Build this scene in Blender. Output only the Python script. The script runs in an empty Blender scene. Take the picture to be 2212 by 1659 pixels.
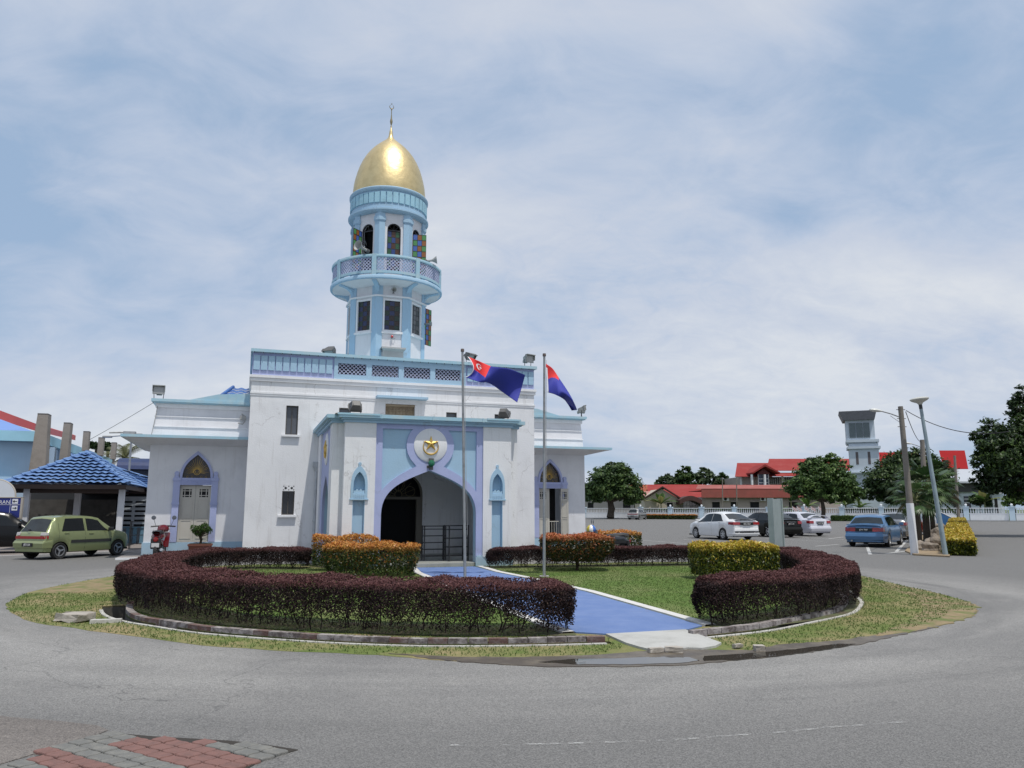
import bpy, bmesh, math, random
import numpy as np
from mathutils import Vector, Matrix, geometry
random.seed(7); RNG=np.random.default_rng(7)
R=math.radians; PI=math.pi
SC=bpy.context.scene; COL=SC.collection
# ---------------------------------------------------------------- camera model
F=1650.;HY=1100.;H=1.6;CX=1106.;CY=829.5
TH=math.atan((HY-CY)/F);tc,ts=math.cos(TH),math.sin(TH)
def ray(px,py):
    a=(px-CX)/F;b=(CY-py)/F
    return (a,tc-b*ts,ts+b*tc)
def G(px,py,z=0.):
    d=ray(px,py);t=(z-H)/d[2];return Vector((d[0]*t,d[1]*t,z))
def DY(px,py,Y):
    d=ray(px,py);t=Y/d[1];return Vector((d[0]*t,Y,H+d[2]*t))
cd=bpy.data.cameras.new('camera');cam=bpy.data.objects.new('camera',cd);COL.objects.link(cam)
cam.location=(0,0,H);cam.rotation_euler=(PI/2+TH,0,0);cd.sensor_width=36;cd.lens=F/2212*36
cd.clip_start=.05;cd.clip_end=5000;SC.camera=cam
SC.render.resolution_x=1024;SC.render.resolution_y=768
EXPO=0.0;SUN=3.2
SC.view_settings.view_transform='Standard';SC.view_settings.look='None';SC.view_settings.exposure=EXPO;SC.view_settings.gamma=1
# ---------------------------------------------------------------- sun + sky
A=R(19.1); ME=Vector((math.cos(A),math.sin(A),0)); MN=Vector((math.sin(A),-math.cos(A),0))
sd=(MN*1+ME*.27+Vector((0,0,2.8))).normalized()
elev=math.asin(sd.z); azi=math.atan2(sd.x,sd.y)
sl=bpy.data.lights.new('sun','SUN');so=bpy.data.objects.new('sun',sl);COL.objects.link(so)
sl.energy=SUN;sl.angle=R(.6);sl.color=(1,.95,.87);so.rotation_euler=sd.to_track_quat('Z','Y').to_euler()
SKX,SKY_=3.1,1.4
W=bpy.data.worlds.new('World');SC.world=W;W.use_nodes=True
nt=W.node_tree;nd=nt.nodes;lk=nt.links;nd.clear()
def N(t,**k):
    n=nd.new(t)
    for a,b in k.items(): setattr(n,a,b)
    return n
out=N('ShaderNodeOutputWorld');bg=N('ShaderNodeBackground');bg.inputs[1].default_value=.1
sky=N('ShaderNodeTexSky',sky_type='NISHITA',sun_disc=False,sun_elevation=elev,sun_rotation=azi,air_density=1.0,dust_density=1.2,ozone_density=1.0)
tcn=N('ShaderNodeTexCoord');sep=N('ShaderNodeSeparateXYZ');lk.new(tcn.outputs['Generated'],sep.inputs[0])
def mth(op,a,b=None,c=None):
    n=N('ShaderNodeMath',operation=op)
    for i,v in enumerate((a,b,c)):
        if v is None: continue
        if isinstance(v,(int,float)): n.inputs[i].default_value=v
        else: lk.new(v,n.inputs[i])
    return n.outputs[0]
zz=mth('MAXIMUM',sep.outputs[2],0.0);zp=mth('ADD',zz,.42)
comb=N('ShaderNodeCombineXYZ');lk.new(mth('DIVIDE',sep.outputs[0],zp),comb.inputs[0]);lk.new(mth('DIVIDE',sep.outputs[1],zp),comb.inputs[1])
mp=N('ShaderNodeMapping');mp.inputs['Rotation'].default_value=(0,0,R(-28));mp.inputs['Scale'].default_value=(1.5,2.3,1);mp.inputs['Location'].default_value=(SKX,SKY_,0);lk.new(comb.outputs[0],mp.inputs[0])
def noise(vec,sc,det,ro,dist=0):
    n=N('ShaderNodeTexNoise');n.inputs['Scale'].default_value=sc;n.inputs['Detail'].default_value=det;n.inputs['Roughness'].default_value=ro;n.inputs['Distortion'].default_value=dist;lk.new(vec,n.inputs[0]);return n.outputs['Fac']
n1=noise(mp.outputs[0],.85,7,.55,.5);n2=noise(mp.outputs[0],3.4,8,.62,.7);n3=noise(mp.outputs[0],.38,3,.5,.2)
def mrange(v,a,b,c,d,sm=True):
    n=N('ShaderNodeMapRange');n.interpolation_type='SMOOTHSTEP' if sm else 'LINEAR'
    for i,x in enumerate((a,b,c,d)): n.inputs[1+i].default_value=x
    lk.new(v,n.inputs[0]);return n.outputs[0]
cov=mth('ADD',mth('MULTIPLY',n1,.50),mth('ADD',mth('MULTIPLY',n2,.17),mth('MULTIPLY',n3,.36)))
cf=mrange(cov,.40,.52,.80,.93)
ccol=N('ShaderNodeMix',data_type='RGBA');
cr0=N('ShaderNodeValToRGB');el=cr0.color_ramp.elements;el.new(.5);el.new(.3)
for e_,(x_,c_) in zip(sorted(el,key=lambda q:q.position),((.40,(.37,.51,.71)),(.46,(.48,.58,.745)),(.53,(.59,.65,.765)),(.63,(.73,.765,.82)))): e_.position=x_;e_.color=(*c_,1)
n4=noise(mp.outputs[0],7.5,9,.66,1.1);lk.new(mth('ADD',cov,mth('MULTIPLY',mth('MULTIPLY',mth('SUBTRACT',n4,.5),mrange(n3,.42,.62,0,1)),.14)),cr0.inputs[0]);sc0=N('ShaderNodeVectorMath',operation='SCALE');sc0.inputs['Scale'].default_value=10;lk.new(cr0.outputs[0],sc0.inputs[0])

mx=N('ShaderNodeMix',data_type='RGBA');lk.new(cf,mx.inputs[0]);lk.new(sky.outputs[0],mx.inputs[6]);lk.new(sc0.outputs[0],mx.inputs[7])
lk.new(mx.outputs[2],bg.inputs[0]);lk.new(bg.outputs[0],out.inputs[0])
# ---------------------------------------------------------------- materials
MATS={}
def mat(name,col,rough=.6,crack=0.,grime=0.,var=.0,vs=3.,bump=0.,bs=40.,metal=0.,col2=None,c2lo=.45,c2hi=.7,spec=None,coat=0.,streak=0.,trans=0.,coord='Object'):
    if name in MATS: return MATS[name]
    m=bpy.data.materials.new(name);m.use_nodes=True;t=m.node_tree;p=t.nodes['Principled BSDF'];L=t.links
    p.inputs['Base Color'].default_value=(*col,1);p.inputs['Roughness'].default_value=rough;p.inputs['Metallic'].default_value=metal
    if spec is not None: p.inputs['Specular IOR Level'].default_value=spec
    if coat: p.inputs['Coat Weight'].default_value=coat;p.inputs['Coat Roughness'].default_value=.05
    if trans: p.inputs['Transmission Weight'].default_value=trans
    tc_=t.nodes.new('ShaderNodeTexCoord');src=tc_.outputs[coord]
    cur=None
    if col2 is not None or var>0:
        n=t.nodes.new('ShaderNodeTexNoise');n.inputs['Scale'].default_value=vs;n.inputs['Detail'].default_value=7;n.inputs['Roughness'].default_value=.62;L.new(src,n.inputs[0])
        mr=t.nodes.new('ShaderNodeMapRange');mr.inputs[1].default_value=c2lo;mr.inputs[2].default_value=c2hi;L.new(n.outputs['Fac'],mr.inputs[0])
        mxx=t.nodes.new('ShaderNodeMix');mxx.data_type='RGBA';L.new(mr.outputs[0],mxx.inputs[0])
        mxx.inputs[6].default_value=(*col,1);c2=col2 if col2 is not None else tuple(c*(1-var) for c in col);mxx.inputs[7].default_value=(*c2,1)
        cur=mxx.outputs[2]
    if streak>0:
        mp_=t.nodes.new('ShaderNodeMapping');mp_.inputs['Scale'].default_value=(5,5,.35);L.new(src,mp_.inputs[0])
        n=t.nodes.new('ShaderNodeTexNoise');n.inputs['Scale'].default_value=1.6;n.inputs['Detail'].default_value=6;n.inputs['Roughness'].default_value=.7;L.new(mp_.outputs[0],n.inputs[0])
        mr=t.nodes.new('ShaderNodeMapRange');mr.inputs[1].default_value=.55;mr.inputs[2].default_value=.85;mr.inputs[4].default_value=streak;L.new(n.outputs['Fac'],mr.inputs[0])
        mxx=t.nodes.new('ShaderNodeMix');mxx.data_type='RGBA';L.new(mr.outputs[0],mxx.inputs[0])
        if cur: L.new(cur,mxx.inputs[6])
        else: mxx.inputs[6].default_value=(*col,1)
        mxx.inputs[7].default_value=(.30,.27,.24,1);cur=mxx.outputs[2]
    if crack>0 or grime>0:
        def layer(fac,c):
            global _q
            mxx=t.nodes.new('ShaderNodeMix');mxx.data_type='RGBA';L.new(fac,mxx.inputs[0])
            if cur: L.new(cur,mxx.inputs[6])
            else: mxx.inputs[6].default_value=(*col,1)
            mxx.inputs[7].default_value=(*c,1);return mxx.outputs[2]
        def mm(op,a,b):
            n=t.nodes.new('ShaderNodeMath');n.operation=op;n.use_clamp=True
            for i,v in enumerate((a,b)):
                if isinstance(v,(int,float)): n.inputs[i].default_value=v
                else: L.new(v,n.inputs[i])
            return n.outputs[0]
        def nz(sc,det=4,vec=None):
            n=t.nodes.new('ShaderNodeTexNoise');n.inputs['Scale'].default_value=sc;n.inputs['Detail'].default_value=det;n.inputs['Roughness'].default_value=.65;L.new(vec or src,n.inputs[0]);return n
        def mr_(v,a,b,c=0.,d=1.):
            n=t.nodes.new('ShaderNodeMapRange')
            for i,x in enumerate((a,b,c,d)): n.inputs[1+i].default_value=x
            L.new(v,n.inputs[0]);return n.outputs[0]
        if crack>0:
            dn=nz(1.8,6);va=t.nodes.new('ShaderNodeVectorMath');va.operation='MULTIPLY_ADD';L.new(dn.outputs['Color'],va.inputs[0]);va.inputs[1].default_value=(.9,.9,.9);L.new(src,va.inputs[2])
            v=t.nodes.new('ShaderNodeTexVoronoi');v.feature='DISTANCE_TO_EDGE';v.inputs['Scale'].default_value=.42;L.new(va.outputs[0],v.inputs[0])
            f=mm('MULTIPLY',mr_(v.outputs['Distance'],.0,.011,1.,0.),mr_(nz(.9,3).outputs['Fac'],.47,.58));cur=layer(mm('MULTIPLY',f,crack),(.20,.18,.17))
            f2=mm('MULTIPLY',mr_(nz(2.3,9).outputs['Fac'],.60,.72),mr_(nz(.45,2).outputs['Fac'],.50,.62));cur=layer(mm('MULTIPLY',f2,crack*.75),(.36,.33,.31))
        if grime>0:
            sx=t.nodes.new('ShaderNodeSeparateXYZ');L.new(src,sx.inputs[0]);f=mm('MULTIPLY',mr_(sx.outputs[2],.75,.0),mr_(nz(2.2,6).outputs['Fac'],.35,.65));cur=layer(mm('MULTIPLY',f,grime),(.33,.31,.27))
    if cur: L.new(cur,p.inputs['Base Color'])
    if bump>0:
        n=t.nodes.new('ShaderNodeTexNoise');n.inputs['Scale'].default_value=bs;n.inputs['Detail'].default_value=5;L.new(src,n.inputs[0])
        b=t.nodes.new('ShaderNodeBump');b.inputs['Strength'].default_value=bump;b.inputs['Distance'].default_value=.02;L.new(n.outputs['Fac'],b.inputs['Height']);L.new(b.outputs[0],p.inputs['Normal'])
    MATS[name]=m;return m
def leafmat(name,stops,rough=.5,tr=.25,tip=None):
    if name in MATS: return MATS[name]
    m=bpy.data.materials.new(name);m.use_nodes=True;t=m.node_tree;p=t.nodes['Principled BSDF'];L=t.links
    a=t.nodes.new('ShaderNodeAttribute');a.attribute_name='rnd'
    cr=t.nodes.new('ShaderNodeValToRGB');L.new(a.outputs['Fac'],cr.inputs[0]);e=cr.color_ramp.elements
    while len(e)<len(stops): e.new(.5)
    for i,(x,c) in enumerate(stops): e[i].position=x;e[i].color=(*c,1)
    cur=cr.outputs[0]
    if tip:
        a2=t.nodes.new('ShaderNodeAttribute');a2.attribute_name='tip'
        c2=t.nodes.new('ShaderNodeValToRGB');L.new(a.outputs['Fac'],c2.inputs[0]);e=c2.color_ramp.elements
        while len(e)<len(tip): e.new(.5)
        for i,(x,c) in enumerate(tip): e[i].position=x;e[i].color=(*c,1)
        mm=t.nodes.new('ShaderNodeMix');mm.data_type='RGBA';L.new(a2.outputs['Fac'],mm.inputs[0]);L.new(cur,mm.inputs[6]);L.new(c2.outputs[0],mm.inputs[7]);cur=mm.outputs[2]
    L.new(cur,p.inputs['Base Color']);p.inputs['Roughness'].default_value=rough;p.inputs['Specular IOR Level'].default_value=.35
    if tr>0:
        tb=t.nodes.new('ShaderNodeBsdfTranslucent');L.new(cur,tb.inputs[0]);ms=t.nodes.new('ShaderNodeMixShader');ms.inputs[0].default_value=tr
        L.new(p.outputs[0],ms.inputs[1]);L.new(tb.outputs[0],ms.inputs[2]);L.new(ms.outputs[0],t.nodes['Material Output'].inputs[0])
    MATS[name]=m;return m
# ---------------------------------------------------------------- objects
def setp(o,label=None,cat=None,group=None,kind=None):
    if label: o['label']=label
    if cat: o['category']=cat
    if group: o['group']=group
    if kind: o['kind']=kind
    return o
def thing(name,label,cat,loc=(0,0,0),rz=0.,group=None):
    o=bpy.data.objects.new(name,None);o.empty_display_size=.2;COL.objects.link(o)
    o.location=loc;o.rotation_euler=(0,0,rz);return setp(o,label,cat,group)
def dup(root,loc,rz=None,label=None):
    r=root.copy();COL.objects.link(r);r.location=loc
    if rz is not None: r.rotation_euler=(0,0,rz)
    if label: r['label']=label
    def rec(src,dst):
        for ch in list(src.children):
            c=ch.copy();COL.objects.link(c);c.parent=dst;c.matrix_parent_inverse=Matrix();rec(ch,c)
    rec(root,r);return r
class M:
    def __init__(s): s.v=[];s.f=[];s.mi=[];s.T=Matrix()
    def add(s,vs,fs,mi=0):
        o=len(s.v);T=s.T;s.v+= [tuple(T@Vector(p)) for p in vs];s.f+=[tuple(i+o for i in f) for f in fs];s.mi+=[mi]*len(fs);return s
    def box(s,x0,x1,y0,y1,z0,z1,mi=0):
        return s.add([(x0,y0,z0),(x1,y0,z0),(x1,y1,z0),(x0,y1,z0),(x0,y0,z1),(x1,y0,z1),(x1,y1,z1),(x0,y1,z1)],
         [(0,3,2,1),(4,5,6,7),(0,1,5,4),(1,2,6,5),(2,3,7,6),(3,0,4,7)],mi)
    def cb(s,c,d,mi=0,rot=None):
        hx,hy,hz=[k/2 for k in d];vs=[(x,y,z) for z in(-hz,hz) for x,y in((-hx,-hy),(hx,-hy),(hx,hy),(-hx,hy))]
        if rot is not None: vs=[rot@Vector(p) for p in vs]
        vs=[(p[0]+c[0],p[1]+c[1],p[2]+c[2]) for p in vs]
        return s.add(vs,[(0,3,2,1),(4,5,6,7),(0,1,5,4),(1,2,6,5),(2,3,7,6),(3,0,4,7)],mi)
    def tube(s,pts,r,n=8,mi=0,cap=True):
        pts=[Vector(p) for p in pts];rs=r if isinstance(r,(list,tuple)) else [r]*len(pts);vs=[];fs=[]
        for i,p in enumerate(pts):
            d=(pts[min(i+1,len(pts)-1)]-pts[max(i-1,0)]).normalized()
            a=d.cross(Vector((0,0,1)));a=a.normalized() if a.length>.05 else Vector((1,0,0));b=d.cross(a).normalized()
            for k in range(n):
                t=2*PI*k/n;vs.append(p+(a*math.cos(t)+b*math.sin(t))*rs[i])
        for i in range(len(pts)-1):
            for k in range(n):
                k2=(k+1)%n;fs.append((i*n+k,i*n+k2,(i+1)*n+k2,(i+1)*n+k))
        if cap: fs.append(tuple(range(n-1,-1,-1)));fs.append(tuple(range((len(pts)-1)*n,len(pts)*n)))
        return s.add(vs,fs,mi)
    def lathe(s,prof,n=32,c=(0,0),mi=0,a0=0.,a1=2*PI,axis='z',c3=None):
        full=abs(a1-a0-2*PI)<1e-6;m=n if full else n+1;vs=[];fs=[]
        for r,z in prof:
            for k in range(m):
                t=a0+(a1-a0)*k/n
                if axis=='z': vs.append((c[0]+r*math.cos(t),c[1]+r*math.sin(t),z))
                elif axis=='y': vs.append((c3[0]+r*math.cos(t),c3[1]+z,c3[2]+r*math.sin(t)))
                else: vs.append((c3[0]+z,c3[1]+r*math.cos(t),c3[2]+r*math.sin(t)))
        for i in range(len(prof)-1):
            for k in range(n):
                k2=(k+1)%m;fs.append((i*m+k,i*m+k2,(i+1)*m+k2,(i+1)*m+k))
        return s.add(vs,fs,mi)
    def prism(s,poly,z0,z1,mi=0):
        n=len(poly);vs=[(x,y,z0) for x,y in poly]+[(x,y,z1) for x,y in poly]
        fs=[(i,(i+1)%n,n+(i+1)%n,n+i) for i in range(n)]
        for t in geometry.tessellate_polygon([[Vector((x,y,0)) for x,y in poly]]): fs+= [tuple(t),tuple(n+k for k in reversed(t))]
        return s.add(vs,fs,mi)
    def plate(s,outer,holes,y0,y1,mi=0,plane='xz',x=0):
        """polygon with holes in XZ, extruded from y0 to y1 (plane 'yz': coordinates are (y,z), extruded in x)"""
        loops=[outer]+list(holes);tri=geometry.tessellate_polygon([[Vector((a,b,0)) for a,b in l] for l in loops])
        flat=[p for l in loops for p in l];n=len(flat)
        mk=(lambda a,b,y:(a,y,b)) if plane=='xz' else ((lambda a,b,y:(y,a,b)) if plane=='yz' else (lambda a,b,y:(a,b,y)))
        vs=[mk(a,b,y0) for a,b in flat]+[mk(a,b,y1) for a,b in flat]
        fs=[tuple(t) for t in tri]+[tuple(n+k for k in reversed(t)) for t in tri];o=0
        for l in loops:
            m=len(l)
            for i in range(m): j=(i+1)%m;fs.append((o+i,o+j,n+o+j,n+o+i))
            o+=m
        return s.add(vs,fs,mi)
    def split(s,tol=.06):
        """separate pieces whose bounding boxes are more than tol apart"""
        par=list(range(len(s.v)))
        def fd(a):
            while par[a]!=a: par[a]=par[par[a]];a=par[a]
            return a
        for f in s.f:
            for i in f[1:]: par[fd(i)]=fd(f[0])
        g={}
        for i,f in enumerate(s.f): g.setdefault(fd(f[0]),[]).append(i)
        cl=[]
        for fl in g.values():
            P=[s.v[i] for k in fl for i in s.f[k]];cl.append([[min(p[a] for p in P) for a in range(3)],[max(p[a] for p in P) for a in range(3)],list(fl)])
        ch=True
        while ch:
            ch=False
            for i in range(len(cl)):
                for j in range(len(cl)-1,i,-1):
                    if all(cl[i][0][a]-tol<=cl[j][1][a] and cl[j][0][a]-tol<=cl[i][1][a] for a in range(3)):
                        cl[i]=[[min(cl[i][0][a],cl[j][0][a]) for a in range(3)],[max(cl[i][1][a],cl[j][1][a]) for a in range(3)],cl[i][2]+cl[j][2]];del cl[j];ch=True
        o=[]
        for _,_,fl in cl:
            m=M();mp_={}
            for k in sorted(fl):
                m.f.append(tuple(mp_.setdefault(i,len(mp_)) for i in s.f[k]));m.mi.append(s.mi[k])
            m.v=[s.v[i] for i in mp_];o.append(m)
        return o
    def build(s,name,mats,parent=None,smooth=False,fix=True,bevel=0,split=False,**kw):
        if split: return [m.build(name,mats,parent,smooth,fix,bevel,**kw) for m in s.split(.06 if split is True else split)][0]
        me=bpy.data.meshes.new(name);me.from_pydata(s.v,[],s.f)
        mats=mats if isinstance(mats,(list,tuple)) else [mats]
        for m in mats: me.materials.append(m)
        if len(mats)>1: me.polygons.foreach_set('material_index',s.mi)
        if fix:
            b=bmesh.new();b.from_mesh(me);bmesh.ops.recalc_face_normals(b,faces=b.faces);b.to_mesh(me);b.free()
        if smooth:
            me.polygons.foreach_set('use_smooth',[True]*len(me.polygons));
            try: me.set_sharp_from_angle(angle=R(35))
            except Exception: pass
        me.update();o=bpy.data.objects.new(name,me);COL.objects.link(o)
        if parent: o.parent=parent
        if bevel:
            md=o.modifiers.new('b','BEVEL');md.width=bevel;md.segments=2;md.limit_method='ANGLE';md.angle_limit=R(40)
        return setp(o,**kw)
def npmesh(name,V,k,mats,parent=None,attrs=None,mi=None,**kw):
    """V: (n*k,3) array of faces with k vertices each"""
    n=len(V)//k;me=bpy.data.meshes.new(name);me.vertices.add(n*k);me.vertices.foreach_set('co',np.ascontiguousarray(V,dtype=np.float32).ravel())
    me.loops.add(n*k);me.loops.foreach_set('vertex_index',np.arange(n*k,dtype=np.int32));me.polygons.add(n)
    me.polygons.foreach_set('loop_start',np.arange(0,n*k,k,dtype=np.int32))
    mats=mats if isinstance(mats,(list,tuple)) else [mats]
    for m in mats: me.materials.append(m)
    if mi is not None: me.polygons.foreach_set('material_index',mi.astype(np.int32))
    for an,av in (attrs or {}).items():
        a=me.attributes.new(an,'FLOAT','FACE');a.data.foreach_set('value',np.ascontiguousarray(av,dtype=np.float32))
    me.update(calc_edges=True);me.validate();o=bpy.data.objects.new(name,me);COL.objects.link(o)
    if parent: o.parent=parent
    return setp(o,**kw)
def leafV(C,Nn,S,asp=.5,bend=0.):
    n=len(C);Nn=Nn/np.maximum(np.linalg.norm(Nn,axis=1,keepdims=True),1e-6)
    r=RNG.normal(size=(n,3));t=np.cross(Nn,r);t/=np.maximum(np.linalg.norm(t,axis=1,keepdims=True),1e-6);b=np.cross(Nn,t);S=np.asarray(S).reshape(-1,1)
    V=np.empty((n,4,3));V[:,0]=C-t*S;V[:,1]=C+b*S*asp-t*S*.1;V[:,2]=C+t*S;V[:,3]=C-b*S*asp-t*S*.1;return V.reshape(-1,3)
def textmesh(s,size,font_extr=.002):
    c=bpy.data.curves.new('t','FONT');c.body=s;c.size=size;c.extrude=font_extr;c.align_x='CENTER';c.align_y='CENTER'
    o=bpy.data.objects.new('t',c);COL.objects.link(o);dg=bpy.context.evaluated_depsgraph_get();me=bpy.data.meshes.new_from_object(o.evaluated_get(dg));bpy.data.objects.remove(o);return me
def text(name,s,size,m,parent,Mx,kern=1.0):
    me=textmesh(s,size);me.materials.append(m);me.transform(Mx);o=bpy.data.objects.new(name,me);COL.objects.link(o);o.parent=parent;return o
def bez(p0,p1,p2,p3,n):
    return [tuple((1-t)**3*a+3*(1-t)**2*t*b+3*(1-t)*t*t*c+t**3*d for a,b,c,d in zip(p0,p1,p2,p3)) for t in [i/n for i in range(n+1)]]
def circ(cx,cy,r,n=24,a0=0,a1=2*PI,end=False): return [(cx+r*math.cos(a0+(a1-a0)*i/n),cy+r*math.sin(a0+(a1-a0)*i/n)) for i in range(n+(1 if end else 0))]
def smoothpath(P,sub=6):
    P=[Vector(p) for p in P];o=[]
    for i in range(len(P)-1):
        a=P[max(i-1,0)];b=P[i];c=P[i+1];d=P[min(i+2,len(P)-1)]
        for k in range(sub):
            t=k/sub;o.append(.5*((2*b)+(c-a)*t+(2*a-5*b+4*c-d)*t*t+(3*b-a-3*c+d)*t**3))
    o.append(P[-1]);return o
# palette
wh=mat('white_paint',(.74,.75,.77),.8,crack=.38,grime=.5,vs=1.1,col2=(.60,.61,.63),c2lo=.5,c2hi=.85,bump=.25,bs=26,streak=.5)
whc=mat('white_trim',(.76,.77,.79),.75,var=.1,vs=2,bump=.12,bs=20,streak=.25)
lb=mat('light_blue_paint',(.345,.515,.665),.75,crack=.3,grime=.4,vs=1.6,col2=(.33,.49,.62),bump=.18,bs=24)
lb2=mat('light_blue_gutter',(.33,.53,.64),.6,vs=3,col2=(.42,.55,.60),bump=.1,bs=20,streak=.3)
lv=mat('lavender_paint',(.385,.43,.66),.75,crack=.3,grime=.4,vs=1.6,col2=(.33,.38,.60),bump=.18,bs=24)
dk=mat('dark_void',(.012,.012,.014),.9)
dkm=mat('dark_metal',(.03,.03,.035),.5)
blk=mat('black_plastic',(.02,.02,.022),.4)
gold=mat('gold_leaf',(.70,.56,.30),.42,metal=.9,vs=2.5,col2=(.58,.46,.24),bump=.5,bs=5)
gpaint=mat('gold_paint',(.62,.42,.12),.4,metal=.5)
cream=mat('cream_door_paint',(.50,.48,.43),.6,var=.08)
conc=mat('concrete',(.36,.36,.35),.9,vs=4,col2=(.27,.27,.26),bump=.3,bs=30)
steel=mat('galvanised_pole',(.30,.31,.32),.45,metal=.3,var=.3,vs=6)
# ================================================================ GROUND
def asphalt(name,c1,c2,c3,warm=None):
    m=bpy.data.materials.new(name);m.use_nodes=True;t=m.node_tree;p=t.nodes['Principled BSDF'];L=t.links
    tc_=t.nodes.new('ShaderNodeTexCoord');s=tc_.outputs['Object']
    def ns(sc,det,ro,dist=0):
        n=t.nodes.new('ShaderNodeTexNoise');n.inputs['Scale'].default_value=sc;n.inputs['Detail'].default_value=det;n.inputs['Roughness'].default_value=ro;n.inputs['Distortion'].default_value=dist;L.new(s,n.inputs[0]);return n.outputs['Fac']
    def mx(f,a,b,lo=None,hi=None,mode='MIX'):
        if lo is not None:
            r=t.nodes.new('ShaderNodeMapRange');r.inputs[1].default_value=lo;r.inputs[2].default_value=hi;L.new(f,r.inputs[0]);f=r.outputs[0]
        n=t.nodes.new('ShaderNodeMix');n.data_type='RGBA';n.blend_type=mode
        if isinstance(f,float): n.inputs[0].default_value=f
        else: L.new(f,n.inputs[0])
        for i,v in ((6,a),(7,b)):
            if isinstance(v,tuple): n.inputs[i].default_value=(*v,1)
            else: L.new(v,n.inputs[i])
        return n.outputs[2]
    big=mx(ns(.22,6,.62,.8),c1,c2,.40,.60)
    med=mx(ns(.9,6,.65,.3),big,c3,.56,.8)
    off_=t.nodes.new('ShaderNodeMapping');off_.inputs['Location'].default_value=(.4,-16.5,0);off_.inputs['Scale'].default_value=(.9,1,0);L.new(s,off_.inputs[0])
    ln=t.nodes.new('ShaderNodeVectorMath');ln.operation='LENGTH';L.new(off_.outputs[0],ln.inputs[0])
    an=t.nodes.new('ShaderNodeVectorMath');an.operation='NORMALIZE';L.new(off_.outputs[0],an.inputs[0])
    sx=t.nodes.new('ShaderNodeVectorMath');sx.operation='SCALE';sx.inputs['Scale'].default_value=1.4;L.new(an.outputs[0],sx.inputs[0])
    cz=t.nodes.new('ShaderNodeCombineXYZ');L.new(ln.outputs['Value'],cz.inputs[2]);ad=t.nodes.new('ShaderNodeVectorMath');L.new(sx.outputs[0],ad.inputs[0]);L.new(cz.outputs[0],ad.inputs[1])
    n=t.nodes.new('ShaderNodeTexNoise');n.inputs['Scale'].default_value=1.1;n.inputs['Detail'].default_value=5;n.inputs['Roughness'].default_value=.6;L.new(ad.outputs[0],n.inputs[0])
    med=mx(n.outputs['Fac'],med,tuple(c*1.16 for c in c1),.5,.72);med=mx(n.outputs['Fac'],tuple(c*.86 for c in c2),med,.3,.45)
    v=t.nodes.new('ShaderNodeTexVoronoi');v.inputs['Scale'].default_value=115;L.new(s,v.inputs[0])
    sp=t.nodes.new('ShaderNodeSeparateColor');L.new(v.outputs['Color'],sp.inputs[0])
    lr=t.nodes.new('ShaderNodeMapRange');lr.interpolation_type='SMOOTHSTEP';lr.inputs[1].default_value=9.0;lr.inputs[2].default_value=11.6;lr.inputs[3].default_value=0;lr.inputs[4].default_value=1;L.new(ln.outputs['Value'],lr.inputs[0])
    med=mx(lr.outputs[0],med,tuple(c*.84 for c in c2)) if name=='asphalt' else med
    agg=mx(sp.outputs[0],(.58,.58,.58),(1.42,1.41,1.39),.05,.95)
    fin=mx(.75,med,agg,mode='MULTIPLY')
    fn=ns(38,3,.6);fin=mx(fn,fin,tuple(c*.45 for c in c1),.60,.78)
    fin=mx(ns(1.7,9,.78,.9),fin,(.36,.35,.33),.66,.76)
    fin=mx(ns(2.6,8,.7,1.2),fin,tuple(c*.55 for c in c1),.67,.75)
    cd_=t.nodes.new('ShaderNodeTexNoise');cd_.inputs['Scale'].default_value=.8;cd_.inputs['Detail'].default_value=7;L.new(s,cd_.inputs[0])
    va=t.nodes.new('ShaderNodeVectorMath');va.operation='MULTIPLY_ADD';L.new(cd_.outputs['Color'],va.inputs[0]);va.inputs[1].default_value=(2,2,2);L.new(s,va.inputs[2])
    vc=t.nodes.new('ShaderNodeTexVoronoi');vc.feature='DISTANCE_TO_EDGE';vc.inputs['Scale'].default_value=.16;L.new(va.outputs[0],vc.inputs[0])
    cr_=t.nodes.new('ShaderNodeMapRange');cr_.inputs[1].default_value=.0;cr_.inputs[2].default_value=.0022;cr_.inputs[3].default_value=.55;cr_.inputs[4].default_value=0.;L.new(vc.outputs['Distance'],cr_.inputs[0])
    fin=mx(cr_.outputs[0],fin,(.07,.07,.07))
    L.new(fin,p.inputs['Base Color']);p.inputs['Roughness'].default_value=.85;p.inputs['Specular IOR Level'].default_value=.3
    b=t.nodes.new('ShaderNodeBump');b.inputs['Strength'].default_value=.4;b.inputs['Distance'].default_value=.01;L.new(v.outputs['Distance'],b.inputs['Height']);L.new(b.outputs[0],p.inputs['Normal'])
    return m
asp=asphalt('asphalt',(.235,.231,.224),(.185,.183,.180),(.275,.268,.256))
asp_r=asphalt('reddish_asphalt',(.205,.185,.170),(.17,.155,.145),(.235,.215,.195))
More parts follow.
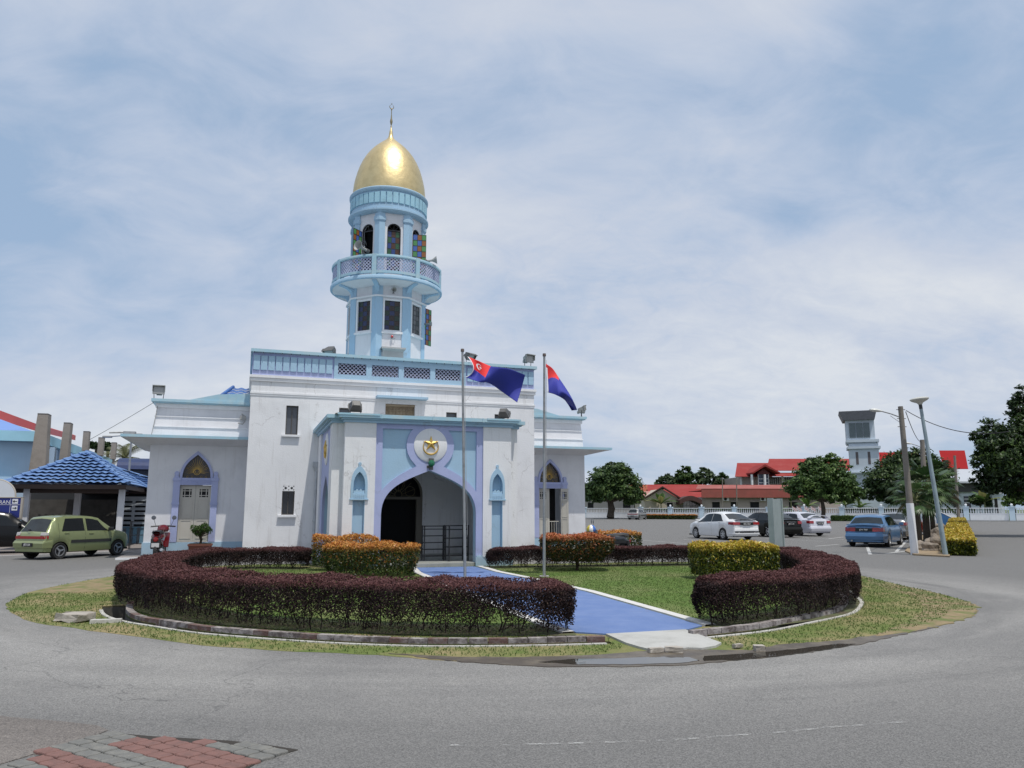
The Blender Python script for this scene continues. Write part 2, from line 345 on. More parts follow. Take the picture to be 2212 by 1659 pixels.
def groundmix(name,g1,g2,dirt,lo,hi,sc=1.1):
    m=bpy.data.materials.new(name);m.use_nodes=True;t=m.node_tree;p=t.nodes['Principled BSDF'];L=t.links
    tc_=t.nodes.new('ShaderNodeTexCoord');s=tc_.outputs['Object']
    def ns(sc,det,ro): 
        n=t.nodes.new('ShaderNodeTexNoise');n.inputs['Scale'].default_value=sc;n.inputs['Detail'].default_value=det;n.inputs['Roughness'].default_value=ro;L.new(s,n.inputs[0]);return n.outputs['Fac']
    def mx(f,a,b,lo,hi):
        r=t.nodes.new('ShaderNodeMapRange');r.inputs[1].default_value=lo;r.inputs[2].default_value=hi;L.new(f,r.inputs[0])
        n=t.nodes.new('ShaderNodeMix');n.data_type='RGBA';L.new(r.outputs[0],n.inputs[0])
        for i,v in ((6,a),(7,b)):
            if isinstance(v,tuple): n.inputs[i].default_value=(*v,1)
            else: L.new(v,n.inputs[i])
        return n.outputs[2]
    a=mx(ns(6,8,.7),g1,g2,.35,.65)
    fin=mx(ns(sc,7,.66),a,dirt,lo,hi)
    fin=mx(ns(70,3,.6),fin,tuple(c*.62 for c in g1),.52,.8)
    L.new(fin,p.inputs['Base Color']);p.inputs['Roughness'].default_value=.95;p.inputs['Specular IOR Level'].default_value=.1
    n=t.nodes.new('ShaderNodeTexNoise');n.inputs['Scale'].default_value=60;n.inputs['Detail'].default_value=5;L.new(s,n.inputs[0])
    b=t.nodes.new('ShaderNodeBump');b.inputs['Strength'].default_value=.4;b.inputs['Distance'].default_value=.02;L.new(n.outputs['Fac'],b.inputs['Height']);L.new(b.outputs[0],p.inputs['Normal'])
    return m
lawn_m=groundmix('lawn_turf',(.085,.15,.035),(.125,.18,.05),(.21,.22,.10),.44,.66,.45)
verge_m=groundmix('verge_turf',(.115,.16,.045),(.155,.185,.065),(.29,.235,.13),.43,.62,.8)
dirt_m=mat('bare_soil',(.30,.225,.14),.95,vs=5,col2=(.22,.17,.11),bump=.5,bs=40)
mud_m=mat('wet_mud',(.085,.07,.055),.5,vs=3,col2=(.16,.135,.10),bump=.35,bs=30)
far_m=mat('far_field',(.10,.14,.06),.95,vs=.2,col2=(.14,.16,.09))
# island outline
isl=smoothpath([(x,y,0) for x,y in [(-9.62,16.8),(-9.4,15.3),(-8.75,13.75),(-8.3,13.0),(-7.78,12.34),(-6.98,11.46),(-5.98,10.8),(-4.57,9.98),(-3.4,9.36),(-2.2,9.03),(-1.3,8.78),(-.7,8.53),(-.16,8.4),(.7,8.5),(1.5,8.65),(2.2,8.62),(2.9,8.85),(4.2,9.67),(4.9,10.2),(5.7,10.8),(6.94,12.0),(7.65,13.0),(8.0,14),(8.2,15.2),(8.3,17),(8.5,19),(8.7,21),(8.3,22.7),(7,23.9),(4,23.9),(1,23.2),(-.7,23.0),(-1.5,22.3),(-4.4,22.3),(-6,23),(-7.8,22.8),(-9.1,21.4),(-9.6,19.5),(-9.65,18)]],4)
isl=[(p.x+RNG.normal()*.012,p.y+RNG.normal()*.02) for p in isl]
ga=M();ga.plate([(-400,-30),(400,-30),(400,700),(-400,700)],[isl],-.012,0,plane='xy')
# keep only the top sheet (z=0) and a thin skirt
ga.build('road',asp,kind='structure')
b_=M();b_.box(-1500,1500,-40,2500,-1.2,-1.15);b_.build('ground',far_m,kind='structure')
# trenches (open drain) as holes in the turf
kerbL=smoothpath([(x,y,0) for x,y in [(-6.45,13.35),(-5.95,12.3),(-5.45,11.6),(-4.85,11.15),(-4.06,10.6),(-3.3,10.25),(-2.45,9.93),(-1.6,9.7),(-.8,9.6),(.3,9.66),(1.18,9.8)]],5)
kerbR=smoothpath([(x,y,0) for x,y in [(2.28,10.16),(3.26,10.72),(4.05,11.42),(5.0,12.32),(5.6,13.3),(5.95,14.1),(6.1,14.9),(6.15,15.6)]],5)
def off(path,d):
    o=[]
    for i,p in enumerate(path):
        t=(path[min(i+1,len(path)-1)]-path[max(i-1,0)]).normalized();nn=Vector((t.y,-t.x,0));dd=d(i/(len(path)-1)) if callable(d) else d;o.append(p+nn*dd)
    return o
wL=lambda t:.17+.22*max(0,1-t*5); wR=lambda t:.17+.28*max(0,(t-.75)*4)
trL_in=off(kerbL,.05);trL_out=off(kerbL,lambda t:.05+wL(t))
trR_in=off(kerbR,.05);trR_out=off(kerbR,lambda t:.05+wR(t))
holes=[[(p.x,p.y) for p in trL_in+trL_out[::-1]],[(p.x,p.y) for p in trR_in+trR_out[::-1]]]
gi=M();gi.plate(isl,holes,-.02,.004,plane='xy');gi.build('verge_grass',verge_m,kind='structure')
tr=M()
for a,b in ((trL_in,trL_out),(trR_in,trR_out)):
    n=len(a);vs=[];
    for p,q in zip(a,b): vs+=[(p.x,p.y,.0),(p.x,p.y,-.32),(q.x,q.y,-.32),(q.x,q.y,.0)]
    fs=[]
    for i in range(n-1):
        for k in range(3): fs.append((i*4+k,i*4+k+1,i*4+4+k+1,i*4+4+k))
    fs+=[(0,1,2,3),((n-1)*4,(n-1)*4+1,(n-1)*4+2,(n-1)*4+3)];tr.add(vs,fs)
tr.build('drain_channel',mat('drain_concrete',(.10,.095,.085),.9,var=.5,vs=5,bump=.3),kind='structure')
# concrete rim of the drain, outer side
rim_m=mat('whitewashed_concrete',(.50,.49,.46),.85,vs=7,col2=(.33,.31,.28),c2lo=.45,c2hi=.75,bump=.3)
def strip(path,w0,w1,z0,z1,name,m,gap=None,seg=None,jit=0.,**kw):
    s=M();n=len(path);a=off(path,w0);b=off(path,w1)
    for i in range(n-1):
        p,q,r_,t=a[i],a[i+1],b[i+1],b[i]
        if gap:
            p=p+(q-p)*gap;t=t+(r_-t)*gap
        dz=random.uniform(-jit,jit) if jit else 0
        s.add([(p.x,p.y,z0),(q.x,q.y,z0),(r_.x,r_.y,z0),(t.x,t.y,z0),(p.x,p.y,z1+dz),(q.x,q.y,z1+dz),(r_.x,r_.y,z1+dz),(t.x,t.y,z1+dz)],[(0,3,2,1),(4,5,6,7),(0,1,5,4),(1,2,6,5),(2,3,7,6),(3,0,4,7)],mi=(random.random()<.3)*1)
    return s.build(name,m,**kw)
def evenly(path,d):
    o=[path[0].copy()];acc=0
    for i in range(len(path)-1):
        a,b=path[i],path[i+1];L=(b-a).length;t=d-acc
        while t<L: o.append(a.lerp(b,t/L));t+=d
        acc=L-(t-d)
    return o
rimL=off(kerbL,lambda t:.05+wL(t));rimR=off(kerbR,lambda t:.05+wR(t))
strip(evenly(rimL,.1)[6:],0,.055,-.04,.018,'drain_rim',rim_m,kind='structure');strip(evenly(rimR,.1),0,.06,-.04,.018,'drain_rim',rim_m,kind='structure')
brick_w=mat('worn_whitewashed_brick',(.36,.33,.32),.9,vs=7,col2=(.11,.09,.085),c2lo=.40,c2hi=.60,bump=.4,streak=.6)
brick_r=mat('worn_red_brick',(.13,.075,.065),.9,vs=9,col2=(.24,.21,.20),c2lo=.45,c2hi=.7,bump=.4)
strip(evenly(kerbL,.24),-.05,.05,-.32,.062,'kerb',[brick_w,brick_r],gap=.04,jit=.004,kind='structure')
strip(evenly(kerbR,.24),-.05,.05,-.32,.07,'kerb',[brick_w,brick_w],gap=.04,jit=.004,kind='structure')
# lawn inside (slightly above verge)
hcL=[(.80,10.55),(-.2,10.5),(-1,10.55),(-2.2,10.8),(-3.3,11.15),(-4.4,11.7),(-5.2,12.35),(-5.95,13.2),(-6.7,14.35),(-7.15,15.6),(-7.65,17.1),(-8.1,18.7),(-8.25,20.0),(-7.95,21.0),(-7.3,21.5),(-6.4,21.5),(-5.55,21.25)]
hcR=[(2.66,11.05),(3.5,11.5),(4.4,12.15),(5.2,13.05),(5.85,14.4),(6.4,16.1),(6.85,17.9),(7.2,19.7),(7.2,21.2),(6.75,22.2),(5.9,22.7),(4.6,22.65),(3,22.35),(1,21.95),(-.68,21.62)]
lawn=M();lp=smoothpath([(x,y,0) for x,y in hcL],3)[::-1]+smoothpath([(x,y,0) for x,y in hcR],3)
LW=[(p.x,p.y) for p in smoothpath([(x,y,0) for x,y in hcL],3)]+[(p.x,p.y) for p in smoothpath([(x,y,0) for x,y in hcR],3)[::-1]]
lawn.plate(LW,[],-.01,.010,plane='xy');lawn.build('lawn',lawn_m,kind='structure')
soil=M()
for hc in (hcL,hcR):
    P=smoothpath([(x,y,0) for x,y in hc],6);a=off(P,.52);b=off(P,-.42);n=len(P)
    soil.add([(p.x,p.y,.013) for p in a]+[(p.x,p.y,.013) for p in b],[(i,i+1,n+i+1,n+i) for i in range(n-1)])
soil.build('hedge_bed',mat('hedge_bed_soil',(.09,.075,.045),.95,vs=4,col2=(.10,.13,.05),c2lo=.4,c2hi=.65,bump=.6),kind='structure')
# blue path with white borders
fl=[(-2.72,21.4),(-2.45,19.75)];
pth=M();Lb=[(-2.55,21.45),(-2.2,19.7),(-.55,14.55),(.55,11.1),(.98,10.0)];Rb=[(-1.02,21.95),(-.45,20.0),(.25,18.35),(1.42,15.3),(2.62,10.9),(2.42,10.3)]
# build by 2 rails
rail=lambda P,t:(lambda k:Vector(P[int(k)]).lerp(Vector(P[min(int(k)+1,len(P)-1)]),k-int(k)))(t*(len(P)-1))
def railY(P,y):
    for a,b in zip(P[:-1],P[1:]):
        if (a[1]-y)*(b[1]-y)<=0: return a[0]+(b[0]-a[0])*(y-a[1])/(b[1]-a[1] if abs(b[1]-a[1])>1e-6 else 1)
    return P[0][0] if abs(y-P[0][1])<abs(y-P[-1][1]) else P[-1][0]
pth.prism([(1.22,10.2),(2.36,10.60)]+[(2.62,10.92),(1.42,15.3),(.25,18.35),(-.45,20.0),(-1.05,21.95),(-2.62,21.5),(-2.25,19.7),(-.6,14.55),(.52,11.1),(.83,10.35)],.0,.022)
pth.build('path',mat('blue_path_paint',(.105,.175,.38),.7,crack=.35,vs=2.2,col2=(.15,.22,.42),c2lo=.4,c2hi=.72,bump=.2,bs=30,streak=.0),kind='structure')
wb=M()
def band(P,w,z0,z1,mm):
    n=len(P);a=[Vector((x,y,0)) for x,y in P];bb=off(a,w)
    mm.add([(p.x,p.y,z) for z in (z0,z1) for p in a]+[(p.x,p.y,z) for z in (z0,z1) for p in bb],
      sum([[(i,i+1,n+i+1,n+i),(n+i,n+i+1,3*n+i+1,3*n+i),(2*n+i,3*n+i,3*n+i+1,2*n+i+1)] for i in range(n-1)],[])+[(0,n,3*n,2*n),(n-1,3*n-1+0,4*n-1,2*n-1)][:1])
band([(-.985,21.95),(-.42,20.0),(.28,18.35),(1.46,15.3),(2.66,10.92)],-.17,.0,.034,wb)
band([(-2.64,21.5),(-2.27,19.7),(-.62,14.55),(.50,11.1),(.81,10.33)],.17,.0,.034,wb)
wb.build('path_border',mat('white_border_paint',(.60,.59,.57),.8,vs=5,col2=(.44,.43,.41),c2lo=.5,c2hi=.8,bump=.2),kind='structure')
sl_=M();ed=[(1.2,10.16),(2.3,10.52),(2.5,9.5),(2.38,9.3),(2.18,9.14),(2.02,9.17),(1.85,9.06),(1.7,9.13),(1.55,9.10),(1.47,9.24),(1.36,9.5)]
sl_.prism(ed,-.03,.030);sl_.build('concrete_ramp',mat('ramp_concrete',(.44,.44,.42),.9,vs=3,col2=(.35,.35,.33),bump=.35,bs=35),kind='structure')
for k,(x,y,sx,sy,rz) in enumerate([(1.62,8.98,.17,.07,.3),(1.83,9.0,.2,.09,-.2),(2.62,9.25,.12,.06,.5),(2.82,9.08,.11,.09,.1),(-6.3,11.42,.46,.30,-.35)]):
    bmx=bmesh.new();bmesh.ops.create_cube(bmx,size=1);bmesh.ops.subdivide_edges(bmx,edges=bmx.edges,cuts=2)
    for v in bmx.verts: v.co=Vector((v.co.x*sx,v.co.y*sy,v.co.z*min(sx,sy)*(.7 if k<4 else .34)))+Vector([random.uniform(-.06,.06)*min(sx,sy) for _ in range(3)])
    me=bpy.data.meshes.new('concrete_chunk');bmx.to_mesh(me);bmx.free();me.materials.append(mat('broken_concrete',(.38,.35,.31),.9,vs=6,col2=(.26,.23,.19),bump=.4))
    o=bpy.data.objects.new('concrete_chunk' if k<4 else 'concrete_block',me);COL.objects.link(o);o.location=(x,y,.035 if k<4 else .07);o.rotation_euler=(0,0,rz)
    setp(o,['small broken concrete chip under the front lip of the ramp, left of the larger one','flat broken concrete piece under the front lip of the ramp','small stone chip at the right edge of the concrete ramp','rounded pale stone in the mud right of the concrete ramp','weathered grey concrete block lying on the grass left of the hedge'][k],'stone' if k<4 else 'concrete block')
cs=M();cs.T=Matrix.Translation((-5.78,11.28,0))@Matrix.Rotation(.3,4,'Z');cs.box(-.2,.2,-.05,.05,-.01,.055)
setp(cs.build('kerb_piece',rim_m),'short pale kerb piece lying flush in grass beside drain mouth','kerb piece')
# mud + puddle
def jag(P,st=.12,am=.03):
    o=[]
    for (x0,y0),(x1,y1) in zip(P,P[1:]+P[:1]):
        n=max(1,int(math.hypot(x1-x0,y1-y0)/st))
        for k in range(n): o.append((x0+(x1-x0)*k/n+RNG.normal()*am,y0+(y1-y0)*k/n+RNG.normal()*am*.7))
    return o
md=M();md.prism(jag([(-1.4,8.95),(-.6,8.72),(.2,8.72),(.95,8.85),(1.4,9.02),(1.7,9.15),(2.2,9.18),(2.7,9.12),(3.2,9.5),(3.9,9.75),(4.7,10.2),(5.6,10.95),(6.5,11.9),(7.0,12.6),(7.3,12.9),(7.5,12.75),(6.9,11.95),(5.7,10.78),(4.9,10.15),(4.2,9.55),(3.3,9.0),(2.7,8.65),(2.2,8.47),(1.8,8.3),(1.1,8.2),(.3,8.22),(-.2,8.36),(-.8,8.56)],.1,.022),.0,.0085)
md.build('mud',mud_m,kind='structure')
pd=M();pd.prism(jag([(.28,8.42),(.6,8.56),(1.1,8.62),(1.55,8.70),(1.93,8.68),(2.0,8.5),(1.75,8.36),(1.2,8.3),(.7,8.3)],.08,.012),.003,.0125);
pd.prism(jag([(2.05,8.5),(2.1,8.75),(2.7,8.92),(3.3,9.2),(3.9,9.52),(4.1,9.52),(3.75,9.25),(2.9,8.75),(2.4,8.55)],.08,.012),.003,.0125)
pd.build('puddle',mat('puddle_water',(.05,.045,.038),.03,spec=.8),kind='structure')
# bare soil patches at the ends of the island (raised slightly)
sp_=M();sp_.prism(jag([(-9.5,16.2),(-9.2,15.1),(-8.5,15.2),(-7.9,15.9),(-7.95,16.8),(-8.4,18.2),(-8.9,19.2),(-9.45,19.0),(-9.5,17.6)],.15,.05),.0,.0075)
sp_.prism([(7.95,14.4),(7.6,13.1),(7.1,12.5),(6.7,12.6),(7.1,13.6),(7.5,14.9),(7.8,17),(8.2,18.2),(8.25,16.2)],.0,.0075)
sp_.prism(jag([(8.0,13.9),(7.72,13.1),(7.0,12.0),(6.0,11.05),(5.1,10.35),(4.6,10.1),(5.6,11.3),(6.3,12.2),(6.9,13.2),(7.3,14.2),(7.7,14.8)],.1,.03),.0,.0095)
sp_.build('bare_earth',groundmix('bare_earth_mix',(.30,.235,.14),(.23,.18,.11),(.13,.165,.06),.46,.60,2.2),kind='structure')
# pavers bottom left + reddish asphalt
pvd1=Vector((.849,-.528,0));pvd2=Vector((-.528,-.849,0));po=Vector((-2.86,5.80,0))
pm=[M(),M()]
def inpoly(x,y,P):
    c=False;j=len(P)-1
    for i in range(len(P)):
        if (P[i][1]>y)!=(P[j][1]>y) and x<(P[j][0]-P[i][0])*(y-P[i][1])/(P[j][1]-P[i][1])+P[i][0]: c=not c
        j=i
    return c
PVP=[(-2.97,5.84),(-2.56,5.74),(-2.0,5.64),(-1.7,5.54),(-1.47,5.44),(-1.62,5.2),(-1.75,4.6),(-3.34,4.6),(-3.18,5.12),(-3.09,5.45)]
pav=M()
for i in range(-4,24):
    for j in range(-4,18):
        c=po+pvd1*(i*.145)+pvd2*(j*.113)
        if not inpoly(c.x,c.y,PVP): continue
        red=((j in(3,4,5) and i<4)or(j in (0,1) and 2<=i<=9)or(j==2 and i>=5)or (j in(6,7)) or (j==5)) 
        red=1 if (j+ (i//6)*-1)%6 in (4,5) or (j in(0,1) and i>=2) else 0
        pts=[];n=5
        for k in range(n): pts.append((-.5+k/n,-.5+.05*math.sin(2*PI*k/n)))
        for k in range(n): pts.append((.5+.05*math.sin(2*PI*k/n),-.5+k/n))
        for k in range(n): pts.append((.5-k/n,.5+.05*math.sin(2*PI*(1-k/n))))
        for k in range(n): pts.append((-.5+.05*math.sin(2*PI*(1-k/n)),.5-k/n))
        z1=.016+random.uniform(-.003,.003)
        for sc,dz in ((.95,0),):
            P=[c+pvd1*(a*.145*.945)+pvd2*(b*.113*.93) for a,b in pts];m_=len(P)
            Q=[c+pvd1*(a*.145*.90)+pvd2*(b*.113*.87) for a,b in pts]
            pav.add([(p.x,p.y,-.002) for p in P]+[(p.x,p.y,z1-.006) for p in P]+[(p.x,p.y,z1) for p in Q],
              [(k,(k+1)%m_,m_+(k+1)%m_,m_+k) for k in range(m_)]+[(m_+k,m_+(k+1)%m_,2*m_+(k+1)%m_,2*m_+k) for k in range(m_)]+[tuple(range(2*m_,3*m_))],mi=red)
pav.build('paver_strip',[mat('grey_paver',(.150,.150,.142),.9,vs=12,col2=(.21,.205,.185),bump=.4,bs=80),mat('red_paver',(.20,.105,.09),.9,vs=12,col2=(.15,.085,.075),bump=.4,bs=80)],kind='structure')
pb=M();pb.prism([(x+(.03 if y>5.3 else 0),y+.03) for x,y in PVP],.0,.005);pb.build('paver_bed',mat('paver_joint_dirt',(.035,.03,.025),.95),kind='structure')
ra=M();ra.prism([(-4.8,6.6),(-3.9,6.28),(-3.43,6.16),(-3.1,6.05),(-2.96,5.93),(-2.97,5.84),(-3.14,5.42),(-3.3,5.05),(-4.6,4.4),(-9,4.4),(-9,6.9)],.0,.006);ra.build('pavement',asp_r,kind='structure')
# worn white edge line on the road (curved) and parking markings
def worn(name,lo=.45,hi=.6):
    m=bpy.data.materials.new(name);m.use_nodes=True;t=m.node_tree;p=t.nodes['Principled BSDF'];L=t.links
    tc_=t.nodes.new('ShaderNodeTexCoord');n=t.nodes.new('ShaderNodeTexNoise');n.inputs['Scale'].default_value=9;n.inputs['Detail'].default_value=8;n.inputs['Roughness'].default_value=.75;L.new(tc_.outputs['Object'],n.inputs[0])
    r=t.nodes.new('ShaderNodeMapRange');r.inputs[1].default_value=lo;r.inputs[2].default_value=hi;L.new(n.outputs['Fac'],r.inputs[0]);L.new(r.outputs[0],p.inputs['Alpha'])
    p.inputs['Base Color'].default_value=(.46,.46,.45,1);p.inputs['Roughness'].default_value=.9;return m
wl=worn('worn_line_paint',.47,.68)
ZL=lambda x,y:G((1400+x*.64)/1.273,(1900+y*.64)/1.273)
lp=smoothpath([ZL(*p) for p in [(-300,235),(0,233),(200,228),(500,220),(700,212),(900,198),(1100,184),(1290,168),(1340,160),(1500,150),(1700,134)]],4)
s=M();a=off(lp,.018);b=off(lp,-.018);n=len(lp);s.add([(p.x,p.y,.004) for p in a]+[(p.x,p.y,.004) for p in b],[(i,i+1,n+i+1,n+i) for i in range(n-1)])
s.build('road_edge_line',wl,kind='structure')
s=M()
mdr=(-MN);
for k in range(12):
    o=Vector((8.2,36.6,0))+ME*(k*2.6-2.6)
    q=[o,o+ME*.1,o+ME*.1+mdr*4.6,o+mdr*4.6];s.add([(p.x,p.y,.004) for p in q],[(0,1,2,3)])
for x0,y0,x1,y1 in [(1931,1205,1952,1185),(1947,1195,1990,1150)]:
    pass
s.build('parking_line',worn('worn_parking_paint',.3,.55),kind='structure')
s=M();
for (a,b) in (((1936,1192),(1966,1160)),((1915,1196),(1962,1190)),((1762,1180),(1812,1176)),((1790,1164),(1822,1160)),((1870,1172),(1880,1198))):
    p=G(*a);q=G(*b);d=(q-p).normalized();nn=Vector((d.y,-d.x,0))*.06;s.add([(*(p+nn)[:2],.0045),(*(q+nn)[:2],.0045),(*(q-nn)[:2],.0045),(*(p-nn)[:2],.0045)],[(0,1,2,3)])
s.build('bay_line',worn('worn_bay_paint',.25,.5),kind='structure')
# grass blades (verge + lawn)
def grass(name,poly_fn,bounds,n,h,m,label):
    x0,x1,y0,y1=bounds;P=[]
    while sum(len(p) for p in P)<n:
        q=RNG.random((n,2))*[x1-x0,y1-y0]+[x0,y0];P.append(q[poly_fn(q)])
    q=np.concatenate(P)[:n];hh=h*(.5+RNG.random(n));az=RNG.random(n)*2*PI;w=.006+.004*RNG.random(n);ln=RNG.normal(size=(n,2))*.012
    V=np.zeros((n,3,3));V[:,0,0]=q[:,0]-np.cos(az)*w;V[:,0,1]=q[:,1]-np.sin(az)*w;V[:,1,0]=q[:,0]+np.cos(az)*w;V[:,1,1]=q[:,1]+np.sin(az)*w
    V[:,2,0]=q[:,0]+ln[:,0];V[:,2,1]=q[:,1]+ln[:,1];V[:,2,2]=hh;V[:,:,2]+=.008
    return npmesh(name,V.reshape(-1,3),3,m,attrs={'rnd':RNG.random(n)},label=label,cat='grass',kind='stuff')
def pip(q,P):
    P=np.array(P);x,y=q[:,0],q[:,1];c=np.zeros(len(q),bool);j=len(P)-1
    for i in range(len(P)):
        cond=(P[i,1]>y)!=(P[j,1]>y);dy=P[j,1]-P[i,1];dy=dy if abs(dy)>1e-9 else 1e-9
        c^=cond&(x<(P[j,0]-P[i,0])*(y-P[i,1])/dy+P[i,0]);j=i
    return c
glm=leafmat('grass_blades',[(0,(.075,.13,.03)),(.7,(.105,.16,.04)),(1,(.16,.19,.07))],.7,.3)
mudP=[(-1.4,8.95),(-.6,8.75),(.2,8.76),(.95,8.85),(1.3,9.3),(1.2,10.2),(2.4,10.6),(2.55,9.4),(2.7,9.12),(3.2,9.5),(3.9,9.75),(4.7,10.2),(5.6,10.95),(6.5,11.9),(7.0,12.6),(8,12.6),(8,7),(-1.5,7)]
Kp=[(p.x,p.y) for p in trL_out]+[(p.x,p.y) for p in trR_out]+[(9,16.5),(9,26),(-10,26),(-10,16)]
KpI=[(p.x,p.y) for p in kerbL[::-1]][::-1]
fa_=M();fa_.plate([(-1500,150),(1500,150),(1500,2400),(-1500,2400)],[],.004,.006,plane='xy');fa_.build('far_field',far_m,kind='structure')
# ================================================================ MOSQUE
MO=G(1025,1223.5)+ME*(-1.32);MO.z=0
def Bp(px,py,y):
    """pixel -> (x,z) on the mosque's local plane y (metres behind the portico front)"""
    d=Vector(ray(px,py));o=Vector((0,0,H));t=((-y)-(o-MO).dot(MN))/d.dot(MN);P=o+d*t
    return (P-MO).dot(ME),P.z
def loc(x,y,z=0): return MO+ME*x-MN*y+Vector((0,0,z))
mq=thing('mosque','pale blue and white mosque with golden onion dome on its octagonal minaret','mosque',MO,A)
def arch(hw,zs,za,n=14,c1=.6,c2=.55,k=.24):
    """right spring -> apex -> left spring"""
    r=bez((hw,zs),(hw,zs+(za-zs)*c1),(hw*c2,za-(za-zs)*k),(0,za),n);return r+[(-x,z) for x,z in r[-2::-1]]
def rarch(hw,zs,n=12): return circ(0,zs,hw,n,0,PI,True)
AR=arch(1.365,1.45,2.69)
# --- portico
pw=M()
for s in (-1,1):
    c=1.99*s
    nh=[(c+x,z) for x,z in arch(.19,2.18,2.70,8,.6,.7,.25)]+[(c-.19,1.93),(c+.19,1.93)]
    sh=[(c-.165,.32),(c+.165,.32),(c+.165,1.84),(c-.165,1.84)]
    pw.plate([(1.56*s,0),(2.42*s,0),(2.42*s,3.98),(1.56*s,3.98)],[nh,sh],0,.2)
    pw.box(min(1.56*s,2.42*s),max(1.56*s,2.42*s),.201,.32,0,3.98)
    pw.box(min(2.40*s,2.72*s),max(2.40*s,2.72*s),.32,1.0,0,3.98)
    pw.box(min(2.42*s,2.72*s),max(2.42*s,2.72*s),3.85,4.7,0,3.98)
pw.build('portico_wall',wh,mq,split=True)
def spand(s):
    P=bez((1.37,2.10),(1.08,2.48),(.74,2.63),(.40,2.80),8)+[(.69*math.cos(a),3.39+.69*math.sin(a)) for a in [R(-56+97*i/10) for i in range(1,11)]]+[(1.37,3.84)]
    return [(s*x,z) for x,z in P]
pl=M();out_=[(-1.56,0),(-1.365,0)]+AR[::-1]+[(1.365,0),(1.56,0),(1.56,3.98),(-1.56,3.98)]
pl.plate(out_,[spand(1),spand(-1)],.045,.10)
for s in (-1,1):
    AS=[(2.42+x,z) for x,z in arch(.92,1.45,2.60)]
    o2=[(1.0,0),(1.5,0)]+AS[::-1]+[(3.34,0),(3.85,0),(3.85,3.98),(1.0,3.98)]
    pl.plate(o2,[],2.66*s,2.58*s,plane='yz')
pl.build('portico_arch_frame',lv,mq,split=True)
pb_=M();pb_.plate([(-1.56,0),(-1.365,0)]+AR[::-1]+[(1.365,0),(1.56,0),(1.56,3.97),(-1.56,3.97)],[],.102,.34)
for s in (-1,1): pb_.plate(o2,[],2.578*s,2.42*s,plane='yz')
pb_.box(-1.56,-1.38,.0,.34,0,.30);pb_.box(1.38,1.56,-.02,.34,0,.30);pb_.box(1.34,2.46,-.05,-.002,0,.26);pb_.box(-2.46,-1.34,-.05,-.002,0,.26)
pb_.build('portico_panel',lb,mq,split=.001)
for s in (-1,1):
    c=1.99*s;n_=M()
    oo=[(c+x,z) for x,z in arch(.225,2.2,2.80,8,.6,.7,.25)]+[(c-.225,1.87),(c+.225,1.87)]
    ii=[(c+x,z) for x,z in arch(.16,2.18,2.62,8,.6,.7,.25)]+[(c-.16,2.03),(c+.16,2.03)]
    n_.plate(oo,[ii],-.035,.15);n_.plate([(c+a,b) for a,b in ((-.2,1.9),(.2,1.9),(.2,2.75),(-.2,2.75))],[],.15,.19)
    n_.plate(circ(c,2.835,.045,12),[],-.03,.0);n_.box(c-.255,c+.255,-.05,.0,1.85,1.885)
    n_.plate([(c-.15,2.03),(c+.15,2.03),(c+.15,2.12),(c+.1,2.09),(c+.05,2.15),(c,2.09),(c-.05,2.15),(c-.1,2.09),(c-.15,2.12)],[],-.015,.10)
    for k in range(6): n_.box(c-.14+k*.052,c-.12+k*.052,-.05,-.035,1.90,1.985)
    n_.build('niche',lb,mq)
    sf=M();sf.plate([(c-.164,.321),(c+.164,.321),(c+.164,1.839),(c-.164,1.839)],[[(c-.15,.335),(c+.15,.335),(c+.15,1.83),(c-.15,1.83)]],.002,.10);sf.box(c-.16,c+.16,.10,.19,.33,1.835);sf.build('niche_shaft',lb,mq)
def medallion(T):
    md_=M();md_.T=T;md_.lathe([(0,-.03),(.46,-.03),(.485,-.015),(.485,.03)],40,axis='y',c3=(0,0,3.40));o=md_.build('medallion',whc,mq,smooth=True)
    st=M();st.T=T;P=[]
    for i in range(10):
        a=PI/2+PI*i/5;r=.225 if i%2==0 else .083;P.append((r*math.cos(a),3.445+r*math.sin(a)))
    vs=[(0,-.11,3.445)]+[(x,-.055,z) for x,z in P]+[(x,-.0,z) for x,z in P];fs=[(0,1+i,1+(i+1)%10) for i in range(10)]+[(1+i,11+i,11+(i+1)%10,1+(i+1)%10) for i in range(10)]
    st.add(vs,fs);st.build('star',gpaint,o)
    cr=M();cr.T=T;n=30;vs=[];fs=[]
    for i in range(n+1):
        a=R(128)+R(284)*i/n;w=.005+.062*math.sin(PI*i/n)**.8
        c,s_=math.cos(a),math.sin(a)
        for rr,yy in ((.24,-.02),(.24-w*.5,-.075),(.24-w,-.02)): vs.append((rr*c,yy,3.345+rr*s_))
    for i in range(n):
        for k in range(2): fs.append((i*3+k,i*3+k+1,i*3+4+k,i*3+3+k))
    cr.add(vs,fs);cr.build('crescent',gpaint,o,smooth=True)
medallion(Matrix.Translation((0,.045,0)))
medallion(Matrix.Translation((-2.66,2.42,0))@Matrix.Rotation(-PI/2,4,'Z'))
def ringpoly(d): return [(-2.42-d,-d),(2.42+d,-d),(2.42+d,.32-d),(2.72+d,.32-d),(2.72+d,4.7),(-2.72-d,4.7),(-2.72-d,.32-d),(-2.42-d,.32-d)]
cn=M();cn.prism(ringpoly(.05),3.98,4.055);cn.prism(ringpoly(.11),4.055,4.10);cn.build('portico_cornice',lb,mq)
gt=M();gt.prism(ringpoly(.19),4.10,4.20)
for x in (-1.45,.02,1.5): gt.box(x-.02,x+.02,-.205,-.19,4.09,4.21)
gt.box(-2.66,-1.5,-.21,-.16,4.165,4.215);gt.box(1.62,2.66,-.21,-.16,4.165,4.215)
g_=gt.build('portico_gutter',lb2,mq)
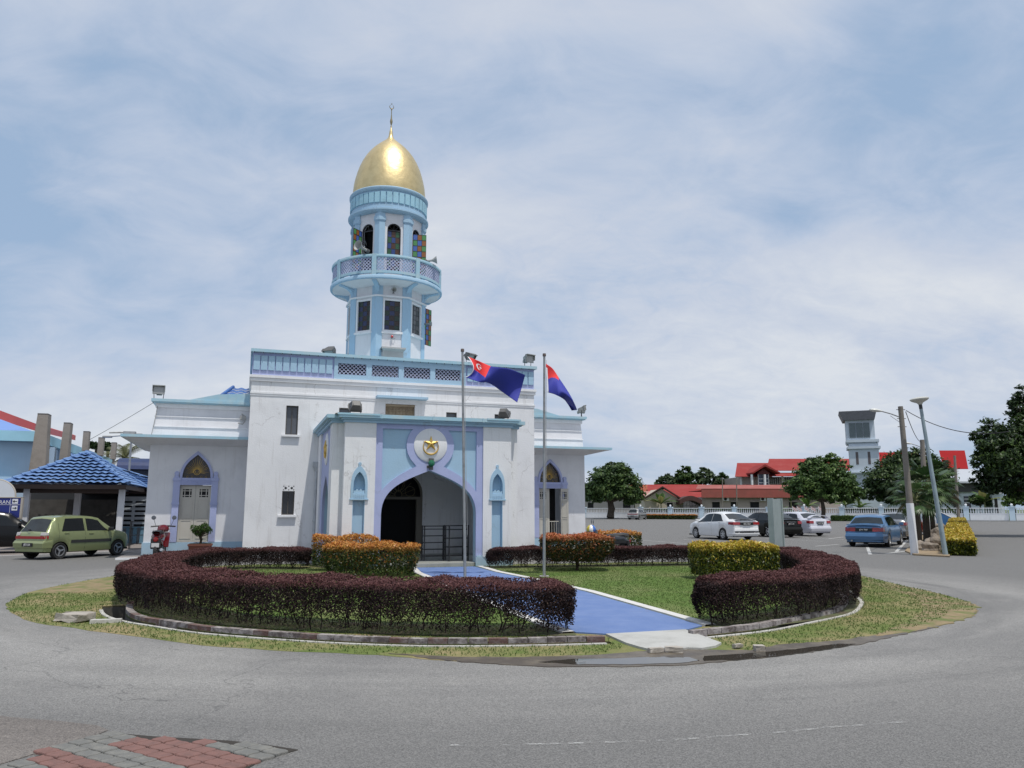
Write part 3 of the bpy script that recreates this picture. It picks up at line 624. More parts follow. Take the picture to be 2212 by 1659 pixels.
pf=M();pf.box(-2.35,2.35,.35,4.69,3.25,3.35);pf.build('portico_ceiling',whc,mq)
rf=M();rf.box(-2.7,2.7,-.1,4.69,4.203,4.215);rf.build('portico_roof',conc,mq)
fl_=M();fl_.prism([(-1.36,-.1),(1.0,-.1),(1.25,-.06),(1.36,.05),(1.36,.3),(2.40,.34),(2.40,4.7),(-2.40,4.7),(-2.40,.34),(-1.36,.3)],0,.11)
for k in range(16): fl_.box(-1.35+k*.16,-1.345+k*.16,-.104,-.1,.0,.105)
fl_.build('portico_floor',mat('porch_tile',(.34,.35,.33),.5,vs=3,var=.2),mq)
# --- main block
wins=[(-3.80,-3.41,4.02,4.98),(-3.80,-3.41,1.42,2.38),(3.41,3.80,4.02,4.98),(3.41,3.80,1.42,2.38),(-2.09,-1.73,4.30,4.98),(1.62,2.01,4.30,4.98)]
DR=arch(.83,2.05,2.98,10)
mw=M();mw.plate([(-4.93,0),(-.83,0)]+DR[::-1]+[(.83,0),(4.93,0),(4.93,5.95),(-4.93,5.95)],[[(a,c),(b,c),(b,d),(a,d)] for a,b,c,d in wins]+[[(-.53,4.4),(.50,4.4),(.50,5.19),(-.53,5.19)]],4.7,4.95)
mw.box(-4.93,-4.68,4.951,13,0,5.95);mw.box(4.68,4.93,4.951,13,0,5.95);mw.box(-4.67,4.67,12.7,13,0,5.95);mw.box(-4.67,4.67,4.96,12.69,5.5,5.9)
mw.box(-2.36,2.36,4.66,4.699,3.99,5.74);mw2=M()
mw.v,mw.f,mw.mi=mw.v[:-8],mw.f[:-6],mw.mi[:-6]
mw.build('main_wall',wh,mq)
iv=M();iv.box(-4.66,4.66,6.2,6.3,0,5.49);iv.box(-1.1,1.1,7.5,7.6,0,3);iv.build('interior_shade_plane',mat('dim_interior',(.05,.05,.055),.9),mq)  # dark planes put an unlit interior behind the windows by colour
tm=M();tm.box(-5.0,5.0,4.61,13.05,5.86,5.945);tm.box(-4.97,4.97,4.645,13.0,5.75,5.86);tm.box(-4.955,4.955,4.665,4.699,5.33,5.39);tm.box(-4.945,4.945,4.68,4.699,5.27,5.33)
for s in (-1,1): tm.box(min(4.931*s,4.955*s),max(4.931*s,4.955*s),4.7,13,5.33,5.39)
tm.build('string_course',whc,mq)
pp=M();pp.box(-4.93,-2.30,4.70,4.9,5.946,6.7);pp.box(2.30,4.93,4.70,4.9,5.946,6.7);pp.box(-4.93,-4.75,4.9,13,5.946,6.7);pp.box(4.75,4.93,4.9,13,5.946,6.7);pp.build('parapet_band',lv,mq,split=True)
pn=M()
for s in (-1,1):
    for k in range(11): x=2.37+k*.233;x0,x1=(x,x+.2) if s>0 else (-x-.2,-x);pn.box(x0,x1,4.655,4.699,6.12,6.6)
    for k in range(34): y=4.95+k*.233;pn.box(min(4.931*s,4.965*s),max(4.931*s,4.965*s),y,y+.2,6.12,6.6)
gx=[(-2.18,-1.23),(-1.04,-.11),(.07,1.01),(1.19,2.12)]
pn.plate([(-2.31,5.947),(2.31,5.947),(2.31,6.70),(-2.31,6.70)],[[(a,6.11),(b,6.11),(b,6.50),(a,6.50)] for a,b in gx],4.655,4.80)
pn.build('parapet_panel',lb,mq,split=.05)
def scales(m,x0,x1,z0,z1,r,place,th=.024,w=.02,mi=0):
    nx=max(1,round((x1-x0)/(2*r)));rr=(x1-x0)/(2*nx);nz=max(1,round((z1-z0)/(rr*.95)));dz=(z1-z0)/nz
    for j in range(nz+1):
        for i in range(nx+1 if j%2 else nx):
            cx=x0+rr*(2*i+(0 if j%2 else 1));cz=z0+dz*(j-.35);seg=8;vs=[];ok=[]
            for k in range(seg+1):
                a=PI*k/seg
                for q in (rr,rr-w):
                    X=cx+q*math.cos(a);Z=cz+q*math.sin(a);ok.append(x0-.001<=X<=x1+.001 and z0-.001<=Z<=z1+.001);X=min(max(X,x0),x1);Z=min(max(Z,z0),z1)
                    for d in (0,th): vs.append(place(X,Z,d))
            fs=[]
            for k in range(seg):
                if not(ok[2*k] or ok[2*k+2]): continue
                o=k*4;n=o+4;fs+=[(o,n,n+2,o+2),(o+1,o+3,n+3,n+1),(o,o+1,n+1,n),(o+2,n+2,n+3,o+3)]
            m.add(vs,fs,mi)
grm=mat('pale_grille',(.42,.46,.62),.7)
for a,b in gx:
    g=M();scales(g,a,b,6.11,6.50,.068,lambda X,Z,d:(X,4.70+d,Z));g.build('parapet_grille',grm,mq)
cp=M();cp.box(-5.0,5.0,4.55,13.1,6.70,6.80)
cp.build('coping',lb2,mq)
dp=M()
for k in range(34): dp.box(-4.9+k*.29,-4.88+k*.29,4.545,4.56,6.66,6.70)
dp.build('coping_drip',dkm,mq,kind='stuff')
for a,b,c,d in wins:
    w_=M();w_.plate([(a,c),(b,c),(b,d),(a,d)],[[(a+.03,c+.03),(b-.03,c+.03),(b-.03,d-.03),(a+.03,d-.03)]],4.80,4.86)
    if c<4.25: w_.box((a+b)/2-.01,(a+b)/2+.01,4.81,4.84,c+.03,d-.03)
    wf=w_.build('window',mat('dark_window_frame',(.09,.08,.07),.6),mq)
    gl=M();gl.box(a+.03,b-.03,4.845,4.855,c+.03,d-.03);gl.build('pane',mat('dim_glass',(.02,.022,.026),.12,spec=.6) if c<2 else mat('grey_glass',(.10,.11,.13),.25,spec=.5),wf)
    if c<4.25:
        s_=M();s_.box(a-.11,b+.07,4.60,4.70,c-.075,c-.012);s_.build('sill',whc,wf)
    if c<2:
        v=M();v.plate([(a,2.18),(b,2.18),(b,2.375),(a,2.375)],[circ((a+b)/2-.095,2.278,.05,4),circ((a+b)/2+.095,2.278,.05,4)]+[[(x-.02,z-.015),(x+.02,z-.015),(x+.02,z+.015),(x-.02,z+.015)] for x in (a+.04,(a+b)/2,b-.04) for z in (2.22,2.335)],4.69,4.74);v.build('vent_block',whc,wf)
cw=M();cw.box(-.53,.50,4.86,4.9,4.4,5.19);cw.box(-.55,.55,4.76,4.85,5.11,5.18)
for k in range(9): cw.box(-.50+k*.12,-.485+k*.12,4.83,4.86,4.42,5.08)
for z in (4.75,4.98): cw.box(-.5,.48,4.825,4.86,z-.01,z+.01)
cw.build('shuttered_window',mat('old_timber_blind',(.33,.27,.19),.8,vs=6,col2=(.22,.17,.12)),mq)
hd=M();hd.box(-.88,.88,4.32,4.699,5.34,5.42);hd.build('window_hood',lb,mq)
# inner doorway
dd=M();dd.plate([(-.83,.11)]+[(-.83,2.05)]+DR[::-1][1:-1]+[(.83,2.05),(.83,.11)],[[(-.77,.11+.01),(.77,.12),(.77,1.93),(-.77,1.93)],[(x*.92,z-.03) for x,z in DR if z>2.0]],4.72,4.80);dd.box(-.77,-.68,4.73,4.82,.12,1.93);dd.box(.62,.77,4.70,4.84,.12,1.93);dd.build('doorway_frame',mat('weathered_wood',(.17,.155,.13),.7),mq)
fn=M()
for k in range(9):
    a=PI*k/8;fn.tube([(.12*math.cos(a),4.78,2.05+.12*math.sin(a)),(.62*math.cos(a),4.78,2.05+.7*math.sin(a)*.9)],.008,5)
for cx,cz,r in ((-.4,2.2,.17),(.4,2.2,.17),(0,2.45,.22),(0,2.1,.12),(-.2,2.62,.1),(.2,2.62,.1)): fn.tube([(cx+r*math.cos(t),4.78,cz+r*math.sin(t)) for t in [2*PI*i/16 for i in range(17)]],.009,5,cap=False)
fn.build('fanlight_tracery',mat('dull_bronze',(.22,.19,.12),.5,metal=.3),mq)
# downpipe with hopper
dw=M();hx=-2.70;dw.box(-2.86,-2.62,4.55,4.69,2.98,3.14);dw.add([(-2.86,4.55,2.98),(-2.62,4.55,2.98),(-2.62,4.69,2.98),(-2.86,4.69,2.98),(-2.78,4.60,2.82),(-2.70,4.60,2.82),(-2.70,4.68,2.82),(-2.78,4.68,2.82)],[(0,1,5,4),(1,2,6,5),(2,3,7,6),(3,0,4,7)])
dw.T=Matrix();dw.tube([(-2.74,4.64,2.83),(-2.74,4.64,.1)],.04,8);dw.box(-2.80,-2.68,4.58,4.69,1.2,1.24);dw.box(-2.80,-2.68,4.58,4.69,.45,.49)
dw.v=[(x-.02,y,z) for x,y,z in dw.v];dwo=dw.build('downpipe',mat('painted_zinc',(.45,.48,.52),.5,var=.2),mq)
# --- wings
whp=mat('white_wing_paint',(.70,.71,.74),.8,vs=1.4,col2=(.62,.63,.66),bump=.15,bs=24,streak=.3)
for s in (-1,1):
    T=Matrix.Scale(s,4,(1,0,0));c=6.545
    wv=M();wv.T=T
    HD=[(c+x,z) for x,z in arch(.50,2.62,3.50,10,.5,.62,.3)]
    wv.plate([(4.935,.25),(c-.5,.25),(c-.5,2.62)]+HD[::-1][1:-1]+[(c+.5,2.62),(c+.5,.25),(8.06,.25),(8.06,4.02),(4.935,4.02)],[],7.2,7.42)
    wv.box(7.85,8.06,7.421,13,.25,4.02);wv.box(4.94,8.05,7.43,13,3.9,4.02)
    wv.add([(4.935,7.2,4.02),(8.03,7.2,4.02),(8.03,13,4.02),(4.935,13,4.02),(4.935,7.28,5.08),(7.95,7.28,5.08),(7.95,13,5.08),(4.935,13,5.08)],[(0,1,5,4),(1,2,6,5),(2,3,7,6),(4,5,6,7)])
    wv.build('wing_wall',whp,mq)
    tr_=M();tr_.T=T
    for z,yy,xx in ((4.39,7.19,8.03),(4.74,7.215,8.0)): tr_.box(4.935,xx,yy,7.26,z,z+.028);tr_.box(xx-.03,xx+.012,7.26,13,z,z+.028)
    tr_.box(4.935,8.0,7.22,7.3,5.06,5.20);tr_.box(7.9,8.0,7.3,13,5.06,5.20);tr_.build('wing_ledge',whc,mq)
    cc=M();cc.T=T;cc.box(4.935,8.09,7.1,13,5.205,5.245);cc.box(4.935,8.13,7.05,13,5.245,5.34);cc.box(4.935,8.2,6.95,7.2,4.035,4.09)
    cc.add([(4.935,7.1,5.34),(6.95,7.1,5.34),(6.0,7.1,5.58),(4.935,7.1,5.66),(4.935,7.3,5.34),(6.95,7.3,5.34),(6.0,7.3,5.58),(4.935,7.3,5.66)],[(0,1,2,3),(7,6,5,4),(1,5,6,2),(2,6,7,3),(0,3,7,4),(0,4,5,1)])
    cc.build('wing_coping',lb2,mq)
    cy=M();cy.T=T;o=.88
    def q(x,y,z): return (x,y,z)
    cy.add([q(4.935,7.2-o,4.03),q(8.06+.8,7.2-o,4.03),q(8.86,13,4.03),q(4.935,13,4.03),q(4.935,7.2-o,3.95),q(8.86,7.2-o,3.95),q(8.86,13,3.95),q(4.935,13,3.95),q(4.935,7.2,3.76),q(8.06,7.2,3.76),q(8.06,13,3.76)],
      [(0,1,2,3),(0,4,5,1),(1,5,6,2),(4,8,9,5),(5,9,10,6),(0,3,7,4)])
    cy.build('wing_canopy',whp,mq)
    ce=M();ce.T=T;ce.box(4.935,8.88,7.2-o-.02,7.2-o-.001,3.945,4.035);ce.box(8.861,8.88,7.2-o,13,3.945,4.035);ce.build('canopy_edge',lb2,mq)
    pth_=M();pth_.T=T;pth_.box(4.935,c-.74,7.15,7.199,.1,.50);pth_.box(c+.74,8.08,7.15,7.199,.1,.50);pth_.box(c-.739,c+.739,7.13,7.199,.1,.50);pth_.box(8.061,8.10,7.2,13,.1,.50);pth_.build('wing_plinth',lb,mq)
    ds=M();ds.T=T
    for q_ in (-1,1):
        x0=c+q_*.5;x1=c+q_*.71;ds.box(min(x0,x1),max(x0,x1),7.12,7.25,.505,2.66);ds.box(min(x0,x1)-.02,max(x0,x1)+.02,7.10,7.199,2.56,2.66)
        ds.box(min(x0,x1)-.015,max(x0,x1)+.015,7.105,7.199,1.75,1.83);xm=c+q_*.62;ds.box(xm-.07,xm+.07,7.12,7.199,2.661,2.74);ds.lathe([(.0,-.04),(.075,-.04),(.075,.03)],14,axis='y',c3=(xm,7.17,2.81))
    ds.box(c-.5,c+.5,7.13,7.3,2.42,2.64)
    for k in range(24): ds.box(c-.49+k*.041,c-.475+k*.041,7.115,7.13,2.45,2.60)
    ho=[(c+x,z) for x,z in arch(.53,2.64,3.58,10,.5,.62,.3)];hi=[(c+x,z) for x,z in arch(.45,2.65,3.46,10,.5,.62,.3)]
    ds.plate([(c-.53,2.641)]+ho[::-1][1:-1]+[(c+.53,2.641)],[[(c-.45,2.66)]+hi[::-1][1:-1]+[(c+.45,2.66)]],7.14,7.28)
    ds.build('door_surround',lv,mq)
    fg=M();fg.T=T;fg.plate([(c-.5,2.60)]+HD[::-1][1:-1]+[(c+.5,2.60)],[],7.29,7.33)
    fo=fg.build('fanlight',mat('fanlight_glass',(.035,.028,.024),.2,spec=.5),mq)
    sn=M();sn.T=T
    for k in range(21):
        a=R(-12+204*k/20);L=.55 if 8<=k<=12 else .40 if k%2 else .33;L=min(L,.62)
        sn.tube([(c+.10*math.cos(a),7.275,2.87+.10*math.sin(a)),(c+L*math.cos(a)*.95,7.275,2.87+L*math.sin(a)*.95)],[.009,.002],5)
    sn.tube([(c+.10*math.cos(t),7.27,2.87+.10*math.sin(t)) for t in [2*PI*i/18 for i in range(19)]],.013,6,cap=False)
    sn.tube([(c+.05*math.cos(t),7.27,2.87+.05*math.sin(t)) for t in [R(130)+R(280)*i/12 for i in range(13)]],.01,6)
    for x,z in ((-.3,2.7),(.3,2.7),(-.15,2.7),(.15,2.7),(-.3,3.0),(.3,3.0)): sn.tube([(c+x+.03*math.cos(t),7.275,z+.03*math.sin(t)) for t in [2*PI*i/8 for i in range(9)]],.005,4,cap=False)
    sn.build('sun_ornament',gpaint,fo)
    def leaf(T2,nm='door_leaf'):
        lf=M();lf.T=T2;hl=[]
        for i in range(3):
            for j in range(3):
                wx=(.03,.12,.03)[i];ox=(.10,.155,.30)[i];wz=(.035,.12,.035)[j];oz=(1.52,1.58,1.725)[j]
                wx=(.05,.13,.05)[i];ox=(.085,.16,.315)[i];wz=(.045,.13,.045)[j];oz=(1.50,1.57,1.725)[j];hl.append([(ox,oz),(ox+wx,oz),(ox+wx,oz+wz),(ox,oz+wz)])
        lf.plate([(0,0),(.485,0),(.485,1.9),(0,1.9)],hl,0,.04)
        for z0,z1 in ((.1,.72),(.78,1.42)): lf.plate([(.07,z0),(.41,z0),(.41,z1),(.07,z1)],[[(.09,z0+.02),(.39,z0+.02),(.39,z1-.02),(.09,z1-.02)]],-.012,0)
        d=lf.build(nm,cream,mq);g=M();g.T=T2;g.box(.07,.38,.042,.05,1.48,1.79);g.build('pane',dk,d);return d
    base=Matrix.Translation((s*c,7.27,.51))
    if s<0:
        leaf(base@Matrix.Translation((-.49,0,0)));leaf(base@Matrix.Translation((.49,0,0))@Matrix.Scale(-1,4,(1,0,0)))
    else:
        leaf(base@Matrix.Translation((-.49,0,0)));leaf(base@Matrix.Translation((.49,-.16,0))@Matrix.Rotation(R(-22),4,'Z')@Matrix.Translation((-.06,0,0))@Matrix.Scale(.62,4,(1,0,0)))
        rl=M()
        for k in range(5): rl.tube([(c-.0+k*.1,7.3,.52),(c+k*.1,7.3,1.12)],.012,6)
        rl.tube([(c-.02,7.3,1.12),(c+.45,7.3,1.12)],.018,6);rl.build('door_railing',cream,mq)
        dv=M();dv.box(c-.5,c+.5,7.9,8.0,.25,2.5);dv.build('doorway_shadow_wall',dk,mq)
    if s<0: # small junction box and pipe
        jb=M();jb.box(-5.25,-5.05,7.08,7.27,4.72,4.86);jb.tube([(-5.3,7.14,4.60),(-5.15,7.12,4.56),(-5.08,7.12,4.66),(-5.08,7.12,4.84),(-5.2,7.12,4.93)],.022,6);jb.tube([(-7.93,7.2,5.1),(-7.97,7.18,4.7),(-8.05,7.16,4.1)],.014,5);jb.build('conduit',conc,mq,split=.01)
# blue tiled roof of the prayer hall behind
tile=mat('blue_roof_tile',(.05,.12,.33),.45,vs=2.5,col2=(.06,.17,.47),coat=.1)
def tiles(m,p0,p1,q0,q1,rows,wave=.30,amp=.022,step=.035,res=6):
    """tiled slope: lower edge p0->p1, upper edge q0->q1"""
    p0,p1,q0,q1=[Vector(a) for a in (p0,p1,q0,q1)];nrm=((p1-p0).cross(q0-p0)).normalized()
    if nrm.z<0: nrm=-nrm
    ud=(p1-p0).normalized()
    for j in range(rows):
        t0=j/rows;t1=(j+1)/rows+.012
        a0,a1=p0.lerp(q0,t0),p1.lerp(q1,t0);b0,b1=p0.lerp(q0,min(t1,1)),p1.lerp(q1,min(t1,1));L=max((a1-a0).length,.05);n=max(2,int(L/wave*res));vs=[]
        for k in range(n+1):
            A_=a0.lerp(a1,k/n);B_=b0.lerp(b1,k/n);wa=amp*math.sin(2*PI*(A_-p0).dot(ud)/wave);wb_=amp*math.sin(2*PI*(B_-p0).dot(ud)/wave)
            vs+=[A_+nrm*(wa+step-.012),A_+nrm*(wa+step),B_+nrm*(wb_+.002)]
        fs=[]
        for k in range(n): o=k*3;fs+=[(o,o+3,o+4,o+1),(o+1,o+4,o+5,o+2)]
        m.add(vs,fs)
for s in (-1,1):
    rt=M();rt.T=Matrix.Scale(s,4,(1,0,0));tiles(rt,(5.95,7.75,5.55),(4.99,7.75,5.55),(5.55,9.0,6.12),(4.99,9.0,6.12),4)
    rt.tube([(5.97,7.72,5.6),(5.57,9.0,6.16)],.06,8);rt.build('hall_roof',tile,mq)
br=M();brm=mat('brown_roof_sheet',(.085,.05,.04),.7,var=.3,vs=4)
br.plate([(-2.35,6.9),(2.35,6.9),(1.2,7.72),(-1.2,7.72)],[],8.2,11.5);br.build('ridge_roof',brm,mq)
hb=M();hb.box(-.38,.38,6.45,6.9,6.4,7.40);hb.add([(-.45,6.32,7.48),(.45,6.32,7.48),(.38,6.45,7.40),(-.38,6.45,7.40),(-.45,6.95,7.54),(.45,6.95,7.54),(-.45,6.32,7.54),(.45,6.32,7.54)],[(0,1,2,3),(0,6,7,1),(6,4,5,7)]);hb.build('roof_hatch',mat('grey_render',(.42,.41,.40),.8,var=.15),mq)
# --- minaret
TX=Matrix.Translation((0,8.3,0));AP=1.45
def octT(k): return TX@Matrix.Rotation(k*PI/4,4,'Z')
hwf=lambda a:a*math.tan(PI/8)
sh_=M();up=M()
for k in range(8):
    sh_.T=octT(k);w=hwf(AP-.03);lo=[(-.30,8.30),(.30,8.30),(.30,9.46),(-.30,9.46)]
    sh_.plate([(-w,6.0),(w,6.0),(w,10.1),(-w,10.1)],[lo],-(AP-.03),-(AP-.18))
    up.T=octT(k);w2=hwf(1.36);uh=rarch(.265,12.31)+[(-.265,10.6),(.265,10.6)]
    up.plate([(-w2,10.26),(w2,10.26),(w2,13.0),(-w2,13.0)],[uh],-1.36,-1.2)
sh_.build('minaret_shaft',whp,mq);up.build('lantern_wall',whp,mq)
co=M();co.T=TX;co.lathe([(1.0,6.0),(1.0,10.0)],16);co.lathe([(.86,10.3),(.86,12.95)],16);co.lathe([(0,12.96),(1.3,12.96)],16);co.build('minaret_shade_core',dk,mq)  # black core paints the unlit inside of the tower behind its windows
def corner(m,k,a,e,z0,z1,hw):
    """V-shaped pilaster wrapped over octagon corner k (between face k and k+1); a apothem, e proud"""
    m.T=octT(k);c=hwf(a);co_=(c+e*math.tan(PI/8))
    P=[(c-hw,-a+.002),(c-hw,-(a+e)),(co_,-(a+e))]
    rot=Matrix.Rotation(PI/4,2);Q=[tuple(rot@Vector(p)) for p in [(-co_,-(a+e)),(-(c-hw),-(a+e)),(-(c-hw),-a+.002)]]
    m.prism(P+Q[1:]+[(tuple(rot@Vector((-c,-a+.002))))],z0,z1)
pc=M()
for k in range(8): corner(pc,k,AP-.03,.035,6.0,10.1,.21);corner(pc,k,1.36,.05,10.26,12.99,.20);corner(pc,k,1.36,.085,12.66,12.80,.225);corner(pc,k,1.36,.07,12.62,12.66,.215)
pc.build('pilaster',lb,mq,split=.01)
rm=M();rm.T=TX
def octring(m,a0,a1,z0,z1):
    rr=1/math.cos(PI/8);m.lathe([(a0*rr,z0),(a1*rr,z0),(a1*rr,z1),(a0*rr,z1)],8,a0=PI/8,a1=PI/8+2*PI)
octring(rm,1.40,AP+.06,9.58,9.64);rm.build('shaft_moulding',whc,mq)
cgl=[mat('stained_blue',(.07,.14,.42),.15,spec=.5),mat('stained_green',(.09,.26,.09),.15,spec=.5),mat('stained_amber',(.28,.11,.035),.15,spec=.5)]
def stained(T,w,h,nx,nz,seed,parent,name,dim=None):
    rs=random.Random(seed);f=M();f.T=T;f.plate([(0,0),(w,0),(w,h),(0,h)],[[(w*i/nx+.008,h*j/nz+.008),(w*(i+1)/nx-.008,h*j/nz+.008),(w*(i+1)/nx-.008,h*(j+1)/nz-.008),(w*i/nx+.008,h*(j+1)/nz-.008)] for i in range(nx) for j in range(nz)],-.012,.012)
    fo=f.build(name,dkm,parent);g=M();g.T=T
    for i in range(nx):
        for j in range(nz): g.box(w*i/nx+.006,w*(i+1)/nx-.006,-.004,.004,h*j/nz+.006,h*(j+1)/nz-.006,mi=(i*2+j*1+(j//2))%3)
    g.build('coloured_panes',cgl if not dim else dim,fo);return fo
dimgl=[mat('dim_stained_blue',(.02,.03,.09),.15,spec=.5),mat('dim_stained_green',(.015,.035,.025),.15,spec=.5),mat('dim_stained_amber',(.03,.018,.014),.15,spec=.5)]  # dim copies of the stained glass, dark interior put into the colour
for k in range(8):
    T=octT(k)
    wf=M();wf.T=T;wf.plate([(-.36,8.24),(.36,8.24),(.36,9.52),(-.36,9.52)],[[(-.295,8.305),(.295,8.305),(.295,9.455),(-.295,9.455)]],-1.445,-1.40);wf.box(-.40,.40,-1.50,-1.421,8.16,8.24);o=wf.build('shaft_window',whc,mq)
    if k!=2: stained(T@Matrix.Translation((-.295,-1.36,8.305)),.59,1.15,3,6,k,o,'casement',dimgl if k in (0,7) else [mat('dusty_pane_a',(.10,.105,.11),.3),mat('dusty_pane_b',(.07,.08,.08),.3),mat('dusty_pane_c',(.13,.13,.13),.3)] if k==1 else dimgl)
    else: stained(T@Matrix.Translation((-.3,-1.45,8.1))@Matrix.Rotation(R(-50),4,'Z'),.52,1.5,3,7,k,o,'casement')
    uf=M();uf.T=T;ou=rarch(.265,12.31)+[(-.265,10.6),(.265,10.6)];iu=rarch(.235,12.31)+[(-.235,10.63),(.235,10.63)];uf.plate(ou,[iu],-1.33,-1.28);uf.box(-.235,.235,-1.32,-1.29,12.28,12.32)
    for q_ in (-50,0,50): a=PI/2+R(q_);uf.tube([(0,-1.3,12.31),(.24*math.cos(a),-1.3,12.31+.24*math.sin(a))],.01,4)
    o=uf.build('lantern_window',dkm,mq)
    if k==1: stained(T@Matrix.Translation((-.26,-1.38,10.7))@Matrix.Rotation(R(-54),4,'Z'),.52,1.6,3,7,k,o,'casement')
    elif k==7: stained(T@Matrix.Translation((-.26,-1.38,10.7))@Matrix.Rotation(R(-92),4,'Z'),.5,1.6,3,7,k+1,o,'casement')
    else: stained(T@Matrix.Translation((-.235,-1.27,10.63)),.47,1.65,3,7,k,o,'casement',[mat('half_dim_blue',(.03,.06,.2),.15,spec=.5),mat('half_dim_green',(.03,.1,.045),.15,spec=.5),mat('half_dim_amber',(.08,.035,.02),.15,spec=.5)])  # half-dim copies, likewise darkened in colour for the unlit lantern inside
bl=M();bl.T=TX;bl.lathe([(1.3,9.98),(2.12,10.10),(2.12,10.11)],48);bl.build('balcony_soffit',whp,mq,smooth=True)
bs_=M();bs_.T=TX;bs_.lathe([(1.2,10.111),(2.19,10.111),(2.21,10.13),(2.21,10.22),(2.19,10.25),(1.2,10.25)],48);bo=bs_.build('balcony_slab',lb,mq,smooth=True)
bk=M()
for k in range(8):
    bk.T=TX@Matrix.Rotation(k*PI/4+PI/8,4,'Z');P=[(-1.46,9.66),(-1.53,9.66)]+bez((-1.53,9.66),(-1.55,9.92),(-1.72,10.02),(-2.08,10.04),8)[1:]+[(-2.10,10.105),(-1.46,10.105)]
    bk.plate(P,[],-.085,.085,plane='yz')
bk.build('balcony_bracket',lb,mq,split=.01)
rg=M();rg.T=TX
rg.lathe([(2.07,10.94),(2.17,10.94),(2.18,10.98),(2.17,11.05),(2.07,11.05),(2.07,10.94)],64);rg.lathe([(2.08,10.32),(2.16,10.32),(2.16,10.42),(2.08,10.42),(2.08,10.32)],64)
for k in range(8):
    rg.T=TX@Matrix.Rotation(k*PI/4+PI/8,4,'Z');rg.box(-.085,.085,-2.185,-2.06,10.24,11.06)
rgo=rg.build('balcony_railing',lb2,mq)
for k in range(8):
    g=M();g.T=TX;a0=k*PI/4+PI/8+.045-PI/2;a1=a0+PI/4-.09;r=2.10;L=r*(a1-a0)
    scales(g,0,L,10.42,10.94,.068,lambda X,Z,d:((r+.03-d)*math.cos(a0+X/r),(r+.03-d)*math.sin(a0+X/r),Z),th=.04,w=.024)
    g.build('railing_grille',grm,rgo)
dr=M();dr.T=TX;dr.lathe([(1.2,12.97),(1.50,12.97),(1.56,13.00),(1.61,13.06),(1.61,13.12),(1.52,13.15),(1.52,13.28),(1.50,13.29),(1.50,13.86),(1.55,13.88),(1.585,13.93),(1.585,14.0),(1.56,14.03),(1.40,14.04)],64);dro=dr.build('dome_drum',lb,mq,smooth=True)
ps=M()
for k in range(40): ps.T=TX@Matrix.Rotation(k*PI/20,4,'Z');ps.box(-.1,.1,-1.545,-1.49,13.37,13.80)
ps.build('drum_panel',mat('drum_panel_blue',(.33,.56,.68),.75,vs=3,var=.15),dro)
dmo=M();dmo.T=TX;pr=[(1.46,14.035),(1.47,14.12),(1.455,14.35),(1.43,14.6),(1.385,14.82),(1.32,15.08),(1.235,15.35),(1.12,15.62),(.98,15.87),(.82,16.09),(.65,16.28),(.48,16.44),(.32,16.58),(.2,16.68),(.13,16.77),(.095,16.85),(.08,16.95),(.065,17.08),(.045,17.16),(.02,17.27)]
dmo.lathe(pr,72);do=dmo.build('dome',gold,mq,smooth=True)
fi=M();fi.T=TX;fm=mat('finial_metal',(.30,.25,.15),.35,metal=.8)
fi.lathe([(.0,17.24),(.02,17.26),(.034,17.30),(.02,17.335),(.02,17.36),(.03,17.40),(.055,17.50),(.055,17.55),(.03,17.68),(.017,17.85),(.016,18.0),(.028,18.07),(.03,18.09),(.0,18.11)],14)
fi.tube([(.085*math.cos(t),0,18.19+.085*math.sin(t)) for t in [R(120)+R(300)*i/20 for i in range(21)]],[.006+.012*math.sin(PI*i/20) for i in range(21)],6)
fi.T=TX@Matrix.Translation((0,0,18.32));vs=[(0,-.012,0),(0,.012,0)]+[((.045 if i%2==0 else .018)*math.cos(PI/2+PI*i/5),0,(.045 if i%2==0 else .018)*math.sin(PI/2+PI*i/5)) for i in range(10)]
fi.add(vs,[(0,2+i,2+(i+1)%10) for i in range(10)]+[(1,2+(i+1)%10,2+i) for i in range(10)]);fi.build('finial',fm,do,smooth=True)
# apron in front of the building
ap=M();ap.T=Matrix.Translation(MO)@Matrix.Rotation(A,4,'Z');ap.prism([(-8.75,6.5),(-5.0,6.5),(-5.0,4.1),(-2.75,4.1),(-2.75,4.69),(-4.92,4.69),(-4.92,7.14),(-8.1,7.14),(-8.1,12),(-8.75,12)],-.01,.06)
ap.build('raised_pavement',mat('apron_concrete',(.26,.24,.23),.9,vs=2,col2=(.2,.185,.18),bump=.3),kind='structure')
ap=M();ap.T=Matrix.Translation(MO)@Matrix.Rotation(A,4,'Z');ap.box(-8.75,-5.0,6.42,6.499,-.01,.063);ap.build('pavement_kerb',whc,kind='structure')
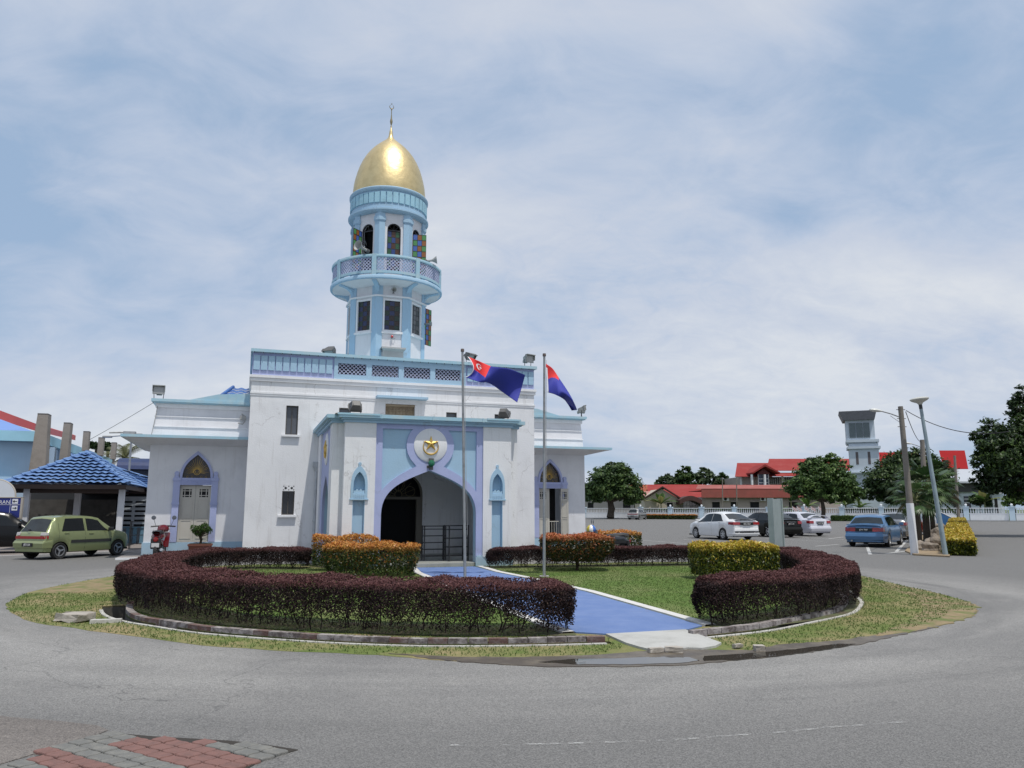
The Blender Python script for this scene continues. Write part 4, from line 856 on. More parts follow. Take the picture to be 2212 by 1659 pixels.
# --- floodlights etc.
flm=mat('floodlight_body',(.10,.10,.10),.5,var=.4,vs=8);flg=mat('floodlight_glass',(.35,.36,.36),.15,spec=.7)
def flood(x,y,z,label,rz=0.,sc=1.,tilt=.35,grey=False):
    t=thing('floodlight',label,'floodlight',loc(x,y,z),A+rz,'floodlights on the mosque roofs')
    Tm=Matrix.Translation((0,0,.30*sc))@Matrix.Rotation(tilt,4,'X')@Matrix.Scale(sc,4)
    h=M();h.T=Tm;h.add([(-.2,-.12,-.15),(.2,-.12,-.15),(.2,-.12,.15),(-.2,-.12,.15),(-.12,.14,-.09),(.12,.14,-.09),(.12,.14,.09),(-.12,.14,.09)],[(0,1,2,3),(7,6,5,4),(0,4,5,1),(1,5,6,2),(2,6,7,3),(3,7,4,0)])
    h.box(-.21,.21,-.24,-.1,.14,.165);h.box(-.21,-.195,-.2,-.1,-.05,.14);h.box(.195,.21,-.2,-.1,-.05,.14);h.box(-.09,.09,.12,.2,-.12,-.02)
    h.build('housing',mat('floodlight_grey',(.30,.31,.30),.5,var=.4,vs=8) if grey else flm,t)
    g=M();g.T=Tm;g.box(-.175,.175,-.13,-.121,-.13,.13);g.build('lens',flg,t)
    l=M()
    for s in (-1,1): l.tube([(s*.15*sc,.0,0),(s*.17*sc,.0,.28*sc)],.012,6)
    l.box(-.17*sc,.17*sc,-.03,.03,0,.012);l.build('bracket',dkm,t)
    return t
def fl_px(px,py,y,z,*a,**k):
    x,_=Bp(px,py,y);return flood(x,y,z,*a,**k)
fl_px(343,855,7.25,5.34,'grey boxy floodlight on the left end of the left wing roof',sc=.95,tilt=-.1,grey=True)
fl_px(714,765,5.6,6.8,'dark floodlight behind the parapet just left of the minaret',rz=R(-35),tilt=.8)
fl_px(1013,785,4.75,6.8,'dark floodlight on the parapet half hidden by the first flag',rz=R(30),tilt=.6,sc=.9)
fl_px(1140,785,4.75,6.8,'grey floodlight on the right end of the main parapet',rz=R(20),sc=.95,tilt=.0,grey=True)
fl_px(768,892,.35,4.21,'dark floodlight on the left end of the portico roof',rz=R(180),tilt=.5,sc=.92)
fl_px(1088,900,.35,4.21,'dark floodlight on the right end of the portico roof',rz=R(150),tilt=.6,sc=.85)
fl_px(1256,900,7.25,5.34,'floodlight turned sideways on the right end of the right wing roof',rz=R(70),sc=.95,tilt=-.2,grey=True)
hm=mat('horn_grey',(.36,.37,.36),.5,var=.15)
def horn(p,rz,tilt,label,sc=1.):
    t=thing('loudspeaker',label,'loudspeaker',p,rz,'horn loudspeakers on the minaret')
    h=M();h.T=Matrix.Rotation(tilt,4,'X')@Matrix.Scale(sc,4);h.lathe([(.035,.34),(.05,.32),(.05,.12),(.07,.06),(.12,-.04),(.19,-.14),(.2,-.145),(.185,-.13),(.1,.0),(.03,.1)],20,axis='y',c3=(0,0,0));h.build('horn',hm,t,smooth=True)
    d=M();d.T=Matrix.Rotation(tilt,4,'X')@Matrix.Scale(sc,4);d.lathe([(0,.45),(.07,.45),(.075,.33),(.0,.32)],14,axis='y',c3=(0,0,0));d.build('driver',flm,t,smooth=True)
    b=M();b.tube([(0,.2*sc,0),(0,.2*sc,-.2*sc)],.015,6);b.box(-.04,.04,.12*sc,.26*sc,-.22*sc,-.2*sc);b.build('bracket',flm,t)
x_,z_=Bp(778,545,6.25);horn(loc(x_,6.25,11.25),A+R(-52),R(-8),'large grey horn loudspeaker on the balcony in front of the left lantern window',1.0)
x_,z_=Bp(920,565,7.0);horn(loc(1.55,6.75,11.2),A+R(75),R(-8),'grey horn loudspeaker on the balcony by the right open casement',.8)
horn(loc(0.02,6.78,9.86),A,0,'small round horn loudspeaker fixed under the balcony above the centre window',.5)
horn(loc(1.62,7.6,8.85),A+R(60),0,'small horn loudspeaker on the right flank of the minaret shaft',.5)
wl_=thing('wall_lamp','green spotlight fixed over the tip of the portico arch','spotlight',loc(.0,-.06,2.80),A)
g=M();g.lathe([(0,-.16),(.06,-.15),(.09,-.1),(.10,-.03),(.07,.03),(0,.05)],16,axis='y',c3=(0,0,.08));g.build('lamp_head',mat('green_glass_lamp',(.01,.14,.07),.12,spec=.7),wl_,smooth=True)
g=M();g.box(-.07,.07,-.05,.02,.16,.22);g.box(-.05,.05,-.04,.03,-.1,.0);g.box(-.12,-.05,-.0,.04,-.06,.02);g.build('bracket',flm,wl_)
rl_=thing('alarm_light','small red lamp under the centre window of the minaret shaft','lamp',loc(0,6.8,8.05),A)
g=M();g.lathe([(0,-.05),(.04,-.04),(.05,.0),(.03,.04)],12,c=(0,0));g.v=[(x,y,z) for x,y,z in g.v];g.build('lens',mat('red_plastic_lens',(.5,.03,.04),.2),rl_,smooth=True)
g=M();g.tube([(.0,.0,-.04),(.1,.0,-.06),(.13,.06,-.06)],.01,5);g.box(-.03,.03,0,.1,-.07,-.04);g.build('arm',steel,rl_)
# shoe racks
def rack(x,y,rz,w,d,h,n,label):
    t=thing('shoe_rack',label,'rack',loc(x,y,.112),A+rz,'shoe racks in the portico')
    f=M()
    for i in (-1,1):
        for j in (-1,1): f.box(i*w/2-.015,i*w/2+.015,j*d/2-.015,j*d/2+.015,0,h+.03)
    for j in (-1,1): f.box(-w/2+.016,w/2-.016,j*d/2-.012,j*d/2+.012,h,h+.022)
    for i in (-1,1): f.box(i*w/2-.012,i*w/2+.012,-d/2+.016,d/2-.016,h,h+.022)
    f.build('frame',blk,t)
    for k in range(n):
        z=h*(k+.6)/n;s=M()
        for q in range(4): s.box(-w/2,w/2,-d/2+q*d/3-.012,-d/2+q*d/3+.012,z-.01,z+.01)
        for q in (-1,1): s.box(q*w/2-.01,q*w/2+.01,-d/2,d/2,z-.01,z+.01)
        s.build('shelf',blk,t)
rack(.45,1.35,0,.64,.3,.98,5,'black tubular shoe rack on the left inside the portico')
rack(1.0,.85,R(12),.62,.34,1.0,4,'black tubular shoe rack on the right nearer the arch')
# ================================================================ GARDEN
purp=leafmat('purple_hedge_leaf',[(0,(.008,.004,.005)),(.5,(.019,.009,.010)),(.9,(.038,.018,.018)),(1,(.07,.045,.03))],.75,.15,tip=[(0,(.065,.022,.024)),(.5,(.125,.046,.048)),(1,(.18,.08,.072))])  # dark ramp paints shade into the hedge sides, tip ramp the lighter top
stemm=mat('hedge_stem',(.030,.022,.018),.9)
def hedge(name,pts,hw,hh,label,seed,lpm=17000,ls=.0138,mtl=None,stems=True,zoff=.0):
    P=smoothpath([(x,y,0) for x,y in pts],8);P=np.array([tuple(p) for p in P]);seg=np.linalg.norm(np.diff(P,axis=0),axis=1);cum=np.concatenate([[0],np.cumsum(seg)]);L=cum[-1]
    t=thing(name,label,'hedge',(float(P[len(P)//2][0]),float(P[len(P)//2][1]),0));o=np.array(t.location)
    rg=np.random.default_rng(seed)
    def at(s):
        x=np.interp(s,cum,P[:,0]);y=np.interp(s,cum,P[:,1]);e=.05
        dx=np.interp(s+e,cum,P[:,0])-np.interp(s-e,cum,P[:,0]);dy=np.interp(s+e,cum,P[:,1])-np.interp(s-e,cum,P[:,1]);n=np.hypot(dx,dy);return x,y,dx/n,dy/n
    HW=lambda s:np.interp(s/L,[a for a,_ in hw],[b for _,b in hw]);HH=lambda s:np.interp(s/L,[a for a,_ in hh],[b for _,b in hh])
    wob=lambda s,k:.03*np.sin(s*3.1+k)+.02*np.sin(s*7.7+k*2)+.012*np.sin(s*17+k*3)
    n=int(lpm*L);s=rg.random(n)*L;s[:n//60]=rg.random(n//60)**1.5*.4;s[n//60:n//30]=L-rg.random(n//30-n//60)**1.5*.4
    w=HW(s);h=HH(s);typ=rg.random(n);u=rg.random(n)*2-1;dep=np.abs(rg.normal(size=n))*.03
    # top 42%, sides 44%, inside 14%
    top=typ<.42;side=(typ>=.42)&(typ<.86);ins=typ>=.86
    z=np.where(top,h-dep+wob(s,seed),0);off_=np.where(top,u*w,0)
    q=rg.random(n)**.72;sz=.07+q*(h-.07)
    # low part of the sides is thin: drop leaves between the stems there
    clump=np.sin(s*14.0+seed)*.5+np.sin(s*31.3)*.3+np.sin(s*5.1)*.35
    sgn=np.where(u>0,1,-1);bul=np.where(sz<h*.45,(.78+.22*sz/(h*.45)),1.0)
    z=np.where(side,sz,z);off_=np.where(side,sgn*(w*bul-dep*1.5+wob(s,seed+5)),off_)
    iz=.2+rg.random(n)*(h-.24);z=np.where(ins,iz,z);off_=np.where(ins,u*w*.9,off_)
    rel=z/h;keep=~((rel<.55)&(clump*.9+rg.normal(size=n)*.35<(.40-rel)*2.2-.62))
    # rounded top edges
    z=z-np.where(np.abs(off_)>w-.12,(np.abs(off_)-(w-.12))*.8,0)*np.where(top,1,0);off_=off_*np.where(side&(z>h-.10),1-.55*(z-(h-.10)),1)
    # rounded ends
    edge=np.minimum(s,L-s);ee=1-np.clip((edge+.05*np.sin(z*9+seed))/.42,0,1);off_=off_*(.12+.88*np.sqrt(np.clip(1-ee**2,0,1)));z=z-.12*ee**3*(z>h*.6)+.0
    spr=rg.random(n)<.012;z=np.where(spr&top,z+rg.random(n)*.06,z)
    s,z,off_,top=s[keep],z[keep],off_[keep],top[keep];x,y,tx,ty=at(s);ex=rg.normal(size=len(s))*.02
    C=np.stack([x-ty*off_+tx*ex,y+tx*off_+ty*ex,z+zoff],1)
    Nn=np.stack([-ty*np.sign(off_),tx*np.sign(off_),np.zeros(len(s))],1);Nn[top]=[0,0,1];Nn=Nn*.9+rg.normal(size=Nn.shape)*.55;Nn[:,2]+=.25
    npmesh('foliage',leafV(C-o,Nn,ls*(.6+rg.random(len(s))*.8),.55),4,mtl or purp,t,attrs={'rnd':rg.random(len(s))**1.1,'tip':np.clip((z/HH(s)-.84)/.12,0,1)*(.7+.3*rg.random(len(s)))})  # tip here blends by height, so the sides carry painted shade
    if stems:
        m=M();m.T=Matrix.Translation(-Vector(t.location))
        k=.1
        while k<L-.05:
            for _ in range(2):
                x,y,tx,ty=[float(v) for v in at(np.array(k+rg.normal()*.03))];a=(rg.random()*2-1)*float(HW(k))*.55;b=Vector((x-ty*a,y+tx*a,-.01))
                hgt=float(HH(k));p=[b,b+Vector((rg.normal()*.03,rg.normal()*.03,.13)),b+Vector((rg.normal()*.06,rg.normal()*.06,hgt*.5)),b+Vector((rg.normal()*.09,rg.normal()*.09,hgt*.85))]
                m.tube(p,[.011,.009,.006,.003],5,cap=False)
                for br_ in range(3):
                    f=p[1].lerp(p[2],rg.random());d=Vector((rg.normal()*.13,rg.normal()*.13,.12+rg.random()*.15));m.tube([f,f+d*.6,f+d],[.005,.003,.002],4,cap=False)
            k+=.17+rg.random()*.14
        m.build('stems',stemm,t,fix=False)
    return t
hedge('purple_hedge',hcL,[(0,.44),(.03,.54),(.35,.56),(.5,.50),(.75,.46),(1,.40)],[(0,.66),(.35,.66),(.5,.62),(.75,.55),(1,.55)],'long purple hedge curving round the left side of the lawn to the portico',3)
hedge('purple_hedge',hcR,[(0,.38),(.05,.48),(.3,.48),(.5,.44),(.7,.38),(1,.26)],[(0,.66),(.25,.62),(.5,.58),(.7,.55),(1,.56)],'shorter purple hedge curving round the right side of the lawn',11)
syz=leafmat('clipped_bush_leaf',[(0,(.014,.026,.007)),(.55,(.032,.060,.012)),(.88,(.09,.115,.022)),(1,(.22,.11,.03))],.35,.2,tip=[(0,(.45,.15,.04)),(.5,(.66,.26,.06)),(1,(.66,.38,.09))])
syr=leafmat('red_tipped_bush_leaf',[(0,(.014,.022,.008)),(.55,(.036,.05,.012)),(.85,(.09,.07,.02)),(1,(.26,.09,.03))],.35,.2,tip=[(0,(.50,.12,.05)),(.6,(.58,.18,.07)),(1,(.45,.25,.08))])
syy=leafmat('yellow_bush_leaf',[(0,(.02,.032,.006)),(.5,(.05,.075,.010)),(.85,(.15,.175,.02)),(1,(.38,.33,.05))],.35,.2,tip=[(0,(.55,.36,.04)),(.6,(.50,.45,.05)),(1,(.62,.30,.06))])
twig=mat('bush_twig',(.06,.045,.03),.9)
def bush(loc_,rz,L,D,z0,z1,n,m,label,tipf=.25,ls=.035,trunk=0.,name='clipped_bush',fill=.16,low=0.):
    t=thing(name,label,'bush',loc_,rz);rg=np.random.default_rng(int(abs(loc_[0])*97+L*31));hx,hy=L/2,D/2;h=z1-z0
    A1,A2,A3=L*D*1.3,2*L*h,2*D*h;tot=A1+A2+A3;r=rg.random(n);u=rg.random((n,3))*2-1;dep=np.abs(rg.normal(size=n))*.04
    C=np.zeros((n,3));Nn=np.zeros((n,3));a=r<A1/tot;b=(r>=A1/tot)&(r<(A1+A2)/tot);c=r>=(A1+A2)/tot
    C[:,0]=u[:,0]*hx;C[:,1]=u[:,1]*hy;C[:,2]=z0+(u[:,2]*.5+.5)*h
    C[a,2]=z1-dep[a];Nn[a]=[0,0,1]
    s=np.sign(u[:,1]);C[b,1]=(s*(hy-dep))[b];Nn[b,1]=s[b];s2=np.sign(u[:,0]);C[c,0]=(s2*(hx-dep))[c];Nn[c,0]=s2[c]
    ins=rg.random(n)<fill;C[ins]=np.stack([u[ins,0]*hx*.9,u[ins,1]*hy*.9,z0+(u[ins,2]*.5+.5)*h*.9],1)
    # round corners, wobble
    rr=.34*min(hx,hy)*2;
    for i,hh in ((0,hx),(1,hy)):
        pass
    ax=np.maximum(np.abs(C[:,0])-(hx-rr),0);ay=np.maximum(np.abs(C[:,1])-(hy-rr),0);az=np.maximum(C[:,2]-(z1-rr*.5),0)
    k=np.maximum(np.hypot(ax,ay)-rr,0);sc_=1-k/np.maximum(np.hypot(ax,ay),1e-6);C[:,0]=np.sign(C[:,0])*(np.abs(C[:,0])-ax+ax*sc_);C[:,1]=np.sign(C[:,1])*(np.abs(C[:,1])-ay+ay*sc_)
    C[:,2]-=np.maximum(np.hypot(ax,ay)-rr*.5,0)*.35*(C[:,2]>z1-.12)
    taper=1-low*np.clip((z0+h*.5-C[:,2])/(h*.5),0,1);C[:,0]*=taper;C[:,1]*=taper
    C+=rg.normal(size=C.shape)*.018;wv=.03*np.sin(C[:,0]*6)+.02*np.sin(C[:,0]*13+C[:,1]*9);C[:,2]+=wv*(C[:,2]>z1-.2)
    tip=np.clip((C[:,2]-(z1-tipf*h))/(tipf*h*.8),0,1)*(rg.random(n)*.55+.6);tip=np.clip(tip,0,1);tip=np.where(rg.random(n)<.06,np.maximum(tip,.8*(C[:,2]>z0+.3*h)),tip)
    Nn=Nn*.7+rg.normal(size=Nn.shape)*.6;Nn[:,2]+=.3*(C[:,2]>z1-.1)
    S=ls*(.6+rg.random(n)*.8)
    npmesh('foliage',leafV(C,Nn,S,.36),4,m,t,attrs={'rnd':rg.random(n),'tip':tip})
    w=M()
    if trunk>0:
        w.tube([(0,0,-.01),(.02,0,z0*.6),(-.02,.01,z0+.1),(0,0,z0+.25)],[trunk*1.2,trunk,trunk*.9,trunk*.6],8)
        for i in range(9): a_=rg.random()*6.28;w.tube([(0,0,z0*.8),(math.cos(a_)*hx*.35,math.sin(a_)*hy*.4,z0+.2),(math.cos(a_)*hx*.75,math.sin(a_)*hy*.8,z1-.15)],[trunk*.5,trunk*.3,.006],5,cap=False)
    else:
        for i in range(int(L*7)):
            x=(rg.random()*2-1)*hx*.8;y=(rg.random()*2-1)*hy*.7;w.tube([(x,y,-.01),(x+rg.normal()*.04,y+rg.normal()*.04,z0+h*.3),(x+rg.normal()*.12,y+rg.normal()*.1,z1-.1)],[.014,.01,.004],5,cap=False)
    w.build('stems',twig,t,fix=False);return t
# two orange bushes left, red one on a trunk, yellow one right, one beyond the hedge
gA=G(790,1247);bush((-3.45,19.2,0),R(-1),2.3,1.05,.08,.78,17000,syz,'large clipped bush with orange top and green sides left of the path',.3,.03,low=.12)
bush((-4.42,20.75,0),R(8),1.7,.5,.15,.91,7500,syy if 0 else syz,'smaller orange clipped bush behind the large one, beside the portico',.5,.034)
bush((1.72,20.75,0),R(0),1.92,1.35,.26,.93,14500,syr,'red topped clipped bush on a short trunk beside the second flagpole',.22,.036,trunk=.055,low=.35)
bush((5.2,18.35,0),R(8),2.0,.9,.10,.82,14500,syy,'yellow clipped bush in front of the grey signboard',.3,.036,low=.03)
bush((3.55,27.2,0),R(19),1.9,.9,.1,.85,6500,syz,'dark gold clipped bush by the right corner of the mosque',.25,.04)
grass('verge_blades',lambda q:pip(q,isl)&~pip(q,LW)&~pip(q,mudP)&~pip(q,ed)&~pip(q,[(.5,9.9),(2.9,10.2),(2.85,11.2),(.5,11.2)])&~pip(q,holes[0])&~pip(q,holes[1])&~pip(q,[(-9.6,15),(-7.8,15.3),(-7.8,19.4),(-9.6,19.4)]),(-9.8,9,8.2,24.2),34000,.02,glm,'short green grass of the verge round the hedge')
grass('lawn_blades',lambda q:pip(q,LW)&~pip(q,[(.5,10.0),(2.9,10.3),(2.85,10.92),(1.55,15.3),(-.35,20.0),(-.95,22),(-2.75,21.5),(-2.35,19.7),(-.7,14.55),(.42,11.1),(.7,10.3)]),(-9,8.5,10,23),70000,.02,glm,'mown green lawn inside the hedge ring')
# ---------------------------------------------------------------- flagpoles and flags
def pole(px,py,ptop,ytop,label):
    b=G(px,py);tp=DY(ptop,ytop,b.y);t=thing('flagpole',label,'flagpole',b,0,'flagpoles on the lawn');d=tp-b
    m=M();m.tube([(0,0,0),d*.5,d],[.036,.033,.028],12);m.build('mast',steel,t,smooth=True)
    m=M();m.lathe([(0,d.z+.05),(.04,d.z+.05),(.045,d.z+.0),(.04,d.z-.02),(0,d.z-.02)],12,c=(d.x,d.y));m.build('cap',mat('pole_cap',(.12,.09,.08),.6),t)
    m=M();m.tube([(d.x+.05,d.y,d.z-.12),(d.x*.6+.055,d.y*.6,d.z*.6),(.05,0,1.0)],.004,4);m.build('halyard',mat('cord_grey',(.4,.4,.4),.8),t)
    m=M();m.cb((0,0,.01),(.22,.22,.03));m.build('base_plate',conc,t);return t,b
Z4p=lambda x,y:((1100+x/3.687)/1.273,(940+y/3.687)/1.273)
pA,bA=pole(1004.5,1249,999,758,'flagpole on the blue path in front of the arch');pB,bB=pole(1175.5,1246,1175.8,768,'flagpole on the lawn beside the red topped bush')
flb=mat('flag_blue',(.028,.038,.30),.75,bump=.05);flr=mat('flag_red',(.70,.035,.035),.75);flw=mat('flag_white',(.78,.78,.8),.75)
def interp(pts,t):
    P=[Vector((a,b,0)) for a,b in pts];S=smoothpath(P,10);k=t*(len(S)-1);i=min(int(k),len(S)-2);v=S[i].lerp(S[i+1],k-i);return v.x,v.y
def flag(rows,Y,label,wave,redu,redv,hoist,vmap=None,NU=56,NV=32,th=.004):
    vs=[];rowsn=len(rows)
    for j in range(NV+1):
        v=j/NV
        for i in range(NU+1):
            u=i/NU;pts=[interp(r_,u) for r_ in rows]
            if rowsn==3: 
                w=[(1-v)*(1-2*v),4*v*(1-v),v*(2*v-1)];x=sum(a*p[0] for a,p in zip(w,pts));y=sum(a*p[1] for a,p in zip(w,pts))
            else: x=pts[0][0]*(1-v)+pts[1][0]*v;y=pts[0][1]*(1-v)+pts[1][1]*v
            vs.append(DY(*Z4p(x,y),Y+wave(u,v)))
    fs=[];mi=[]
    for j in range(NV):
        for i in range(NU):
            a=j*(NU+1)+i;fs.append((a,a+1,a+NU+2,a+NU+1));u=(i+.5)/NU;v=(j+.5)/NV
            mi.append(2 if u<hoist else 1 if (u<redu and v<redv) else 0)
    o=vs[0];b=M();b.v=[tuple(p-o) for p in vs];b.f=fs;b.mi=mi
    f=b.build('flag',[flb,flr,flw],None,smooth=True,fix=False);f.location=o;md=f.modifiers.new('s','SOLIDIFY');md.thickness=th
    setp(f,label,'flag','red and blue flags on the flagpoles');return f
w1=lambda u,v:.22*math.sin(u*7+v*2.2)*min(1,u*3)+.05*math.sin(u*15-v*3)
fA=flag([[(683,150),(790,190),(900,240),(960,255),(1100,272),(1268,335)],[(742,275),(790,305),(850,350),(905,385),(1060,420),(1232,470)],[(660,358),(740,388),(820,410),(905,415),(1040,510),(1188,615)]],bA.y-.05,'large flag blown out flat from the first pole, red canton with white crescent',w1,.46,.5,.035)
def fpt(rows,u,v,Y,wave):
    pts=[interp(r_,u) for r_ in rows];w=[(1-v)*(1-2*v),4*v*(1-v),v*(2*v-1)];return DY(*Z4p(sum(a*p[0] for a,p in zip(w,pts)),sum(a*p[1] for a,p in zip(w,pts))),Y+wave(u,v)-.035)
rowsA=[[(683,150),(790,190),(900,240),(960,255),(1100,272),(1268,335)],[(742,275),(790,305),(850,350),(905,385),(1060,420),(1232,470)],[(660,358),(740,388),(820,410),(905,415),(1040,510),(1188,615)]]
em=M();cs_=[];cu,cv=.215,.25
for i in range(13):
    a=R(60)+R(240)*i/12;cs_.append([(cu+.075*math.cos(a)*r_-(.0 if r_==1 else -.02),cv+.125*math.sin(a)*r_) for r_ in (1,.74)])
vs=[]
for a,b in cs_: vs+=[fpt(rowsA,*a,bA.y-.05,w1)-fA.location,fpt(rowsA,*b,bA.y-.05,w1)-fA.location]
em.add(vs,[(2*i,2*i+2,2*i+3,2*i+1) for i in range(12)]);em.build('crescent',flw,fA,fix=False)
em=M();P=[(cu+.035,cv)]+[(cu+.035+.042*math.cos(PI*i/5)*(1 if i%2==0 else .4),cv+.075*math.sin(PI*i/5)*(1 if i%2==0 else .4)) for i in range(10)]
em.add([fpt(rowsA,*p,bA.y-.05,w1)-fA.location for p in P],[(0,1+i,1+(i+1)%10) for i in range(10)]);em.build('star',flw,fA,fix=False)
flag([[(1478,222),(1545,270),(1610,365),(1700,500),(1762,610),(1796,690)],[(1493,512),(1560,530),(1625,560),(1670,590),(1700,630),(1740,697)]],bB.y-.05,'flag furled by the wind on the second pole, showing red above blue',lambda u,v:.3*math.sin(u*6+v*3)*min(1,u*3),0,0,.05)
f2=COL.objects['flag.001'] if 'flag.001' in COL.objects else None
if f2: # canton: upper half by height along the hoist side
    me=f2.data;NU=56
    for k,p in enumerate(me.polygons):
        i=k%NU;j=k//NU;u=(i+.5)/NU;v=(j+.5)/32
        p.material_index=2 if (u<.05 and v>.12) else 1 if (u*1.05+v*.98<.56 and (u<.40)) else 0
# ---------------------------------------------------------------- signboard seen from behind
sg_m=mat('grey_green_metal',(.27,.32,.32),.5,vs=3,col2=(.22,.27,.27),streak=.3)
sb=G(1684,1232);sg=thing('signboard','grey metal signboard seen from its back and edge, behind the yellow bush','signboard',sb,R(58))
Hs=DY(1668,1078,sb.y).z
m=M();m.box(-.55,.55,-.02,.02,.02,Hs);m.build('panel',sg_m,sg)
m=M()
for x in (-.52,.0,.52): m.box(x-.025,x+.025,.0201,.07,.32,Hs)
for z in (.34,Hs*.63,Hs-.03): m.box(-.55,.55,.0702,.09,z-.02,z+.02)
m.build('rib',sg_m,sg,split=.01)
m=M();m.box(-.56,-.47,-.05,.09,0,Hs+.02);m.build('post',sg_m,sg);m=M();m.box(.47,.56,-.05,.09,0,Hs+.02);m.build('post',sg_m,sg)
# ---------------------------------------------------------------- potted bonsai, scooter, motorbike
pp_=DY(433,1172,26.1);pt=thing('potted_tree','small bonsai-like tree in a brown square pot before the left wing door','potted tree',(pp_.x,pp_.y,0),A)
m=M();m.add([(-.26,-.2,0),(.26,-.2,0),(.26,.2,0),(-.26,.2,0),(-.36,-.26,.40),(.36,-.26,.40),(.36,.26,.40),(-.36,.26,.40)],[(0,3,2,1),(0,1,5,4),(1,2,6,5),(2,3,7,6),(3,0,4,7)]);m.box(-.38,.38,-.28,.28,.40,.455);m.build('pot',mat('terracotta',(.16,.055,.035),.7,var=.3),pt)
m=M();m.box(-.34,.34,-.24,.24,.4551,.47);m.build('soil',mat('pot_soil',(.05,.035,.02),.95),pt)
m=M();m.tube([(0,0,.45),(.02,0,.6),(-.03,.02,.72),(.03,0,.85)],[.06,.05,.045,.03],8)
rg=np.random.default_rng(5)
for i in range(14):
    a=rg.random()*6.28;m.tube([(0,0,.62+rg.random()*.15),(math.cos(a)*.14,math.sin(a)*.12,.8),(math.cos(a)*.3,math.sin(a)*.25,.86+rg.random()*.16)],[.018,.012,.004],5,cap=False)
m.tube([(.02,0,.7),(.2,-.05,.76),(.27,-.05,.79)],[.02,.012,.005],5);m.build('trunk',twig,pt)
n=3800;u=rg.normal(size=(n,3));u/=np.linalg.norm(u,axis=1,keepdims=True);rr=rg.random((n,1))**.45;C=u*rr*[.36,.28,.17]+[0,0,.93];C[:,2]+=.05*np.sin(C[:,0]*14)+.03*np.sin(C[:,1]*17)
kk=rg.random(n)<(.35+.65*(np.sin(C[:,0]*17)*np.sin(C[:,2]*23+1)>-.35));C=C[kk]
npmesh('crown',leafV(C,rg.normal(size=C.shape)+[0,0,.5],.024*(.6+rg.random(len(C))*.8),.5),4,leafmat('bonsai_leaf',[(0,(.015,.035,.008)),(.6,(.05,.11,.02)),(1,(.11,.18,.04))],.4,.2),pt,attrs={'rnd':rg.random(len(C))})
def wheel(parent,c,r,w,rimr,m=None,spokes=5,axis='x',nm='wheel',rimm=None):
    q=M();q.lathe([(rimr,-w/2*.8),(r*.93,-w/2),(r,-w*.32),(r,w*.32),(r*.93,w/2),(rimr,w/2*.8)],28,axis=axis,c3=c);o=q.build(nm,mat('tyre_rubber',(.018,.018,.019),.75),parent,smooth=True)
    return o
def rim(o,c,r,w,spokes,side,m,dark=True):
    q=M();ax=c
    q.lathe([(r,side*w*.42),(r*.92,side*w*.46),(r*.88,side*w*.2),(0,side*w*.16)],28,axis='x',c3=c,mi=1 if dark else 0);q.lathe([(0,side*w*.44),(r*.2,side*w*.42),(r*.24,side*w*.3)],16,axis='x',c3=c)
    q.lathe([(r*1.0,side*w*.40),(r*1.02,side*w*.47),(r*.9,side*w*.47),(r*.87,side*w*.3)],28,axis='x',c3=c)
    for k in range(spokes):
        a=2*PI*k/spokes+.3;ca,sa=math.cos(a),math.sin(a)
        vs=[]
        for rr_,hw_ in ((r*.16,.17*r),(r*.93,.11*r)):
            for sg_ in (-1,1):
                for dx in (w*.26,w*.43): vs.append((c[0]+side*dx,c[1]+rr_*ca-sg_*hw_*sa,c[2]+rr_*sa+sg_*hw_*ca))
        q.add(vs,[(1,3,7,5),(0,1,5,4),(3,2,6,7),(0,4,6,2)])
    q.build('rim',[m,blk],o)
alloy=mat('alloy_rim',(.50,.51,.53),.3,metal=.8)
